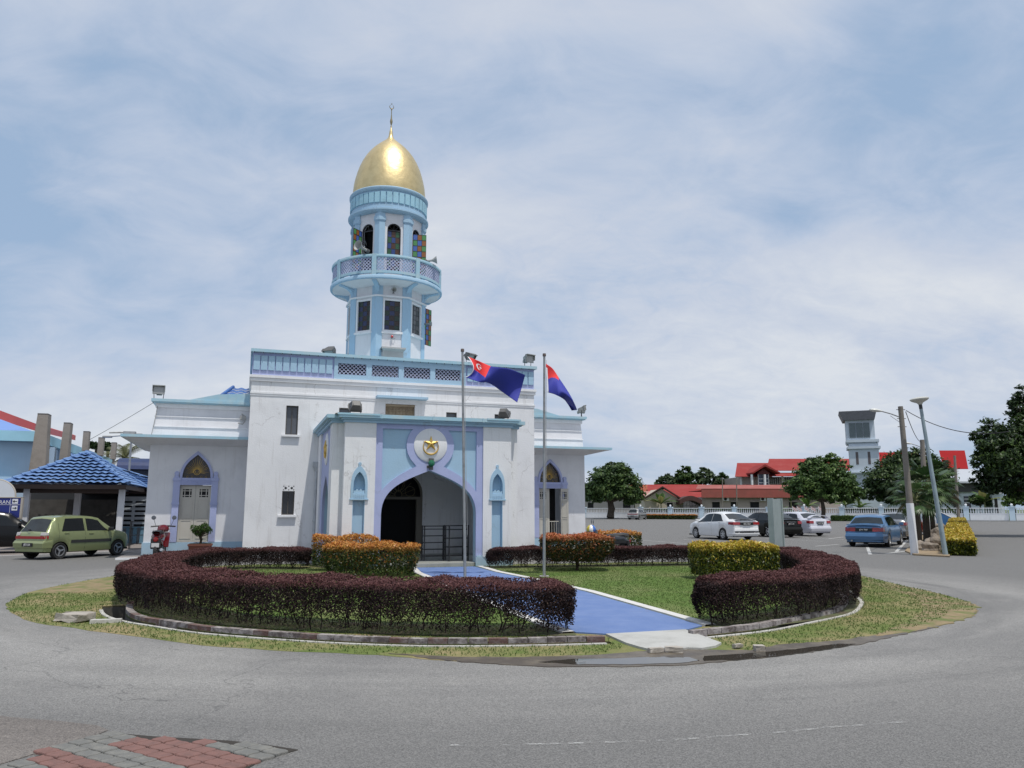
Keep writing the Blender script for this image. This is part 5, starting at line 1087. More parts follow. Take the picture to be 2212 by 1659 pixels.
def moped(loc_,rz,label,body,name='motor_scooter'):
    t=thing(name,label,'motorcycle',loc_,rz)   # +y forward, z up
    for y in (-.60,.62):
        w=M();w.lathe([(.19,-.035),(.255,-.045),(.275,0),(.255,.045),(.19,.035)],24,axis='x',c3=(0,y,.275));o=w.build('wheel',mat('tyre_rubber',(.018,.018,.019),.75),t,smooth=True)
        q=M();q.lathe([(.20,-.02),(.17,-.02),(.17,.02),(.20,.02),(.20,-.02)],20,axis='x',c3=(0,y,.275))
        for k in range(5): a=2*PI*k/5;q.tube([(0,y,.275),(0,y+.18*math.cos(a),.275+.18*math.sin(a))],.012,5)
        q.build('rim',alloy,o)
    b=M();prof=[(-.72,.62,.10,.10),(-.62,.70,.15,.16),(-.35,.70,.18,.18),(-.1,.62,.13,.17),(.05,.50,.08,.14),(.2,.50,.07,.13)]
    vs=[];n=12
    for y,z,w_,h_ in prof:
        for k in range(n): a=2*PI*k/n;vs.append((w_*math.cos(a),y,z+h_*math.sin(a)))
    b.add(vs,[(i*n+k,i*n+(k+1)%n,(i+1)*n+(k+1)%n,(i+1)*n+k) for i in range(len(prof)-1) for k in range(n)]+[tuple(range(n))]);b.build('body',body,t,smooth=True)
    b=M();b.add([(-.19,.28,.35),(.19,.28,.35),(.21,.36,.8),(-.21,.36,.8),(-.14,.44,.35),(.14,.44,.35),(.15,.48,.8),(-.15,.48,.8)],[(0,1,2,3),(7,6,5,4),(0,4,5,1),(1,5,6,2),(2,6,7,3),(3,7,4,0)]);b.build('leg_shield',body,t,bevel=.02)
    b=M();b.T=Matrix.Translation((0,.36,.92));b.lathe([(0,.12),(.08,.11),(.15,.05),(.17,-.03),(.13,-.1),(0,-.12)],16);b.build('headlamp_cowl',body,t,smooth=True)
    b=M();vs=[]
    for y,z,w_ in ((-.78,.83,.10),(-.6,.86,.15),(-.3,.83,.15),(-.05,.79,.12),(.05,.74,.07)):
        for x,dz in ((-w_,-.04),(-w_*.8,.02),(0,.035),(w_*.8,.02),(w_,-.04)): vs.append((x,y,z+dz))
    b.add(vs,[(i*5+k,i*5+k+1,i*5+6+k,i*5+5+k) for i in range(4) for k in range(4)]+[(0,5,10,15,20,24,19,14,9,4)]);b.build('seat',blk,t,smooth=True)
    b=M();b.tube([(-.33,.30,.98),(-.1,.38,1.0),(.1,.38,1.0),(.33,.30,.98)],.026,6);b.build('handlebar',dkm,t)
    for s in (-1,1):
        b=M();b.tube([(s*.2,.34,1.0),(s*.24,.36,1.1),(s*.27,.36,1.2)],.007,5);b.T=Matrix.Translation((s*.28,.36,1.25))@Matrix.Scale(.6,4,(1,0,0)) if 0 else Matrix();b.lathe([(0,-.01),(.06,-.008),(.065,0),(.06,.012),(0,.02)],14,axis='y',c3=(s*.28,.36,1.25));b.build('mirror',mat('mirror_back',(.12,.13,.15),.2,metal=.3),t)
    b=M();b.box(-.13,.13,-.80,-.72,.35,.66);b.build('mudguard',blk,t,bevel=.02)
    b=M();b.lathe([(0,-.04),(.055,-.035),(.07,0)],14,axis='y',c3=(0,-.80,.62));b.build('tail_light',mat('red_lens',(.22,.015,.015),.2),t,smooth=True)
    b=M();b.box(-.10,.10,-.825,-.815,.40,.52);o=b.build('number_plate',mat('plate_grey',(.55,.55,.55),.5),t)
    b=M();b.tube([(.12,.0,.25),(.15,-.4,.27),(.15,-.75,.33)],[.03,.045,.045],10);b.build('exhaust',alloy,t,smooth=True)
    b=M();b.tube([(0,.62,.275),(0,.5,.6),(0,.38,.92)],.03,8);b.tube([(0,-.6,.275),(0,-.3,.35),(0,.25,.33)],.045,8);b.box(-.08,.08,-.2,.15,.2,.42);b.build('frame',dkm,t)
    return t
p=DY(347,1160,25.25);moped((p.x,p.y,.0),R(15),'dark red scooter seen from behind, parked before the left wing',mat('dark_red_paint',(.13,.006,.011),.2,coat=.8),'motor_scooter').scale=(1.12,1.05,1.06)
p1=DY(1335,1160,24.6);mb=moped((p1.x-.42,p1.y+.2,-.03),R(90),'dark motorcycle parked behind the hedge right of the red topped bush',mat('dark_blue_grey_paint',(.03,.035,.045),.3,coat=.3),'motorcycle')
hx_=DY(1277,1144,24.55);hl=thing('helmet','shiny multicoloured helmet hanging on the handlebar of the dark motorcycle','helmet',(hx_.x,hx_.y,hx_.z-.1),0)
def dome3(m,r,a0,a1): m.lathe([(r*math.cos(t),.1+r*math.sin(t)) for t in [R(-25)+R(115)*i/8 for i in range(9)]],10,a0=a0,a1=a1)
for nm,c,a0,a1 in (('yellow_panel',(.55,.45,.06),PI*.9,PI*1.35),('blue_panel',(.02,.12,.45),PI*1.6,PI*2.05),('white_panel',(.75,.76,.78),PI*1.35,PI*1.6),('teal_panel',(.1,.35,.4),0.05*PI,.9*PI)):
    m=M();dome3(m,.155,a0,a1);m.build('shell_panel',mat(nm,c,.15,coat=.8),hl,smooth=True,fix=False)
m=M();m.tube([(.155*math.cos(t),.155*math.sin(t),.035) for t in [2*PI*i/20 for i in range(21)]],.01,5,cap=False);m.build('trim',blk,hl)
# ================================================================ CARS  (+y = forward, z up)
glassm=mat('tinted_glass',(.008,.009,.01),.05,spec=.45);glassl=mat('rear_glass',(.018,.024,.027),.06,spec=.5,var=.6,vs=3)
redl=mat('tail_lamp_red',(.28,.012,.015),.15,coat=.6);clrl=mat('lamp_clear',(.45,.43,.42),.15,coat=.5);trimm=mat('car_trim',(.03,.032,.03),.5);plm=mat('plate_black',(.01,.01,.01),.4);ltr=mat('plate_letters',(.75,.75,.75),.5)
undm=mat('underbody',(.008,.008,.008),.9)
def lin(P,y): return float(np.interp(y,[a for a,_ in P],[b for _,b in P]))
class Car:
    def __init__(s,L,Wd,top,belt,axles,wr,sill=.2,plan=None,tum=.22,roofdrop=.05):
        s.L,s.W,s.top,s.belt,s.ax,s.wr,s.sill,s.tum,s.rd=L,Wd/2,top,belt,axles,wr,sill,tum,roofdrop
        s.plan=plan or [(-L/2,.80),(-L/2+.05,.90),(-L/2+.3,.97),(-L/2+.8,1),(L/2-1.0,1),(L/2-.45,.95),(L/2-.15,.84),(L/2,.70)]
    def half(s,y):
        T=lin(s.top,y);w=s.W*lin(s.plan,y);B=s.sill+.06*max(0,abs(y)-s.L/2+.4)
        for a in s.ax:
            r=s.wr+.055
            if abs(y-a)<r: B=max(B,math.sqrt(r*r-(y-a)**2)+s.wr*.93)
        Lb=lin(s.belt,y);gh=T-Lb;f=min(max(gh/.42,0),1);Lc=min(Lb,T-.055)
        B=min(B,Lc-.06);rw=1-s.tum*f;hh=Lc-B
        e=.035+s.rd*f
        return [(0,T),(.55*w*rw,T-.012-.008*f),(.88*w*rw,T-.04*(.5+.5*f)),(w*(.955-s.tum*f*.9),T-.028-e),(w*.965,Lc),(w*1.0,Lc-.22*hh),(w*.995,B+.25*hh),(w*.95,B)]
    def S(s,y,k):
        h=s.half(y);sg=1 if k>=0 else -1;k=abs(k);i=min(int(k),6);t=k-i;a,b=h[i],h[i+1]
        return Vector((sg*(a[0]+(b[0]-a[0])*t),y,a[1]+(b[1]-a[1])*t))
    def nrm(s,y,k):
        e=.01;a=s.S(y+e,k)-s.S(y-e,k);b=s.S(y,k+.02)-s.S(y,k-.02);n=a.cross(b)
        c=Vector((0,0,.55));n=n.normalized() if n.length>1e-9 else Vector((0,0,1))
        return n if n.dot(s.S(y,k)-Vector((0,y*.6,.5)))>0 else -n
    def stations(s):
        ys=set();ys|={round(-s.L/2+s.L*i/40,3) for i in range(41)}
        for P in (s.top,s.belt,s.plan): ys|={round(a,3) for a,_ in P if abs(a)<=s.L/2}
        for a in s.ax:
            r=s.wr+.055
            ys|={round(a+r*math.sin(t),3) for t in [PI/2*i/7 for i in range(-7,8)]}|{round(a+r+.004,3),round(a-r-.004,3)}
        ys=sorted(y for y in ys if -s.L/2<=y<=s.L/2);o=[ys[0]]
        for y in ys[1:]:
            if y-o[-1]>.0035: o.append(y)
        return o
    def body(s,paint,parent):
        ys=s.stations();vs=[];K=15
        for y in ys: vs+=[s.S(y,k) for k in range(-7,8)]
        fs=[(i*K+k,i*K+k+1,(i+1)*K+k+1,(i+1)*K+k) for i in range(len(ys)-1) for k in range(K-1)]
        fs+=[tuple(range(K)),tuple(range((len(ys)-1)*K+K-1,(len(ys)-1)*K-1,-1))]
        m=M();m.add(vs,fs);b=m.build('body',paint,parent,smooth=True)
        u=M();w=s.W*.88;u.box(-w,w,-s.L/2+.08,s.L/2-.1,s.sill-.02,s.sill+.04)
        for a in s.ax: u.box(-w*.80,w*.80,a-s.wr-.05,a+s.wr+.05,s.sill-.01,s.wr*2+.07)
        u.build('underbody',undm,parent);return b
    def patch(s,name,c,m,parent,nu=8,nv=4,d=.006):
        """c: 4 corners (y,k) in order; bilinear patch raised d above the skin"""
        q=M();vs=[]
        for j in range(nv+1):
            for i in range(nu+1):
                u,v=i/nu,j/nv;y=(c[0][0]*(1-u)+c[1][0]*u)*(1-v)+(c[3][0]*(1-u)+c[2][0]*u)*v;k=(c[0][1]*(1-u)+c[1][1]*u)*(1-v)+(c[3][1]*(1-u)+c[2][1]*u)*v
                vs.append(s.S(y,k)+s.nrm(y,k)*d)
        q.add(vs,[(j*(nu+1)+i,j*(nu+1)+i+1,(j+1)*(nu+1)+i+1,(j+1)*(nu+1)+i) for j in range(nv) for i in range(nu)]);return q.build(name,m,parent,smooth=True,fix=False)
    def wheels(s,parent,spokes,rr=.64,rm=None):
        for a in s.ax:
            for sd_ in (-1,1):
                c=(sd_*(s.W*.97-.09),a,s.wr);o=wheel(parent,c,s.wr,.18,s.wr*rr);rim(o,c,s.wr*rr,.18,spokes,sd_,rm or alloy)
    def rearpair(s,name,x0,x1,z0,z1,m,parent,wrap=.12,out=.012):
        for sg in (-1,1):
            y=-s.L/2;q=M();w0=s.W*lin(s.plan,y);q.add([(sg*x0,y-out,z0),(sg*x1,y-out+.03,z0),(sg*(x1+.035),y+wrap,z0),(sg*x0,y+.1,z0),(sg*x0,y-out+.02,z1),(sg*x1*.99,y-out+.05,z1),(sg*(x1+.03),y+wrap,z1),(sg*x0,y+.1,z1)],[(0,1,5,4),(1,2,6,5),(2,3,7,6),(3,0,4,7),(4,5,6,7),(0,3,2,1)]);q.build(name,m,parent,bevel=.012)
    def plate_(s,txt,z,parent,w=.5,h=.13,y=None,white=False,ow=None):
        y=y if y is not None else -s.L/2-.03;q=M();q.box(-w/2,w/2,y-.008,y+.02,z-h/2,z+h/2);o=q.build('number_plate',plm,parent)
        if txt: text('lettering',txt,h*.85,ltr,o,Matrix.Translation((0,y-.0095,z))@Matrix.Rotation(PI/2,4,'X'))
    def mirrors(s,y,z,m,parent):
        for sg in (-1,1): q=M();x=sg*(s.W+.07);q.cb((x,y,z),(.17,.10,.12));q.cb((sg*(s.W-.03),y+.02,z-.04),(.12,.04,.03));q.build('mirror',m,parent,bevel=.025)
    def handle(s,y,k,m,parent):
        for sg in (-1,1): p=s.S(y,sg*k);q=M();q.cb((p.x+sg*.012,y,p.z),(.03,.17,.028));q.build('door_handle',m,parent,bevel=.008)
    def seams(s,ys,parent,k0=3.2,k1=6.6):
        q=M()
        for y in ys:
            for sg in (-1,1):
                P=[s.S(y,sg*k)+s.nrm(y,sg*k)*.002 for k in np.linspace(k0 if isinstance(k0,(int,float)) else 4,k1,8)];vs=[]
                for p in P: vs+=[p+Vector((0,-.004,0)),p+Vector((0,.004,0))]
                q.add(vs,[(2*i,2*i+2,2*i+3,2*i+1) for i in range(7)])
        q.build('door_seams',undm,parent,fix=False)
def carpaint(n,c,metal=.0,rough=.28,coat=.6): return mat(n,c,rough,metal=metal,coat=coat,var=.06,vs=5,spec=.3 if coat<.1 else .5)
# ---- green hatchback
def hatch(label,loc_,az,paint,name='parked_car',plate='',simple=False,group=None):
    c=Car(3.40,1.42,[(-1.70,.52),(-1.69,.80),(-1.66,.86),(-1.60,.90),(-1.33,1.33),(-1.25,1.375),(-1.0,1.405),(-.4,1.415),(.1,1.39),(.35,1.34),(.92,.95),(1.05,.905),(1.45,.83),(1.6,.76),(1.67,.66),(1.70,.45)],[(-1.7,.86),(1.7,.86)],(-1.13,1.15),.265,sill=.23,tum=.17,
        plan=[(-1.70,.90),(-1.66,.95),(-1.4,.985),(-.8,1),(.8,1),(1.2,.97),(1.5,.90),(1.65,.78),(1.70,.66)])
    t=thing(name,label,'car',loc_,-az,group)
    c.body(paint,t);c.wheels(t,3)
    g=c.patch('rear_window',[(-1.605,-1.85),(-1.605,1.85),(-1.35,1.75),(-1.35,-1.75)],glassl,t)
    w=M();w.tube([(-.05,-1.70,.93),(-.25,-1.645,1.02)],.012,5);w.box(-.09,-.01,-1.71,-1.68,.90,.96);w.build('wiper',blk,t)
    c.patch('windscreen',[(.42,-1.9),(.42,1.9),(.90,1.9),(.90,-1.9)],glassm,t)
    for sg in (-1,1):
        c.patch('side_window',[(-1.12,sg*3.93),(-.27,sg*3.93),(-.30,sg*2.98),(-.97,sg*2.98)],glassm,t);c.patch('side_window',[(-.17,sg*3.93),(.72,sg*3.93),(.30,sg*3.05),(-.20,sg*2.98)],glassm,t)
        c.patch('side_strip',[(-1.0 if 0 else -.78,sg*5.35),(.80,sg*5.35),(.80,sg*5.65),(-.78,sg*5.65)],trimm,t,d=.012)
    b=M();b.add([(-.66,-1.75,.36),(.66,-1.75,.36),(.715,-1.45,.36),(-.715,-1.45,.36),(-.67,-1.77,.52),(.67,-1.77,.52),(.72,-1.45,.54),(-.72,-1.45,.54),(-.66,-1.72,.60),(.66,-1.72,.60),(.71,-1.45,.62),(-.71,-1.45,.62)],[(0,1,5,4),(1,2,6,5),(3,0,4,7),(4,5,9,8),(5,6,10,9),(7,4,8,11),(8,9,10,11),(0,3,2,1)]);b.build('bumper',paint,t,bevel=.02)
    b=M();b.box(-.62,.62,-1.722,-1.69,.66,.745);b.build('light_bar',redl,t)
    c.rearpair('tail_light',.46,.66,.655,.76,redl,t,out=.025);c.rearpair('reversing_light',.46,.655,.765,.865,clrl,t,out=.015)
    c.plate_(plate,.475,t,.46,.115,-1.775);c.mirrors(.70,.93,blk,t);c.handle(-.95,4.45,paint,t);c.handle(-.02,4.45,paint,t);c.seams((-.24,.80,-1.22),t,k0=3.3)
    b=M();b.tube([(.1,-1.0,1.40),(.1,-1.0,1.44)],.01,5);b.build('aerial',blk,t);return t
gp=G(124,1208);fa=R(20.5)
def place(rr,az,x,y):
    """rr: known ground point of car-local (x,y) -> car origin"""
    f=Vector((math.sin(az),math.cos(az),0));r=Vector((math.cos(az),-math.sin(az),0));return rr-f*y-r*x
hatch('small green hatchback with number plate at its rear, parked at the left',place(gp,fa,.6,-1.13),fa,carpaint('pale_green_paint',(.265,.305,.145),.35,.3),plate='JEX 5A')
# ---- dark estate/SUV at far left
def darkcar(label,loc_,az,paint):
    c=Car(4.3,1.72,[(-2.15,.6),(-2.13,.95),(-2.05,1.02),(-1.75,1.42),(-1.6,1.50),(-1.0,1.55),(-.2,1.56),(.4,1.50),(.6,1.45),(1.2,1.02),(1.35,.98),(1.9,.88),(2.08,.78),(2.15,.5)],[(-2.15,1.0),(2.15,.93)],(-1.3,1.32),.32,sill=.26,tum=.2)
    t=thing('parked_car',label,'car',loc_,-az);c.body(paint,t);c.wheels(t,5)
    c.patch('rear_window',[(-2.0,-1.8),(-2.0,1.8),(-1.77,1.7),(-1.77,-1.7)],glassl,t);c.patch('windscreen',[(.65,-1.9),(.65,1.9),(1.15,1.9),(1.15,-1.9)],glassm,t)
    for sg in (-1,1):
        for a,b,e,f in ((-1.75,-1.12,-1.15,-1.55),(-1.05,-.15,-.2,-1.02),(-.05,.95,.5,-.08)): c.patch('side_window',[(a,sg*3.9),(b,sg*3.9),(e,sg*3.05),(f,sg*3.05)],glassm,t)
    c.rearpair('tail_light',.6,.78,.85,1.0,redl,t);c.plate_('',.7,t);c.mirrors(.95,1.05,paint,t);c.handle(-.9,4.45,alloy,t);c.handle(.1,4.45,alloy,t);c.seams((-.1,1.05,-1.1),t)
    return t
darkcar('dark car cut by the left picture edge, behind the green hatchback',Vector((-19.35,28.9,0)),R(62),carpaint('black_paint',(.006,.006,.007),0,.2,0))
# ---- sedans
def sedan(label,loc_,az,paint,kind,plate='',name='parked_car',sc=1.):
    if kind=='city':
        c=Car(4.44,1.70,[(-2.22,.55),(-2.20,.90),(-2.15,1.02),(-2.05,1.06),(-1.72,1.09),(-1.0,1.40),(-.75,1.455),(-.3,1.48),(.2,1.46),(.5,1.40),(1.25,1.0),(1.4,.97),(1.95,.84),(2.12,.72),(2.22,.5)],[(-2.22,.98),(-1.5,.97),(2.22,.86)],(-1.25,1.35),.305,sill=.2,tum=.24)
    elif kind=='square':
        c=Car(4.30,1.67,[(-2.15,.55),(-2.13,.86),(-2.08,.93),(-1.98,.96),(-1.6,.97),(-1.12,1.30),(-.95,1.35),(-.3,1.385),(.2,1.37),(.45,1.31),(1.05,.95),(1.2,.92),(1.85,.80),(2.05,.70),(2.15,.45)],[(-2.15,.90),(2.15,.88)],(-1.2,1.3),.29,sill=.2,tum=.22)
    else:
        c=Car(4.45,1.70,[(-2.22,.55),(-2.20,.92),(-2.14,1.02),(-2.02,1.05),(-1.65,1.07),(-1.05,1.39),(-.8,1.43),(-.3,1.455),(.2,1.44),(.5,1.38),(1.2,1.0),(1.35,.96),(1.95,.83),(2.12,.72),(2.22,.5)],[(-2.22,.98),(2.22,.9)],(-1.24,1.36),.31,sill=.2,tum=.23)
    L=c.L;t=thing(name,label,'car',loc_,-az);c.body(paint,t);c.wheels(t,7 if kind=='city' else 5)
    T=dict(c.top);ry=[a for a,_ in c.top][4];fy=[a for a,_ in c.top][5]
    c.patch('rear_window',[(ry+.04,-1.95),(ry+.04,1.95),(fy-.06,1.7),(fy-.06,-1.7)],glassl if kind!='city' else glassm,t);c.patch('windscreen',[(.5,-1.9),(.5,1.9),(1.12,1.9),(1.12,-1.9)],glassm,t)
    for sg in (-1,1):
        c.patch('side_window',[(ry+.36,sg*3.97),(-.27,sg*3.97),(-.28,sg*2.95),(fy+.10,sg*2.95)],glassm,t);c.patch('side_window',[(-.24,sg*3.97),(1.08,sg*3.97),(.48,sg*2.95),(-.25,sg*2.95)],glassm,t)
    c.mirrors(.98,1.0 if kind!='square' else .95,paint,t);c.handle(-1.0,4.4,paint,t);c.handle(-.02,4.4,paint,t);c.seams((-.26,.98,-1.05),t,k0=3.9)
    if kind=='city':
        c.rearpair('tail_light',.40,.80,.80,.94,redl,t,wrap=.42,out=.03);b=M();b.box(-.40,.40,-2.255,-2.19,.79,.93);b.build('plate_recess',plm,t)
        c.plate_(plate,.84,t,.46,.12,-2.265);b=M();b.add([(-.62,-2.22,1.065),(.62,-2.22,1.065),(.66,-1.98,1.10),(-.66,-1.98,1.10),(-.62,-2.24,1.10),(.62,-2.24,1.10),(.66,-2.0,1.12),(-.66,-2.0,1.12)],[(0,1,5,4),(1,2,6,5),(2,3,7,6),(3,0,4,7),(4,5,6,7),(0,3,2,1)]);b.build('spoiler',blk,t)
        b=M();b.box(-.45,.45,-2.275,-2.2,.40,.46);b.box(-.70,-.50,-2.25,-2.15,.40,.455);b.box(.50,.70,-2.25,-2.15,.40,.455);b.build('bumper_vent',blk,t)
        b=M();b.add([(-.74,-2.26,.27),(.74,-2.26,.27),(.84,-1.8,.27),(-.84,-1.8,.27),(-.76,-2.29,.38),(.76,-2.29,.38),(.85,-1.8,.38),(-.85,-1.8,.38)],[(0,1,5,4),(1,2,6,5),(2,3,7,6),(3,0,4,7),(4,5,6,7),(0,3,2,1)]);b.add([(-.74,-2.25,.47),(.74,-2.25,.47),(.83,-1.9,.47),(-.83,-1.9,.47),(-.70,-2.23,.62),(.70,-2.23,.62),(.80,-1.9,.66),(-.80,-1.9,.66)],[(0,1,5,4),(1,2,6,5),(2,3,7,6),(3,0,4,7),(4,5,6,7),(0,3,2,1)]);b.build('bumper',paint,t,bevel=.03)
    else:
        b=M();y=-L/2;b.add([(-.74,y-.05,.30),(.74,y-.05,.30),(.83,y+.4,.30),(-.83,y+.4,.30),(-.76,y-.08,.46),(.76,y-.08,.46),(.84,y+.4,.50),(-.84,y+.4,.50),(-.72,y-.04,.60),(.72,y-.04,.60),(.81,y+.4,.62),(-.81,y+.4,.62)],[(0,1,5,4),(1,2,6,5),(3,0,4,7),(4,5,9,8),(5,6,10,9),(7,4,8,11),(8,9,10,11),(0,3,2,1)]);b.build('bumper',paint,t,bevel=.03)
        if kind=='square':
            c.rearpair('tail_light',.32,.76,.66,.83,redl,t,wrap=.2,out=.02);b=M();b.box(-.34,.34,y-.02,y+.05,.66,.80);b.build('rear_panel',plm,t);c.plate_(plate,.735,t,.44,.10,y-.03)
            b=M();b.box(-.68,.68,y-.03,y+.06,.925,.965);b.build('spoiler_lip',paint,t,bevel=.015)
            b=M();b.tube([(-.5,y-.1,.27),(-.5,y+.3,.27)],.035,8);b.build('exhaust',steel,t)
        else:
            c.rearpair('tail_light',.48,.78,.76,.92,redl,t,wrap=.25,out=.02);c.plate_(plate,.76,t,.42,.12,y-.03)
            b=M();b.box(-.3,.3,y-.03,y+.03,.86,.885);b.build('chrome_strip',alloy,t)
            if kind=='wing':
                b=M();b.box(-.03-.55,-.55+.03,y+.1,y+.18,1.04,1.2);b.box(.52,.58,y+.1,y+.18,1.04,1.2)
                vs=[]
                for i in range(13):
                    x=-.72+1.44*i/12;z=1.21-.16*abs(2*i/12-1)**4
                    vs+=[(x,y+.02,z),(x,y+.28,z+.02),(x,y+.28,z+.045),(x,y+.02,z+.035)]
                b.add(vs,[(i*4+k,i*4+(k+1)%4,i*4+4+(k+1)%4,i*4+4+k) for i in range(12) for k in range(4)]);b.build('rear_wing',paint,t)
            elif kind=='lip': b=M();b.box(-.60,.60,y-.0,y+.12,1.04,1.075);b.build('spoiler',blk,t,bevel=.01)
    return t
az3=-A
w1_=G(1590,1166);sedan('white sedan with black lip spoiler, nearest of the parked row',place(w1_,az3,0,-1.25),az3,carpaint('white_car_paint',(.74,.75,.76),0,.25),'city','BNL 4654')
wb_=G(1686,1160);sedan('black sedan parked between the white sedan and the silver winged one',place(wb_,az3,0,-1.24),az3,carpaint('black_car_paint',(.006,.007,.006),0,.2,0),'lip','JPC 1173')
wc_=G(1745,1157.5);sedan('pearl white sedan with raised rear wing behind the black one',place(wc_,az3,-.15,-1.24),az3,carpaint('pearl_paint',(.62,.63,.70),.1,.25),'wing','BHP 708')
azb=R(37);bl_=G(1845,1179.5);sedan('metallic blue square sedan parked by the palms',place(bl_,azb,-.66,-1.2),azb,carpaint('metallic_blue_paint',(.07,.165,.32),.15,.3,.3),'square','JDA 7687')
bs2=G(1963,1166);sedan('silver grey car parked beyond the blue sedan',place(bs2,azb,.68,-1.24),azb,carpaint('silver_grey_paint',(.28,.29,.30),.6,.3),'plain','')
rs_=G(1985,1157);sedan('red car mostly hidden behind the poles and the silver grey car',place(rs_,azb,.68,-1.24),azb,carpaint('red_car_paint',(.42,.02,.02),.1,.25),'plain','')
van=hatch('small silver hatchback far off beside the balustrade wall and clipped tree',DY(1378,1120,121.5)*Vector((1,1,0)) if 0 else Vector((DY(1377,1120,121).x,121,0)),R(30),carpaint('faded_silver_paint',(.30,.31,.31),.3,.35));van.scale=(1.25,1.25,1.22)
# ================================================================ TREES
tk=mat('tree_bark',(.075,.06,.045),.95,var=.4,vs=3,bump=.4,bs=8)
def gm(n,a,b,c): return leafmat(n,[(0,a),(.5,b),(.9,c),(1,tuple(min(1,x*1.5) for x in c))],.5,.25)
lf_m=gm('mango_leaf',(.020,.045,.013),(.052,.10,.025),(.135,.20,.055));lf_d=gm('dark_leaf',(.016,.034,.012),(.038,.075,.022),(.10,.15,.042));lf_g=gm('green_leaf',(.026,.055,.015),(.070,.132,.032),(.155,.235,.06));lf_b=gm('bamboo_leaf',(.03,.05,.02),(.06,.095,.04),(.11,.15,.06));lf_n=gm('near_leaf',(.010,.022,.008),(.024,.052,.013),(.09,.15,.03))
def tree(name,label,base,blobs,n,ls,m,tr=.16,seed=1,group=None,gap=.25,asp=.42,bright=None):
    """blobs: (dx,dy,z,rx,ry,rz) relative to base"""
    t=thing(name,label,'tree',base,0,group);rg=np.random.default_rng(seed);Cs=[];Ns=[];vol=np.array([b[3]*b[4]+b[3]*b[5]+b[4]*b[5] for b in blobs]);nn=(n*vol/vol.sum()).astype(int)
    for b,k in zip(blobs,nn):
        # clusters on the shell of each blob
        nc=max(10,int(k/42));u=rg.normal(size=(nc,3));u/=np.linalg.norm(u,axis=1,keepdims=True);u[:,2]=np.where(u[:,2]<-.8,-u[:,2]*.6,u[:,2])
        rad=(.62+.38*rg.random((nc,1))**.6)*(1+.17*rg.normal(size=(nc,1)));cc=u*rad*np.array(b[3:6])+np.array(b[:3]);idx=rg.integers(0,nc,k);cs=.135*min(b[3:6])*(.5+rg.random(nc)*1.2)
        C=cc[idx]+rg.normal(size=(k,3))*cs[idx][:,None]*[1,1,.55];Cs.append(C);Ns.append(u[idx]*.6+rg.normal(size=(k,3))*.5+[0,0,.45])
    C=np.concatenate(Cs);Nn=np.concatenate(Ns);C[:,2]=np.maximum(C[:,2],.25)
    npmesh('crown',leafV(C,Nn,ls*(.6+rg.random(len(C))*.8),asp),4,m,t,attrs={'rnd':np.clip(rg.random(len(C))*.8+.2*np.sin(C[:,0]*1.3+C[:,1])*np.sin(C[:,2]*1.7),0,1)})
    w=M();zs=min(b[2]-b[5]*.6 for b in blobs);zs=max(zs,.4);w.tube([(0,0,-.05),(0,0,.3),(tr*.4,0,zs*.6),(0,tr*.3,zs+.3)],[tr*1.5,tr*1.1,tr,tr*.85],9)
    for b in blobs:
        for j in range(3):
            a=rg.random()*6.28;e=(b[0]+math.cos(a)*b[3]*.5,b[1]+math.sin(a)*b[4]*.5,b[2]+b[5]*.3*rg.random());md=(e[0]*.45,e[1]*.45,(zs+e[2])/2+.1);w.tube([(0,0,zs),md,e],[tr*.6,tr*.4,tr*.1],6,cap=False)
    w.build('trunk',tk,t,fix=False);return t
def TB(px,Y,L,): 
    b=DY(px,1100,Y);return Vector((b.x,b.y,0))
def blobpx(base,Y,L):
    """L: (px,py,rx_px,rz_px[,dy]) -> blobs relative to base"""
    s=Y/F*1.01;o=[]
    for q in L:
        p=DY(q[0],q[1],Y);dy=q[4] if len(q)>4 else 0;o.append((p.x-base.x,dy,p.z,q[2]*s,q[2]*s*.9,q[3]*s))
    return o
def treepx(name,label,px,Y,L,n,ls,m,**k): b=TB(px,Y,0);return tree(name,label,b,blobpx(b,Y,L),n,ls,m,**k)
treepx('mango_tree','round dense tree standing at the balustrade wall right of the mosque',1318,128,[(1318,1046,40,36),(1296,1066,28,22),(1350,1052,32,30),(1366,1072,24,18),(1330,1022,28,22),(1282,1064,20,22),(1316,1012,16,12)],26000,.30,lf_m,tr=.6,seed=2)
treepx('shade_tree','broad tree with forked trunk in front of the red roofed school',1777,107,[(1775,1032,40,30),(1740,1048,34,28),(1815,1042,36,30),(1790,1005,28,20),(1838,1062,22,20),(1722,1062,18,16),(1755,1010,22,18),(1780,1066,36,18),(1812,1074,26,14)],28000,.25,lf_g,tr=.30,seed=3)
treepx('dark_tree','dark rounded tree behind the fan palms',1960,118,[(1960,1015,52,40),(1910,1040,38,38),(2012,1028,42,40),(1935,1000,26,20),(1985,992,26,18),(2035,1058,24,30),(1887,1064,22,28),(1960,1060,60,30)],30000,.27,lf_d,tr=.35,seed=4)
b=TB(2248,46,0);tree('roadside_tree','large dark tree reaching in from the right picture edge',b,blobpx(b,46,[(2215,960,52,60),(2160,985,48,48,-1),(2190,1030,60,38),(2135,1000,34,36),(2235,890,40,60),(2130,1045,26,22),(2165,940,36,30,1),(2212,1058,40,22),(2118,968,18,20),(2300,1000,80,80),(2204,880,22,30)]),46000,.125,lf_n,tr=.24,seed=6,asp=.4)
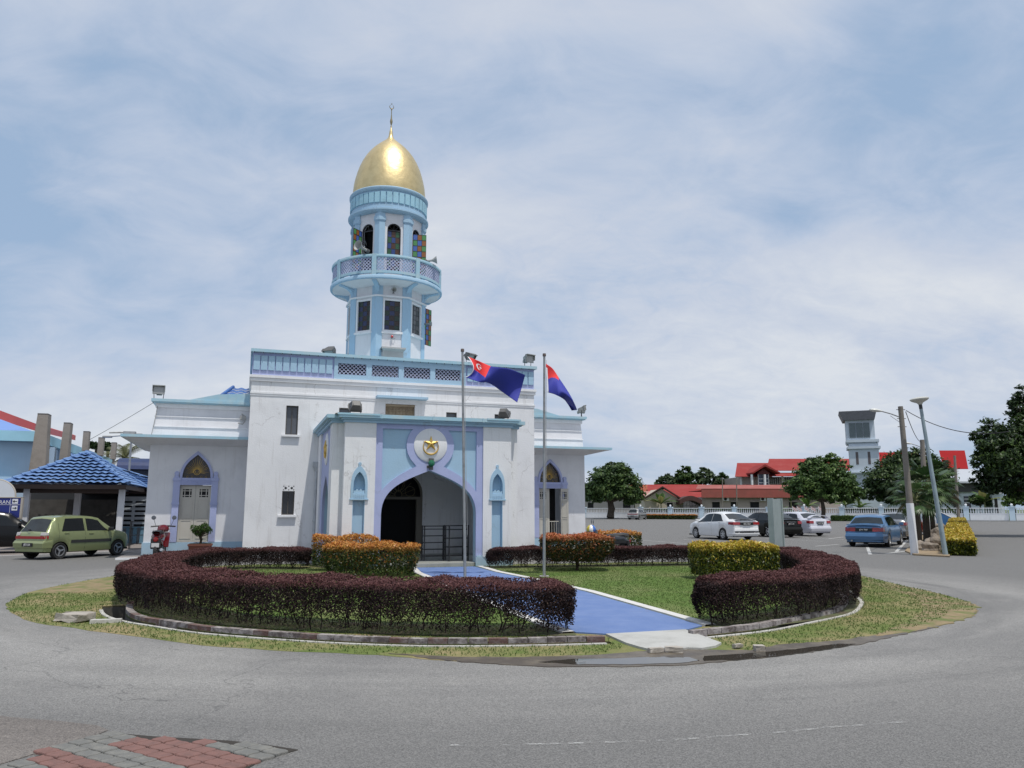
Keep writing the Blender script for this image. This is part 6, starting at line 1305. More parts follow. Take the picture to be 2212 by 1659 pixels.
for i,(px,py,rx,rz,Y,lb_) in enumerate([(1440,1040,22,16,190,'feathery bamboo clump left of the others above the salmon roof'),(1478,1030,24,22,190,'tall dark tree in the middle of the row above the brown gable house'),(1520,1032,28,20,195,'round tree above the pink roofs'),(1556,1038,20,16,200,'thin tree next to the school roof'),(1592,1044,10,10,200,'small palm-like tree tucked left of the school roof')]):
    treepx('distant_tree',lb_,px,Y,[(px,py,rx*.8,rz*.7),(px-rx*.5,py+6,rx*.5,rz*.6),(px+rx*.5,py+5,rx*.5,rz*.6),(px+rx*.15,py-rz*.6,rx*.35,rz*.45),(px,py+rz,rx*.9,rz*.6)],3200,.5,lf_b if i in (0,2) else lf_m,tr=.25,seed=20+i,group='distant trees behind the roofs')
for i,(px,py,rx,rz,Y,lb_) in enumerate([(222,962,13,7,75,'dark tree tops just behind the hall pylons'),(196,960,10,5,76,'low dark tree top left of the others behind the hall')]):
    treepx('distant_tree',lb_,px,Y,[(px,py,rx,rz),(px+rx*.6,py+3,rx*.7,rz)],2200,.22,lf_d,tr=.15,seed=40+i)
treepx('garden_shrub','leafy shrub beyond the balustrade at the right picture edge',2192,108,[(2192,1078,16,18),(2212,1068,20,26),(2178,1086,12,12)],6000,.2,lf_g,tr=.12,seed=51)
treepx('garden_shrub','leafy shrub beyond the balustrade beside the banana plant and white hut',2118,113,[(2112,1080,16,14),(2136,1082,14,12)],4500,.2,lf_d,tr=.1,seed=52)
# fan palms
pf_m=leafmat('fan_palm_leaf',[(0,(.02,.045,.015)),(.6,(.05,.10,.032)),(.93,(.12,.17,.07)),(1,(.28,.24,.13))],.38,.25)
def fanpalm(base,h,Rf,n,label,seed,zc=None):
    t=thing('fan_palm',label,'palm',base,0,'fan palms by the utility poles');rg=np.random.default_rng(seed);V=[];rn=[];st=M()
    for i in range(n):
        az=rg.random()*6.28;el=R(-36+106*rg.random()**.85);pl_=Rf*(.75+.4*rg.random());d=Vector((math.cos(az)*math.cos(el),math.sin(az)*math.cos(el),math.sin(el)));o=Vector((0,0,h));m_=o+d*pl_*.5+Vector((0,0,.08*Rf));e=o+d*pl_+Vector((0,0,-.12*Rf))
        st.tube([o,m_,e],[.022,.014,.009],4,cap=False);ax=(e-m_).normalized();sd_=ax.cross(Vector((0,0,1))).normalized();upv=sd_.cross(ax).normalized();K=26;lr=Rf*.62*(.8+.4*rg.random());r0=rg.random()
        for k in range(K):
            a=R(-125+250*k/(K-1));dr_=(ax*math.cos(a)+sd_*math.sin(a)).normalized();w=dr_.cross(upv).normalized();L_=lr*(1-.25*abs(a)/R(125));p1=e+dr_*L_*.62;p2=e+dr_*L_+Vector((0,0,-L_*.22*(.7+rg.random()*.8)));wd=L_*.07
            V+=[e,p1-w*wd+upv*.01,p1+w*wd+upv*.01,p1-w*wd,p2,p1+w*wd];rn+=[r0*.6+rg.random()*.35]*2
    npmesh('fronds',np.array([tuple(v) for v in V]),3,pf_m,t,attrs={'rnd':np.array(rn)})
    st.build('petioles',mat('palm_petiole',(.12,.14,.05),.6),t,fix=False)
    w=M();w.tube([(0,0,-.05),(0,0,.3),(.03,0,h*.5),(0,0,h*.95)],[.20,.17,.15,.17],10);w.build('trunk',mat('palm_trunk',(.055,.045,.035),.95,var=.4,vs=8,bump=.6,bs=10),t)
g_=G(1984,1186);fanpalm((g_.x,g_.y,0),1.95,.68,28,'fan palm nearest the grey utility pole with low spreading fans',1)
g_=G(1999,1171);fanpalm((g_.x+.1,g_.y,0),2.5,1.12,56,'tallest fan palm just behind the utility pole',2)
g_=G(2026,1156);fanpalm((g_.x-.3,g_.y,0),3.1,1.35,56,'fan palm farther back beside the lamp post',3)
# feather (coconut) palm behind the left wing, banana plants
def feather(name,label,base,h,L,n,m,seed,trk=.16,wid=.16,el0=-20,el1=70,group=None):
    t=thing(name,label,'plant' if 'banana' in name else 'palm',base,0,group);rg=np.random.default_rng(seed);V=[];rn=[];st=M()
    for i in range(n):
        az=i*2.4+rg.random();el=R(el0+(el1-el0)*rg.random());P=[];K=12
        for k in range(K+1): s=k/K;P.append(Vector((math.cos(az)*math.cos(el)*s*L,math.sin(az)*math.cos(el)*s*L,h+math.sin(el)*s*L-.45*L*s*s)))
        st.tube(P[::3],[.03,.025,.018,.012,.006][:len(P[::3])],4,cap=False);r0=rg.random()
        for k in range(1,K+1):
            if 'banana' in name:
                a,b_=P[k-1],P[k];d=(b_-a).normalized();s_=d.cross(Vector((0,0,1))).normalized();w0=wid*L*math.sin(PI*min(1,(k-.9)/K+.06));w1__=wid*L*math.sin(PI*min(.98,k/K));dn=Vector((0,0,-.25))
                for sg in (-1,1): V+=[a,a+s_*sg*w0+dn*w0,b_+s_*sg*w1__+dn*w1__,a,b_+s_*sg*w1__+dn*w1__,b_];rn+=[r0,r0]
            else:
                for j in range(3):
                    a=P[k-1].lerp(P[k],j/3);d=(P[k]-P[k-1]).normalized();s_=d.cross(Vector((0,0,1))).normalized();ll=wid*L*1.6*math.sin(PI*(k+j/3)/(K+2))
                    for sg in (-1,1): e=a+(s_*sg+d*.5).normalized()*ll+Vector((0,0,-.45*ll));V+=[a-d*.025*L*.3,a+d*.025*L*.3,e];rn+=[r0*.5+rg.random()*.4]
    npmesh('fronds' if 'palm' in name else 'leaves',np.array([tuple(v) for v in V]),3,m,t,attrs={'rnd':np.array(rn)})
    st.tube([(0,0,-.05),(.05,0,h*.5),(0,0,h+.05)],[trk,trk*.8,trk*.6],8);st.build('stem',mat('plant_stem',(.16,.17,.08),.8),t,fix=False);return t
bn_m=leafmat('banana_leaf',[(0,(.04,.09,.02)),(.7,(.10,.18,.04)),(1,(.28,.26,.10))],.4,.3)
for i,(px,Y,h,L,s,lb_) in enumerate([(1428,150,2.6,4.2,1,'banana plant in front of the brown gable house'),(1745,124,2.0,3.2,2,'banana plant left of the shade tree, behind the balustrade'),(1827,124,2.2,3.0,3,'banana plant below the white tower'),(2128,112,2.6,3.6,4,'banana plant before the white walled house with red roof'),(1686,128,1.2,2.6,5,'low banana plant right of the signboard'),(1858,124,1.8,2.8,6,'banana plant left of the fan palms')]):
    b=TB(px,Y,0);feather('banana_plant',lb_,(b.x,b.y,0),h,L,11,bn_m,s,wid=.13,el0=25,el1=85,group='banana plants behind the balustrade wall')
b=TB(1709,140,0);feather('papaya_palm','thin papaya-like palm before the low pink fascia building',(b.x,b.y,0),5.2,2.2,14,pf_m,8,trk=.12,wid=.2,el0=0,el1=60)
cp_=TB(262,62,0);feather('coconut_palm','coconut palm rising behind the blue hall by the left wing',(cp_.x,cp_.y,0),5.7,2.7,20,leafmat('coconut_leaf',[(0,(.07,.08,.03)),(.6,(.14,.15,.06)),(1,(.32,.27,.13))],.5,.25),9,trk=.14,wid=.16)
# clipped low hedges on the far side of the car park and the long yellow hedge on the right
def boxhedge(a,b,w,h0,h1,n,m,label,ls,tipf=.3):
    a=Vector(a);b=Vector(b);d=(b-a);L=d.length;az=math.atan2(d.y,d.x);t=thing('clipped_hedge',label,'hedge',a,az);rg=np.random.default_rng(int(L*13));x=rg.random(n);typ=rg.random(n);h=h0+(h1-h0)*x;u=rg.random(n)*2-1
    C=np.zeros((n,3));C[:,0]=x*L;top=typ<.5;C[:,1]=np.where(top,u*w/2,np.sign(u)*(w/2-np.abs(rg.normal(size=n))*.03));C[:,2]=np.where(top,h-np.abs(rg.normal(size=n))*.03,.04+rg.random(n)**.8*(h-.04))
    en=rg.random(n)<.07*6/max(L,6)+.03;C[en,0]=rg.random(en.sum())*.05;C[en,1]=(rg.random(en.sum())*2-1)*w/2;C[en,2]=.04+rg.random(en.sum())*(h0-.05)
    C+=rg.normal(size=C.shape)*.02;C[:,2]+=.03*np.sin(C[:,0]*4);N_=rg.normal(size=(n,3))*.6;N_[top,2]+=.8;N_[~top,1]+=np.sign(u[~top])*.7
    tip=np.clip((C[:,2]-(h-tipf*h))/(tipf*h*.7),0,1)*(.6+.5*rg.random(n));npmesh('foliage',leafV(C,N_,ls*(.6+.8*rg.random(n)),.42),4,m,t,attrs={'rnd':rg.random(n),'tip':np.clip(tip,0,1)})
    q=M();q.box(.08,L-.05,-w/2+.1,w/2-.1,0,.0+min(h0,h1)*.8);q.build('shade_core',mat('hedge_shade',(.012,.016,.006),.95),t);return t  # dark solid box stands in for the shade inside the foliage
p0=G(2075,1201);pe=DY(2066,1100,60)
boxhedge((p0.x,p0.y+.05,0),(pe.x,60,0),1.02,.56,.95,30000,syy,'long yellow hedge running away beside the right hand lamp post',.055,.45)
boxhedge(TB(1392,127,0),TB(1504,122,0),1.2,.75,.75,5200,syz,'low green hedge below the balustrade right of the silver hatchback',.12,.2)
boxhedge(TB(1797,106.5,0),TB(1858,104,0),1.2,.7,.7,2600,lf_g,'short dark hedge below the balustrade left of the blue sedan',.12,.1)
# ---------------------------------------------------------------- balustrade wall
bal_b=mat('balustrade_blue',(.50,.62,.72),.8,var=.12,vs=1,streak=.25);bal_w=mat('balustrade_white',(.70,.72,.75),.8,var=.1,streak=.3)
fA_=Vector((DY(1262,1100,137).x,137,0));fB_=Vector((DY(2290,1100,101).x,101,0));fd=(fB_-fA_);fl2=fd.length;NB=int(round(fl2/5.3));saz=math.atan2(fd.y,fd.x)
fen=thing('balustrade_wall','long pale blue and white balustrade wall across the far side of the car park','wall',fA_,saz);sg_l=fl2/NB
def post_():
    m=M();m.box(-.33,.33,-.3,.3,0,1.85);m.box(-.4,.4,-.37,.37,1.85,1.98);return m.build('post',bal_b,fen)
def balls():
    m=M();m.lathe([(0,2.36),(.1,2.33),(.17,2.22),(.16,2.12),(.08,2.03),(.14,1.981),(0,1.981)],12);return m
def panel_():
    m=M();m.box(.4,sg_l-.4,-.1,.1,0,1.0);return m.build('panel',bal_w,fen)
def bals_():
    m=M();m.box(.33,sg_l-.33,-.13,.13,1.70,1.80);m.box(.33,sg_l-.33,-.12,.12,1.0,1.07);k=.55
    while k<sg_l-.5: m.lathe([(.04,1.07),(.075,1.2),(.085,1.32),(.04,1.52),(.035,1.6),(.06,1.7)],6,c=(k,0));k+=.30
    return m.build('balusters',bal_w,fen,smooth=True)
P0,B0,N0=None,None,None
for i in range(NB+1):
    if i==0: P0=post_();bm0=balls().build('ball_finial',bal_w,P0,smooth=True);Q0=panel_();N0=bals_();objs=[(P0,0),(Q0,0),(N0,0)];continue
    c=P0.copy();COL.objects.link(c);c.parent=fen;c.location=(i*sg_l,0,0);d=bm0.copy();COL.objects.link(d);d.parent=c
    if i<NB:
        for o in (Q0,N0): c=o.copy();COL.objects.link(c);c.parent=fen;c.location=(i*sg_l,0,0)
kb=M();kb.T=Matrix.Translation(fA_)@Matrix.Rotation(saz,4,'Z');kb.box(0,fl2,-2.4,-2.2,-.01,.13);kb.box(0,fl2,-2.2,-.2,-.01,.11);kb.build('pavement_far',conc,kind='structure')
yd=M();nrm_=Vector((-fd.y,fd.x,0)).normalized();q=[fA_+nrm_*.3-fd*.3,fB_+nrm_*.3+fd*1.5,fB_+nrm_*90+fd*3,fA_+nrm_*90-fd*1.5];yd.prism([(p.x,p.y) for p in q],.001,.012);yd.build('back_yard_ground',groundmix('yard_grass',(.06,.09,.03),(.09,.12,.05),(.16,.13,.09),.5,.7,.15),kind='structure')
boxhedge(fA_+nrm_*1.6+fd*.16,fA_+nrm_*1.6+fd*.42,1.0,1.5,1.6,4200,lf_d,'dark uneven shrubs right behind the left half of the balustrade wall',.22,.1)
boxhedge(fA_+nrm_*2.0+fd*.62,fA_+nrm_*2.0+fd*.86,1.0,1.7,1.5,5200,lf_d,'dark uneven shrubs behind the right half of the balustrade wall',.2,.1)
# ---------------------------------------------------------------- buildings on the right
rr=mat('red_roof_sheet',(.27,.045,.042),.9,spec=.1,vs=.4,col2=(.29,.065,.06),streak=.15);rr2=mat('bright_red_roof',(.30,.020,.022),.9,spec=.1,vs=.3,var=.12);pk=mat('salmon_roof',(.42,.22,.19),.9,spec=.1,vs=.4,var=.15);or_=mat('orange_tile_roof',(.33,.10,.06),.9,spec=.1,vs=.6,var=.3);fasc=mat('faded_red_fascia',(.33,.10,.085),.9,spec=.1,vs=.5,col2=(.26,.09,.075),streak=.3)
crw=mat('cream_wall',(.42,.36,.33),.85,vs=.4,var=.12,streak=.2);crw2=mat('beige_wall',(.46,.41,.33),.85,vs=.4,var=.12);gyw=mat('grey_house_wall',(.40,.37,.36),.85,var=.15,vs=.5);brr=mat('dark_brown_roof',(.075,.035,.03),.8,vs=1,var=.3);wtw=mat('tower_white',(.53,.60,.67),.75,vs=.5,var=.12,streak=.3);mar=mat('maroon_paint',(.13,.03,.03),.7)  # gyw is a plain grey house wall, lightly mottled
def bt(name,label,px,Y,cat='building'): b=TB(px,Y,0);return thing(name,label,cat,b,0),b
def X(px,Y): return DY(px,1100,Y).x
def Z(py,Y): return DY(CX,py,Y).z
def part(t,b,name,m,boxes=(),polys=(),**k):
    q=M()
    for x0,x1,y0,y1,z0,z1 in boxes: q.box(x0-b.x,x1-b.x,y0-b.y,y1-b.y,z0,z1)
    for pts,y0,y1 in polys: q.plate([(x-b.x,z) for x,z in pts],[],y0-b.y,y1-b.y)
    return q.build(name,m,t,split=.02,**k)
def rooft(t,b,name,m,px0,px1,px0t,px1t,Y,dY,ze,zr,th=.12,parent=None):
    """sloping roof sheet: eave px0..px1 at Y (height ze), ridge px0t..px1t at Y+dY (height zr)"""
    q=M();v=[(X(px0,Y)-b.x,Y-b.y,ze),(X(px1,Y)-b.x,Y-b.y,ze),(X(px1t,Y+dY)-b.x,Y+dY-b.y,zr),(X(px0t,Y+dY)-b.x,Y+dY-b.y,zr)];v+=[(x,y,z-th) for x,y,z in v]
    q.add(v,[(0,1,2,3),(7,6,5,4),(0,4,5,1),(1,5,6,2),(2,6,7,3),(3,7,4,0)]);return q.build(name,m,t)
# low building with faded red fascia
t,b=bt('low_building','long low cream building with faded red fascia and air conditioners',1640,150)
Y=150;part(t,b,'wall',crw,[(X(1516,Y),X(1775,Y),Y,Y+10,0,Z(1074,Y))])
part(t,b,'fascia',fasc,[(X(1514,Y),X(1778,Y),Y-1.1,Y-.9,Z(1075,Y),Z(1056,Y)),(X(1514,Y),X(1778,Y),Y-.9,Y+10,Z(1060,Y),Z(1059,Y))])
rooft(t,b,'roof',mat('rusty_pink_roof',(.30,.10,.09),.9,spec=.1,vs=.5,col2=(.36,.15,.13)),1505,1770,1510,1700,Y-1.1,7,Z(1056,Y),Z(1051,Y+7)+.3)
for px in (1560,1600,1640,1658): pass
for px0,px1 in ((1539,1555),(1579,1594),(1621,1640),(1705,1723)):
    w=part(t,b,'window',dk,[(X(px0,Y),X(px1,Y),Y-.06,Y-.02,Z(1104,Y),Z(1084.5,Y))]);part(w,Vector((0,0,0)),'hood',crw,[(X(px0-1,Y)-b.x,X(px1+1,Y)-b.x,-.4,-.001,Z(1084,Y),Z(1083,Y))])
for px in (1568,1648,1735):
    a=part(t,b,'air_conditioner',whc,[(X(px-6,Y),X(px+6,Y),Y-.55,Y-.03,Z(1082,Y),Z(1073.6,Y)-.05)]);q=M();q.lathe([(0,-.02),(.3,-.02),(.3,.0)],14,axis='y',c3=(X(px-1.5,Y)-b.x,-.56,(Z(1082,Y)+Z(1074,Y))/2));q.build('fan',dk,a)
# brown gable house + arched awning
t,b=bt('gable_house','small beige house with dark brown gable roof',1440,152);Y=152
part(t,b,'wall',crw2,[],[([(X(1393,Y),0),(X(1476,Y),0),(X(1476,Y),Z(1082,Y)),(X(1431,Y),Z(1056,Y)),(X(1393,Y),Z(1078,Y))],Y,Y+12)])
q=M()
for s in ((1386,1080,1431,1053),(1478,1083,1431,1053)):
    a_=(X(s[0],Y)-b.x,Z(s[1],Y));c_=(X(s[2],Y)-b.x,Z(s[3],Y));vv=[(a_[0],-.8,a_[1]),(c_[0],-.8,c_[1]),(c_[0]+3,13,c_[1]),(a_[0]+3,13,a_[1])];vv+=[(x,y,z+.25) for x,y,z in vv];q.add(vv,[(0,1,2,3),(7,6,5,4),(0,4,5,1),(1,5,6,2),(2,6,7,3),(3,7,4,0)])
q.build('roof',brr,t);part(t,b,'window',dk,[(X(1441,Y),X(1453,Y),Y-.06,Y-.01,Z(1102,Y),Z(1086,Y))])
t,b=bt('awning','dark brown arched awning over a gated yard',1492,149,'awning');Y=149
P=[(X(1468+48*i/12,Y)-b.x,Z(1080-9*math.sin(PI*i/12),Y)) for i in range(13)]
q=M();q.plate(P+[(x,z-.9) for x,z in P[::-1]],[],-.3,4);q.build('canopy',brr,t)
q=M()
for i in range(14): x=X(1470+3.3*i,Y)-b.x;q.tube([(x,0,0),(x,0,Z(1079,Y))],.04,4)
q.box(X(1470,Y)-b.x,X(1514,Y)-b.x,-.03,.03,2.2,2.3);q.build('railing',dkm,t)
# house with orange and pink roofs
t,b=bt('pink_roof_house','low house with long pinkish red roof behind the brown gable',1460,170);Y=170
part(t,b,'wall',gyw,[(X(1396,Y),X(1530,Y),Y,Y+8,0,Z(1072,Y))])
rooft(t,b,'roof',rr,1400,1527,1400,1524,Y-1,9,Z(1074,Y),Z(1047,Y+9));rooft(t,b,'verandah_roof',pk,1380,1425,1388,1436,Y-14,6,Z(1076,Y-14),Z(1061,Y-8))
t,b=bt('orange_roof_house','low house with orange tile roof next to the round tree',1330,175);Y=175
part(t,b,'wall',gyw,[(X(1240,Y),X(1392,Y),Y,Y+8,0,Z(1066,Y))]);rooft(t,b,'roof',or_,1225,1404,1235,1400,Y-1,9,Z(1068,Y),Z(1047,Y+9))
for px0,px1 in ((1270,1282),(1346,1362),(1370,1386)): part(t,b,'window',dk,[(X(px0,Y),X(px1,Y),Y-.06,Y-.01,Z(1098,Y),Z(1086,Y))])
# two-storey school with red roof
t,b=bt('school_building','two storey school with big red roof and gabled dormer',1720,185);Y=185
part(t,b,'wall',crw,[(X(1601,Y),X(1845,Y),Y,Y+14,0,Z(1030,Y))]);part(t,b,'band',mar,[(X(1603,Y),X(1770,Y),Y-.12,Y-.01,Z(1056,Y),Z(1047,Y))])
rooft(t,b,'roof',rr,1591,1672,1597,1668,Y-2.5,9,Z(1029,Y-2.5),Z(1000,Y+6.5));rooft(t,b,'roof',rr,1660,1860,1667,1860,Y-1.5,11,Z(1016,Y-1.5),Z(991,Y+9.5));rooft(t,b,'eave',rr,1655,1730,1662,1730,Y-3.5,2.6,Z(1028,Y-3.5),Z(1021,Y-1))
q=M();a=(X(1613,Y),Z(1026,Y));c_=(X(1640,Y),Z(1010,Y));d_=(X(1671,Y),Z(1026,Y))
q.plate([(a[0]-b.x,a[1]),(c_[0]-b.x,c_[1]),(d_[0]-b.x,d_[1]),(d_[0]-b.x,d_[1]+.35),(c_[0]-b.x,c_[1]+.5),(a[0]-b.x,a[1]+.35)],[],-6,2);q.build('dormer_roof',rr,t)
q=M();q.plate([(X(1626,Y)-b.x,Z(1026,Y)),(X(1640,Y)-b.x,Z(1014,Y)),(X(1655,Y)-b.x,Z(1026,Y))],[],-4.6,-4.4);q.build('dormer_gable',mar,t)
for px in (1627,1655): part(t,b,'column',whc,[(X(px-1.6,Y-5),X(px+1.6,Y-5),Y-5.5,Y-4.8,Z(1054,Y-5),Z(1025,Y-5))])
part(t,b,'balcony',whc,[(X(1624,Y-5),X(1658,Y-5),Y-5.6,Y,Z(1056,Y-5),Z(1052,Y-5))])
w=part(t,b,'lattice_window',mat('blue_grey_glass',(.06,.08,.12),.3),[(X(1630,Y),X(1652,Y),Y-4.2,Y-4.0,Z(1051,Y),Z(1026,Y))]);q=M()
for px in (1629,1640.5,1651):q.box(X(px-.6,Y)-b.x,X(px+.6,Y)-b.x,-4.3,-4.21,Z(1051,Y),Z(1026,Y))
for py in (1036,1044): q.box(X(1629,Y)-b.x,X(1652,Y)-b.x,-4.3,-4.22,Z(py+.6,Y),Z(py-.6,Y))
q.build('glazing_bars',whc,w)
for px0,px1 in ((1664,1687),(1698,1722),(1728,1745)):
    w=part(t,b,'window',mat('louvre_glass',(.05,.05,.055),.4),[(X(px0,Y),X(px1,Y),Y-.06,Y-.01,Z(1045,Y),Z(1031,Y))]);q=M();k=px0
    while k<=px1: q.box(X(k-.3,Y)-b.x,X(k+.3,Y)-b.x,-.12,-.061,Z(1045,Y),Z(1031,Y));k+=4.6
    q.build('mullions',whc,w)
for px in (1603,1693,1726): part(t,b,'column',whc,[(X(px-1.8,Y),X(px+1.8,Y),Y-.5,Y-.13,Z(1056,Y),Z(1028,Y))])
# white tower
t,b=bt('water_tower','white square tower with grey louvres and flat overhanging roof',1869,132,'tower');Y=132
t.rotation_euler=(0,0,R(-22));t.location.x+=1.0;part(t,b,'shaft',wtw,[(X(1834,Y),X(1893,Y),Y,Y+4.4,0,Z(958,Y)),(X(1830,Y),X(1888,Y),Y+.1,Y+4.3,Z(958,Y),Z(906,Y))])
part(t,b,'ledge',wtw,[(X(1829,Y),X(1895,Y),Y-.35,Y+4.7,Z(955,Y),Z(949.5,Y)),(X(1830,Y),X(1897,Y),Y-.35,Y+4.7,Z(969,Y),Z(964,Y)),(X(1828,Y),X(1905,Y),Y-.5,Y+5,Z(1022,Y),Z(1019,Y))])
q=M();zb,zt=Z(907,Y),Z(888,Y);x0,x1=X(1818,Y)-b.x,X(1894,Y)-b.x;xi0,xi1=X(1830,Y)-b.x,X(1888,Y)-b.x
q.add([(x0,-1,zt),(x1,-1,zt),(x1,5.4,zt),(x0,5.4,zt),(x0+.6,-.6,zb),(x1-.4,-.6,zb),(x1-.4,5,zb),(x0+.6,5,zb)],[(0,1,2,3),(7,6,5,4),(0,4,5,1),(1,5,6,2),(2,6,7,3),(3,7,4,0)]);q.build('roof',mat('grey_fascia',(.18,.18,.20),.7,var=.2),t)
for i in range(3):
    w=part(t,b,'louvre',mat('louvre_grey',(.10,.13,.14),.6),[(X(1837+i*14.2,Y),X(1849.6+i*14.2,Y),Y-.02,Y+.08,Z(945,Y),Z(913,Y))]);q=M()
    for k in range(22): z=Z(945,Y)+(Z(913,Y)-Z(945,Y))*k/22;q.box(X(1837+i*14.2,Y)-b.x,X(1849.6+i*14.2,Y)-b.x,-.06,-.021,z,z+.05)
    q.build('slats',mat('slat_grey',(.22,.27,.29),.6),w)
for px in (1849,1873): part(t,b,'slit_window',mat('brown_slit',(.10,.085,.09),.5),[(X(px-2.6,Y),X(px+2.6,Y),Y-.03,Y+.05,Z(1003,Y),Z(976,Y))])
# long white building with red roofs at right
t,b=bt('red_roof_building','white walled building with bright red roof beside the large dark tree',2100,140);Y=140
part(t,b,'wall',wtw,[(X(1900,Y),X(2170,Y),Y,Y+16,0,Z(1042,Y))]);part(t,b,'dark_band',mat('dark_grey_band',(.06,.06,.065),.7),[(X(1898,Y),X(2172,Y),Y-.5,Y-.01,Z(1063,Y),Z(1042,Y))])
rooft(t,b,'white_roof',mat('pale_grey_roof',(.42,.45,.49),.9,spec=.1),1898,2175,1900,2110,Y-2,8,Z(1040,Y-2),Z(1010,Y+6)-.3,.3);rooft(t,b,'roof',rr2,1888,2000,1888,1995,Y+6,4,Z(1012,Y+6),Z(977,Y+10));rooft(t,b,'roof',rr2,2046,2100,2040,2096,Y+6,4,Z(1012,Y+6),Z(973,Y+10))
for px0,px1 in ((2084,2098),(2060,2070)): 
    w=part(t,b,'window',mat('blue_black_glass',(.02,.025,.04),.2),[(X(px0,Y),X(px1,Y),Y-.06,Y-.01,Z(1098,Y),Z(1072,Y))]);q=M()
    for py in (1078,1086): q.box(X(px0,Y)-b.x,X(px1,Y)-b.x,-.1,-.061,Z(py+.7,Y),Z(py-.7,Y))
    q.build('bars',whc,w)
t,b=bt('white_hut','small white hut beyond the balustrade near the right edge',2154,112,'hut');Y=112
part(t,b,'wall',wtw,[(X(2146,Y),X(2163,Y),Y,Y+2,0,Z(1066,Y))]);part(t,b,'roof',whc,[(X(2144,Y),X(2165,Y),Y-.3,Y+2.3,Z(1066,Y)+.002,Z(1064.5,Y))]);part(t,b,'doorway',dk,[(X(2150,Y),X(2156,Y),Y-.05,Y-.01,0,Z(1078,Y))])
# bunting / flags on the balustrade
for k,(px,Y) in enumerate(((1712,119),(1722,118.5),(1738,118),(1752,117.5),(1768,117))):
    b=TB(px,Y-1.6,0);t=thing('small_flag',['small striped flag on a stick by the balustrade, leftmost of the five','small striped flag on a stick by the balustrade, second from the left','small striped flag on a stick by the balustrade, middle of the five','small striped flag on a stick by the balustrade, fourth from the left','small striped flag on a stick by the balustrade, beside the shade tree trunk'][k],'flag',b,0,'small flags along the balustrade')
    m=M();m.tube([(0,0,0),(0,0,2.1)],.03,5);m.build('stick',whc,t);m=M()
    for i in range(4): m.add([(0,0,2.05-i*.13),(.75,.15,1.65-i*.13),(.75,.15,1.52-i*.13),(0,0,1.92-i*.13)],[(0,1,2,3)],mi=i%2)
    m.build('cloth',[mat('faded_pink_cloth',(.45,.25,.25),.8),mat('faded_white_cloth',(.55,.55,.57),.8)],t,fix=False)
# ---------------------------------------------------------------- poles, lamps and wires at right
wood=mat('concrete_pole',(.21,.19,.165),.9,vs=3,col2=(.16,.145,.125),bump=.2,bs=20)
def at2(px,py,Y): return DY(px,py,Y)
def upole(bx,by,tx,ty,r0,r1,label,armend,headlen,whitepx=None,group='utility poles'):
    b=G(bx,by);tp=DY(tx,ty,b.y);t=thing('utility_pole',label,'pole',b,0,group);d=tp-b
    m=M();m.tube([(0,0,0),d*.5,d],[r0,(r0+r1)/2,r1],12);m.build('mast',wood,t,smooth=True)
    if whitepx: f=(DY(CX,whitepx,b.y).z)/d.z;m=M();m.tube([(0,0,0),d*f],[r0+.012,r0+.006],12);m.build('painted_base',whc,t,smooth=True)
    if armend:
        e=DY(*armend,b.y)-b;s=d*((e.z-.25)/d.z);m=M();m.tube([s,s.lerp(e,.5)+Vector((0,0,.02)),e],.022,6);m.tube([s-Vector((0,0,.22)),s.lerp(e,.55)-Vector((0,0,.06))],.01,5);m.build('arm',steel,t)
        m=M();dr_=Vector((-1,0,.12)).normalized();vs=[];n=10
        for k,(u,w,h) in enumerate(((-.05,.04,.03),(.08,.09,.05),(.3,.13,.075),(.5,.12,.06),(.62,.06,.03),(.64,.01,.01))):
            c=e+dr_*u*headlen/.64
            for j in range(n): a=2*PI*j/n;vs.append(c+Vector((0,w*math.cos(a),h*math.sin(a)*(1 if math.sin(a)>0 else .8))))
        m.add(vs,[(i*n+j,i*n+(j+1)%n,(i+1)*n+(j+1)%n,(i+1)*n+j) for i in range(5) for j in range(n)]);m.build('lamp_head',mat('lamp_white',(.62,.63,.60),.4),t,smooth=True)
    m=M()
    for z in (.12,.45,.75): q_=d-Vector((0,0,z));m.tube([q_+Vector((-.16,0,0)),q_+Vector((.16,0,0))],.014,5)
    m.build('bolt_bar',dkm,t);return b,d
bU,dU=upole(1976,1198,1945,878,.12,.085,'grey utility pole with white painted base and street lamp arm',(1903,888),.42,1087)
bV,dV=upole(2003.5,1162,1992,950,.16,.12,'farther utility pole rising out of the fan palms',(1968,958.5),.55,1107)
bX,dX=upole(1561,1119.5,1560.5,1031,.09,.08,'thin distant pole in front of the low building, left of its twin',None,0)
bY,dY_=upole(1592,1120,1591,1029,.11,.09,'thin distant pole at the left corner of the red roofed school',None,0)
bW,dW=upole(2072,1140,2062,984,.14,.10,'thin distant pole at the right of the fan palms',None,0)
wir=mat('cable',(.03,.03,.03),.7)
def wire(a,b,sag,label,r=.018):
    m=M();P=[a.lerp(b,i/14)-Vector((0,0,sag*4*(i/14)*(1-i/14))) for i in range(15)];o=P[0].copy();m.tube([p-o for p in P],r,5);w=m.build('overhead_cable',wir);w.location=o;setp(w,label,'cable','overhead cables')
tU=bU+dU;tV=bV+dV
wire(tU+Vector((.2,0,-.15)),DY(2180,932,24),.35,'overhead cable from the grey utility pole towards the right edge tree',.014)
wire(tU+Vector((.18,0,-.2)),tV+Vector((-.1,0,-.1)),.25,'overhead cable joining the two grey utility poles',.014)
lpb=G(2043,1201);lpt=DY(1988,874,lpb.y);t=thing('street_lamp','leaning grey lamp post with flat disc lamp beside the yellow hedge','street lamp',lpb);d=lpt-lpb
m=M();m.tube([(0,0,0),d*.3,d],[.085,.075,.055],12);m.build('post',mat('painted_steel_post',(.27,.34,.37),.4,var=.2,vs=3),t,smooth=True)
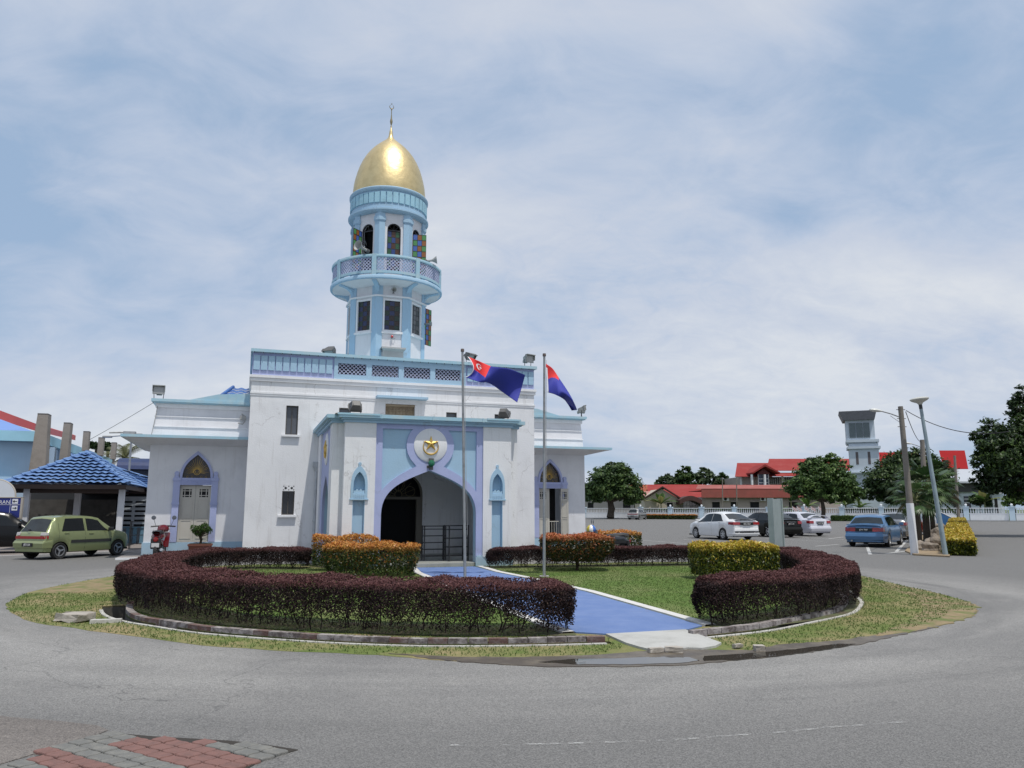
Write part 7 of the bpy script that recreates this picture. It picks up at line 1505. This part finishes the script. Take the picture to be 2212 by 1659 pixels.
m=M();m.tube([d*.97,d],[.06,.06],10);m.build('collar',blk,t);m=M();m.T=Matrix.Translation(d)@Matrix.Rotation(R(-6),4,'Y');m.lathe([(.06,0),(.10,.06),(.25,.13),(.31,.18),(.315,.21),(.28,.24),(.1,.27),(0,.275)],28);m.build('lamp_head',mat('lamp_disc',(.50,.50,.46),.45),t,smooth=True)
# blue panel, rocks, planting bed at the foot of the poles
bd=M();q=[G(1880,1193),G(1975,1200),G(2052,1204),G(2052,1160),G(2040,1140),G(2010,1138),G(1985,1165),G(1960,1186)]
q=[G(1955,1192),G(1975,1200),G(2052,1204),G(2050,1160),G(2042,1140),G(2018,1138),G(1990,1160)]
bd.prism([(p.x,p.y) for p in q],0,.05);bd.build('planting_bed',dirt_m,kind='structure')
rk=mat('rock',(.26,.22,.18),.9,vs=5,col2=(.10,.085,.07),bump=.5,bs=12)
for k,(px,py,s,lb_) in enumerate([(1990,1190,.28,'pale rock right against the foot of the grey utility pole'),(2010,1192,.30,'dark rock between the utility pole and the lamp post'),(2022,1180,.32,'upright brown rock just left of the lamp post'),(2024,1166,.34,'rock farther back beside the lamp post'),(2006,1180,.24,'small rock behind the pale rock at the pole'),(2030,1150,.4,'tree stump like rock farthest back in the bed')]):
    g_=G(px,py);bmx=bmesh.new();bmesh.ops.create_icosphere(bmx,subdivisions=3,radius=s);rs=random.Random(k)
    ph=[rs.random()*6 for _ in range(6)]
    for v in bmx.verts:
        c=v.co;f=1+.22*math.sin(c.x*9/s*.4+ph[0])*math.sin(c.y*8/s*.4+ph[1])+.12*math.sin(c.z*14/s*.4+ph[2])+.06*rs.random();v.co=Vector((c.x*f,c.y*f*.8,c.z*f*(1.2 if k in (2,3,5) else .75)))
    me=bpy.data.meshes.new('rock');bmx.to_mesh(me);bmx.free();me.materials.append(rk);o=bpy.data.objects.new('rock',me);COL.objects.link(o);o.location=(g_.x,g_.y,s*.45);setp(o,lb_,'rock','rocks round the palms')
g_=G(2040,1148);t=thing('blue_sign','blue panel with white frame between the lamp post and yellow hedge','sign',(g_.x,g_.y,0),R(-20));m=M();m.add([(-.5,0,.25),(.55,0,.5),(.5,0,1.0),(-.45,0,1.55),(-.5,.03,.25),(.55,.03,.5),(.5,.03,1.0),(-.45,.03,1.55)],[(0,1,2,3),(7,6,5,4),(0,4,5,1),(1,5,6,2),(2,6,7,3),(3,7,4,0)]);m.build('panel',mat('sign_blue',(.05,.16,.38),.5),t);m=M();m.tube([(-.5,0,0),(-.47,0,1.6)],.03,6);m.tube([(-.47,0,1.6),(.52,0,1.02)],.02,5);m.tube([(.5,.0,0),(.52,0,1.02)],.02,5);m.build('frame',whc,t)
# ================================================================ LEFT SIDE: hall, pylons, tiled shelter, signs
hall_m=mat('hall_pale_blue',(.40,.52,.66),.8,vs=.5,col2=(.34,.46,.60),streak=.15);hall_f=mat('hall_fascia_blue',(.33,.60,.74),.7,vs=.8,var=.1);hall_d=mat('hall_deep_blue',(.16,.27,.56),.7,vs=.8,var=.1);redr=mat('ridge_red',(.55,.10,.09),.6);pyl=mat('pylon_concrete',(.29,.26,.23),.95,vs=1.5,col2=(.22,.195,.17),bump=.5,bs=14)
bk_=-MN   # direction going away parallel to the mosque axis
c0=DY(64,1100,43.5);c0.z=0
hb_=thing('prayer_hall','large pale blue hall with turquoise fascia and red roof edge at far left','building',c0,A)
def HZ(py,Y): return DY(CX,py,Y).z
m=M();m.box(-22,0,0,24,0,5.6)
m.build('wall',hall_m,hb_)
# fascia: front band + side band
z0,z1=HZ(952,42.5),HZ(930,42.5)
m=M();m.box(-22.5,.25,-.7,-.45,z0,z1);m.box(0.0,.25,-.449,25,z0,z1);m.build('fascia',hall_f,hb_)
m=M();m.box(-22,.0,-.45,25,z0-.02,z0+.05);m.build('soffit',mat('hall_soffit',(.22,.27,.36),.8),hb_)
m=M();m.add([(-22,-.3,z1-.1),(.1,-.3,z1-.1),(.1,24,z1-.1),(-22,24,z1-.1),(-22,2.5,z1+1.25),(-2.6,2.5,z1+.95),(-2.6,24,z1+.95),(-22,24,z1+1.25)],[(0,1,5,4),(1,2,6,5),(4,5,6,7)]);m.build('lower_roof',hall_d,hb_)
m=M();m.add([(-22,2.4,z1+1.0),(-2.2,2.4,z1+.6),(-2.2,24,z1+.6),(-22,24,z1+1.0),(-22,3.2,z1+3.5),(-4.5,5.5,z1+1.4),(-2.7,24,z1+.95)],[(0,1,5,4),(1,2,6,5)]);m.build('upper_roof',hall_m,hb_)
q0=DY(-150,868,50);q1=DY(0,896,49);q2=DY(30,907,50);q3=DY(75,922,52);q4=DY(158,944,66);q5=DY(160,946,68)
m=M();vs=[]
for p,w in ((q0,.6),(q1,.55),(q2,.55),(q3,.48),(q4,.42)):
    for z in (w*.5,-w*.5): vs+=[p+Vector((0,0,z)),p+Vector((-.3,.9,z))]
n=5;fs=[]
for i in range(n-1): a=i*4;b=a+4;fs+=[(a,b,b+2,a+2),(a+1,a+3,b+3,b+1),(a,a+1,b+1,b),(a+2,b+2,b+3,a+3)]
m.add([hb_.matrix_basis.inverted() @ v if False else v for v in vs],fs)
Mi=(Matrix.Translation(c0)@Matrix.Rotation(A,4,'Z')).inverted();m.v=[tuple(Mi@Vector(v)) for v in m.v];m.build('roof_edge',redr,hb_)
# tall arched opening on the front wall
m=M();m.plate([(-6,0),(-1.9,0)]+[(-1.9-4.1*(1-math.cos(t))/2*1.0,1.0+3.2*math.sin(t)) for t in [PI*i/14 for i in range(1,14)]]+[(-6,0.5)],[],-.06,-.01);m.build('arched_recess',mat('arch_blue',(.17,.30,.58),.7),hb_)
m=M();
m.box(-22,-.8,-1.8,-.001,HZ(1042,41),HZ(1036,41));m.build('porch_roof',mat('teal_roof',(.16,.36,.46),.6),hb_)
m=M()
for k in range(7): y=2.2+k*3.3;m.box(.001,.5,y,y+.45,0,z0-.1)
m.build('side_rib',hall_m,hb_,split=True)
Hs_=[(76,896.9,20,897,43.2),(130.5,916,13,0,0),(173,934,11.5,0,0),(206.5,947,10.5,0,0),(235,957.6,9.5,0,0),(259.5,966,8,0,0)]
for i,(px,py,wpx,_,_) in enumerate(Hs_):
    Y=42.0*203/(HY-py);p=DY(px,1100,Y);p.z=0;top=DY(px,py,Y).z;w=wpx*Y/F/2
    t=thing('pylon',['nearest and widest tapering concrete pylon beside the blue hall','second concrete pylon from the left beside the blue hall','third concrete pylon from the left, above the tiled roof peak','fourth concrete pylon from the left behind the tiled roof','fifth concrete pylon, small, behind the tiled roof','farthest concrete pylon, half faded behind the street lamp pole'][i],'pylon',p,A,'concrete pylons along the hall')
    m=M();d=.38 if i<2 else .26
    if i==0: m.add([(-w*2.3,-d,0),(w*2.0,-d,0),(w*2.0,d,0),(-w*2.3,d,0),(-w,-d,top),(w,-d,top),(w,d,top),(-w,d,top)],[(0,1,5,4),(1,2,6,5),(2,3,7,6),(3,0,4,7),(4,5,6,7)])
    elif i==1: m.add([(-w*2.2,-d,0),(w*1.0,-d,0),(w*1.0,d,0),(-w*2.2,d,0),(-w,-d,top),(w,-d,top),(w,d,top),(-w,d,top)],[(0,1,5,4),(1,2,6,5),(2,3,7,6),(3,0,4,7),(4,5,6,7)])
    else: m.box(-w,w,-d,d,top-1.25,top);m.add([(-w*.2,-d*.6,0),(w*.6,-d*.6,0),(w*.6,d*.6,0),(-w*.2,d*.6,0),(-w*.15,-d*.6,top-1.25),(w*.7,-d*.6,top-1.25),(w*.7,d*.6,top-1.25),(-w*.15,d*.6,top-1.25)],[(0,1,5,4),(1,2,6,5),(2,3,7,6),(3,0,4,7)])
    m.build('shaft',pyl,t);m=M();m.box(-w*1.01,w*1.01,-d*1.02,d*1.02,top+.001,top+.06);m.build('cap',mat('pylon_cap',(.13,.12,.115),.9),t)
# --- blue tiled shelter (open pavilion)
def P3(px,py,Y): return DY(px,py,Y)
e0=P3(8,1040,30.2);e1=P3(278,1050,31.6);ap_=P3(187,979,33.2);zr=ap_.z;ze=(e0.z+e1.z)/2
sc_=(e0+e1)/2;sc_.z=0;fx=(e1-e0);fx.z=0;Lf=fx.length;fx.normalize();fy_=Vector((-fx.y,fx.x,0));rz=math.atan2(fx.y,fx.x)
sh=thing('shelter','open shelter with blue tiled hip roof left of the mosque','pavilion',sc_,rz)
D_=5.6;h2=Lf/2;x_ap=(ap_-sc_).dot(fx);y_ap=(ap_-sc_).dot(fy_)
q=M();tl=mat('blue_roof_tile_light',(.115,.215,.43),.55,vs=2.5,col2=(.14,.255,.48),coat=.15)
A0,A1_,A2,A3=(-h2,0,ze),(h2,0,ze),(h2,D_,ze),(-h2,D_,ze);RA,RB=(x_ap,y_ap,zr),(x_ap,D_-1.6,zr)
tiles(q,A0,A1_,RA,RA,10,wave=.27,amp=.026,step=.095);tiles(q,A1_,A2,RA,RB,10,wave=.27,amp=.022,step=.05);tiles(q,A3,A0,RB,RA,10,wave=.27,amp=.022,step=.05);tiles(q,A2,A3,RB,RB,10,wave=.27,amp=.022,step=.05);q.build('roof',tl,sh)
q=M()
for a,b in ((A0,RA),(A1_,RA),(RA,RB),(A2,RB)):
    a,b=Vector(a),Vector(b);n=max(2,int((b-a).length/.36))
    for i in range(n): p_=a.lerp(b,i/n);r_=a.lerp(b,(i+1)/n);q.tube([p_+Vector((0,0,.06)),r_+Vector((0,0,.035))],[.085,.07],8)
q.build('ridge_tiles',tl,sh)
q=M();q.box(-h2+.1,h2-.1,.06,.16,ze-.20,ze-.03);q.box(h2-.2,h2-.1,.16,D_,ze-.20,ze-.03);q.box(-h2+.1,-h2+.2,.16,D_,ze-.20,ze-.03);q.box(-h2+.3,h2-.3,.5,.7,ze-.36,ze-.2);q.box(-h2+.2,h2-.2,.2,D_-.2,ze-.05,ze-.02);q.build('fascia',mat('dark_timber',(.055,.035,.028),.7),sh)
for px in (56,251): 
    x=(P3(px,1100,31)-sc_).dot(fx);q=M();q.box(x-.11,x+.11,.45,.67,0,ze-.2);q.build('column',whp,sh)
q=M();q.box((P3(112,1100,31)-sc_).dot(fx)-.12,(P3(112,1100,31)-sc_).dot(fx)+.12,D_-.9,D_-.6,0,ze-.2);q.build('column',whp,sh)
# breeze block wall behind the shelter
bw=thing('block_wall','grey wall with rows of ventilation slots at the back of the shelter','wall',sc_+fy_*(D_+.5),rz)
q=M();q.box(-h2-1,h2-1.35,0,.2,0,2.05);q.build('lower_wall',mat('dim_block_wall',(.07,.066,.06),.95,vs=2,var=.4),bw)  # wall colour darkened to hold the shade under the shelter roof
q=M();x0=h2-1.3
hl2=[]
for j in range(6):
    for i in range(4): 
        a=x0+.15+i*.62+(.12 if i>=2 else 0);z=.8+j*.22;hl2.append([(a,z),(a+.5,z),(a+.5,z+.09),(a,z+.09)])
q.plate([(x0,0),(x0+2.9,0),(x0+2.9,2.2),(x0,2.2)],hl2,0,.18);q.build('ventilation_wall',mat('pale_block',(.34,.38,.42),.9,var=.2),bw)
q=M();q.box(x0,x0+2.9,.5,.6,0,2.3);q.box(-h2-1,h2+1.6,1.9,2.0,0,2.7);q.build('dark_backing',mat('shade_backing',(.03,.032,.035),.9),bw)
q=M()
for i in range(9): q.box(x0+.2+i*.3,x0+.36+i*.3,-.16,-.1,0,.72)
q.box(x0+.1,x0+2.8,-.2,-.06,.72,.78);q.build('painted_counter',mat('counter_blue',(.12,.24,.34),.7,var=.3),bw)
q=M();q.box(-.7,-.35,.2,.3,1.6,1.95);q.build('panel',whp,bw)
rk_=thing('shoe_rack','dark metal rack standing between the shelter and the left wing','rack',Vector((DY(303,1100,32).x,32,0)),A)
q=M()
for x in (-.3,.3):
    for y in (-.18,.18): q.box(x-.015,x+.015,y-.015,y+.015,0,1.1)
q.box(-.284,.284,-.19,-.17,1.1,1.12);q.box(-.284,.284,.17,.19,1.1,1.12);q.box(-.31,-.285,-.19,.19,1.1,1.12);q.box(.285,.31,-.19,.19,1.1,1.12);q.build('frame',blk,rk_);
for z in (.2,.55,.9,1.08): q=M();q.box(-.3,.3,-.18,.18,z-.01,z+.012);q.build('shelf',dkm,rk_)
# second tiled roof running back + barrel awning
t=thing('walkway_roof','blue tiled walkway roof running back between shelter and mosque','roof',sc_+fx*(h2-.6)+fy_*4.2,rz)
q=M();tiles(q,(-1.9,0,2.75),(-1.9,10,2.75),(-2.6,1,zr-.05),(-2.6,10,zr-.05),4);w_=3.4
tiles(q,(2.2,2.0,2.55),(2.2,10,2.55),(-2.6,0.6,zr+.12),(-2.6,10,zr+.12),12,wave=.27,amp=.02,step=.05);tiles(q,(-2.4,.5,ze+.5),(2.2,2.0,2.5),(-2.6,.6,zr+.1),(-2.6,.6,zr+.1),10,wave=.27,amp=.02,step=.05);q.build('roof_tiles',tl,t)
q=M();q.box(-2.5,2.0,2.2,9.8,2.35,2.45);q.box(1.95,2.15,2.1,10,2.30,2.5);q.build('eave_board',mat('dark_timber',(.055,.035,.028),.7),t)
q=M();q.box(1.5,1.75,2.6,2.85,-.0,2.35);q.build('column',whp,t)
cz=DY(295,1030,44);t=thing('barrel_awning','dark blue barrel shaped awning behind the left wing canopy','awning',(cz.x,cz.y,0),A)
q=M();zc=DY(290,1012,44).z;n=10;vs=[]
for i in range(n+1):
    a=PI*i/n
    for x in (-.9,3.5): vs.append((x,-1.0*math.cos(a)*1.3,zc-.1+.75*math.sin(a)*.9))
q.add(vs,[(2*i,2*i+2,2*i+3,2*i+1) for i in range(n)]+[tuple(range(0,2*n+2,2))]);q.build('canvas',mat('navy_canvas',(.018,.035,.11),.6,var=.3),t,fix=False)
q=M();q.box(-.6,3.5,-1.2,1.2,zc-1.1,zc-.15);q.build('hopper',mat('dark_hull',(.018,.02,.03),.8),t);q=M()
for x in (-.4,3.2): q.box(x-.06,x+.06,-.06,.06,0,zc-1.1)
q.build('support',steel,t)
# direction sign
sp0=P3(0,1050,29.2);sgn=thing('direction_sign','blue direction board with arrows under a white arch, at the left edge','sign',(sp0.x,29.2,0),R(8))
zx=lambda px:(P3(px,1050,29.2).x-sp0.x);zz_=lambda py:P3(0,py,29.2).z
q=M();q.box(-1.6,zx(46),-.03,.03,zz_(1104)-.45,zz_(1075.5));q.build('board',mat('sign_navy',(.018,.03,.20),.5),sgn)
q=M();fr=mat('sign_frame',(.42,.38,.33),.6)
q.box(zx(46),zx(50),-.05,.05,0,zz_(1074));q.box(-1.6,zx(50),-.05,.05,zz_(1075.5)+.001,zz_(1073.5));q.build('frame',fr,sgn)
q=M();r=.68;cxx=zx(33)-r;z0_=zz_(1073.4);q.plate([(cxx+r*math.cos(t),z0_+r*.95*math.sin(t)) for t in [PI*i/24 for i in range(25)]],[],-.03,.03);q.build('arch_panel',mat('sign_white',(.62,.65,.70),.5),sgn)
q=M();q.tube([(cxx+r*math.cos(t),0,z0_+r*.95*math.sin(t)) for t in [PI*i/24 for i in range(25)]],.035,6);q.build('arch_rim',fr,sgn)
q=M();wht=mat('sign_lettering',(.72,.72,.76),.6)
q.box(-1.6,zx(44.5),-.038,-.031,zz_(1090.5),zz_(1089.8));q.box(zx(25),zx(25.6),-.038,-.031,zz_(1104)-.3,zz_(1076.5))
for k,zc_ in enumerate((zz_(1083),zz_(1097.5))):
    x=zx(34.5);q.box(x-.1,x+.1,-.040,-.031,zc_-.09,zc_+.09)
q.build('markings',wht,sgn)
q=M()
for k,zc_ in enumerate((zz_(1083),zz_(1097.5))):
    x=zx(34.5);s=-1 if k==0 else 1;q.box(x-.07,x+.07,-.046,-.041,zc_-.012,zc_+.012);q.plate([(x+s*.085,zc_),(x+s*.02,zc_+.05),(x+s*.02,zc_-.05)],[],-.046,-.041)
q.build('arrows',plm,sgn)
o=text('lettering','KUBURAN',.19,wht,sgn,Matrix.Translation((zx(22)-.40,-.036,zz_(1085)))@Matrix.Rotation(PI/2,4,'X'))
# street lamp seen over the wing canopy
pL=DY(272,1100,38);t=thing('street_lamp','thin street lamp with flat arm showing above the left wing canopy','street lamp',(pL.x,pL.y,0))
e=DY(226,944,38);s_=DY(330,938,38);m=M();m.tube([(0,0,0),(0,0,DY(272,948,38).z-.1),(.12,0,DY(272,941,38).z)],[.07,.05,.035],8);m.build('post',steel,t)
m=M();o=Vector((pL.x,pL.y,0));m.tube([DY(238,943,38)-o,DY(272,940.5,38)-o,DY(285,940,38)-o],.03,6);m.build('arm',steel,t)
m=M();a=DY(223,944,38)-o;b=DY(241,943,38)-o;m.cb(tuple((a+b)/2),(.42,.22,.10));m.build('lamp_head',mat('lamp_grey',(.30,.30,.29),.5),t,bevel=.03)
mb_=loc(-8.55,6.9,4.04);t=thing('junction_box','flat grey metal box lying on the outer corner of the left wing canopy','box',mb_,A);m=M();m.box(-.32,.05,-.12,.12,0,.12);m.build('case',steel,t);m=M();m.tube([(-.3,0,.09),(-.75,.0,.07)],.03,6);m.box(.051,.25,-.06,.06,.0,.06);m.build('pipe',steel,t)
wire(loc(-8.05,7.1,5.2),loc(-10.0,7.6,3.9),.02,'thin stay cable from the left wing roof down to the canopy edge',.008)
# off-frame tree that shades the right hand road

wl2=M();pts=[G(*p) for p in [(-160,1209),(0,1201),(120,1196),(240,1191),(335,1191)]];a=off(pts,.05);b=off(pts,-.05);n=len(pts)
wl2.add([(p.x,p.y,.004) for p in a]+[(p.x,p.y,.004) for p in b],[(i,i+1,n+i+1,n+i) for i in range(n-1)]);wl2.build('forecourt_line',whc,kind='structure')
pv=M();pv.prism([(p.x,p.y) for p in a]+[(-8.9,27.0),(-8,40),(-30,45),(-30,24)],0,.0035);pv.build('forecourt',mat('forecourt_paving',(.22,.195,.18),.9,vs=1.5,col2=(.17,.15,.14),bump=.3),kind='structure')
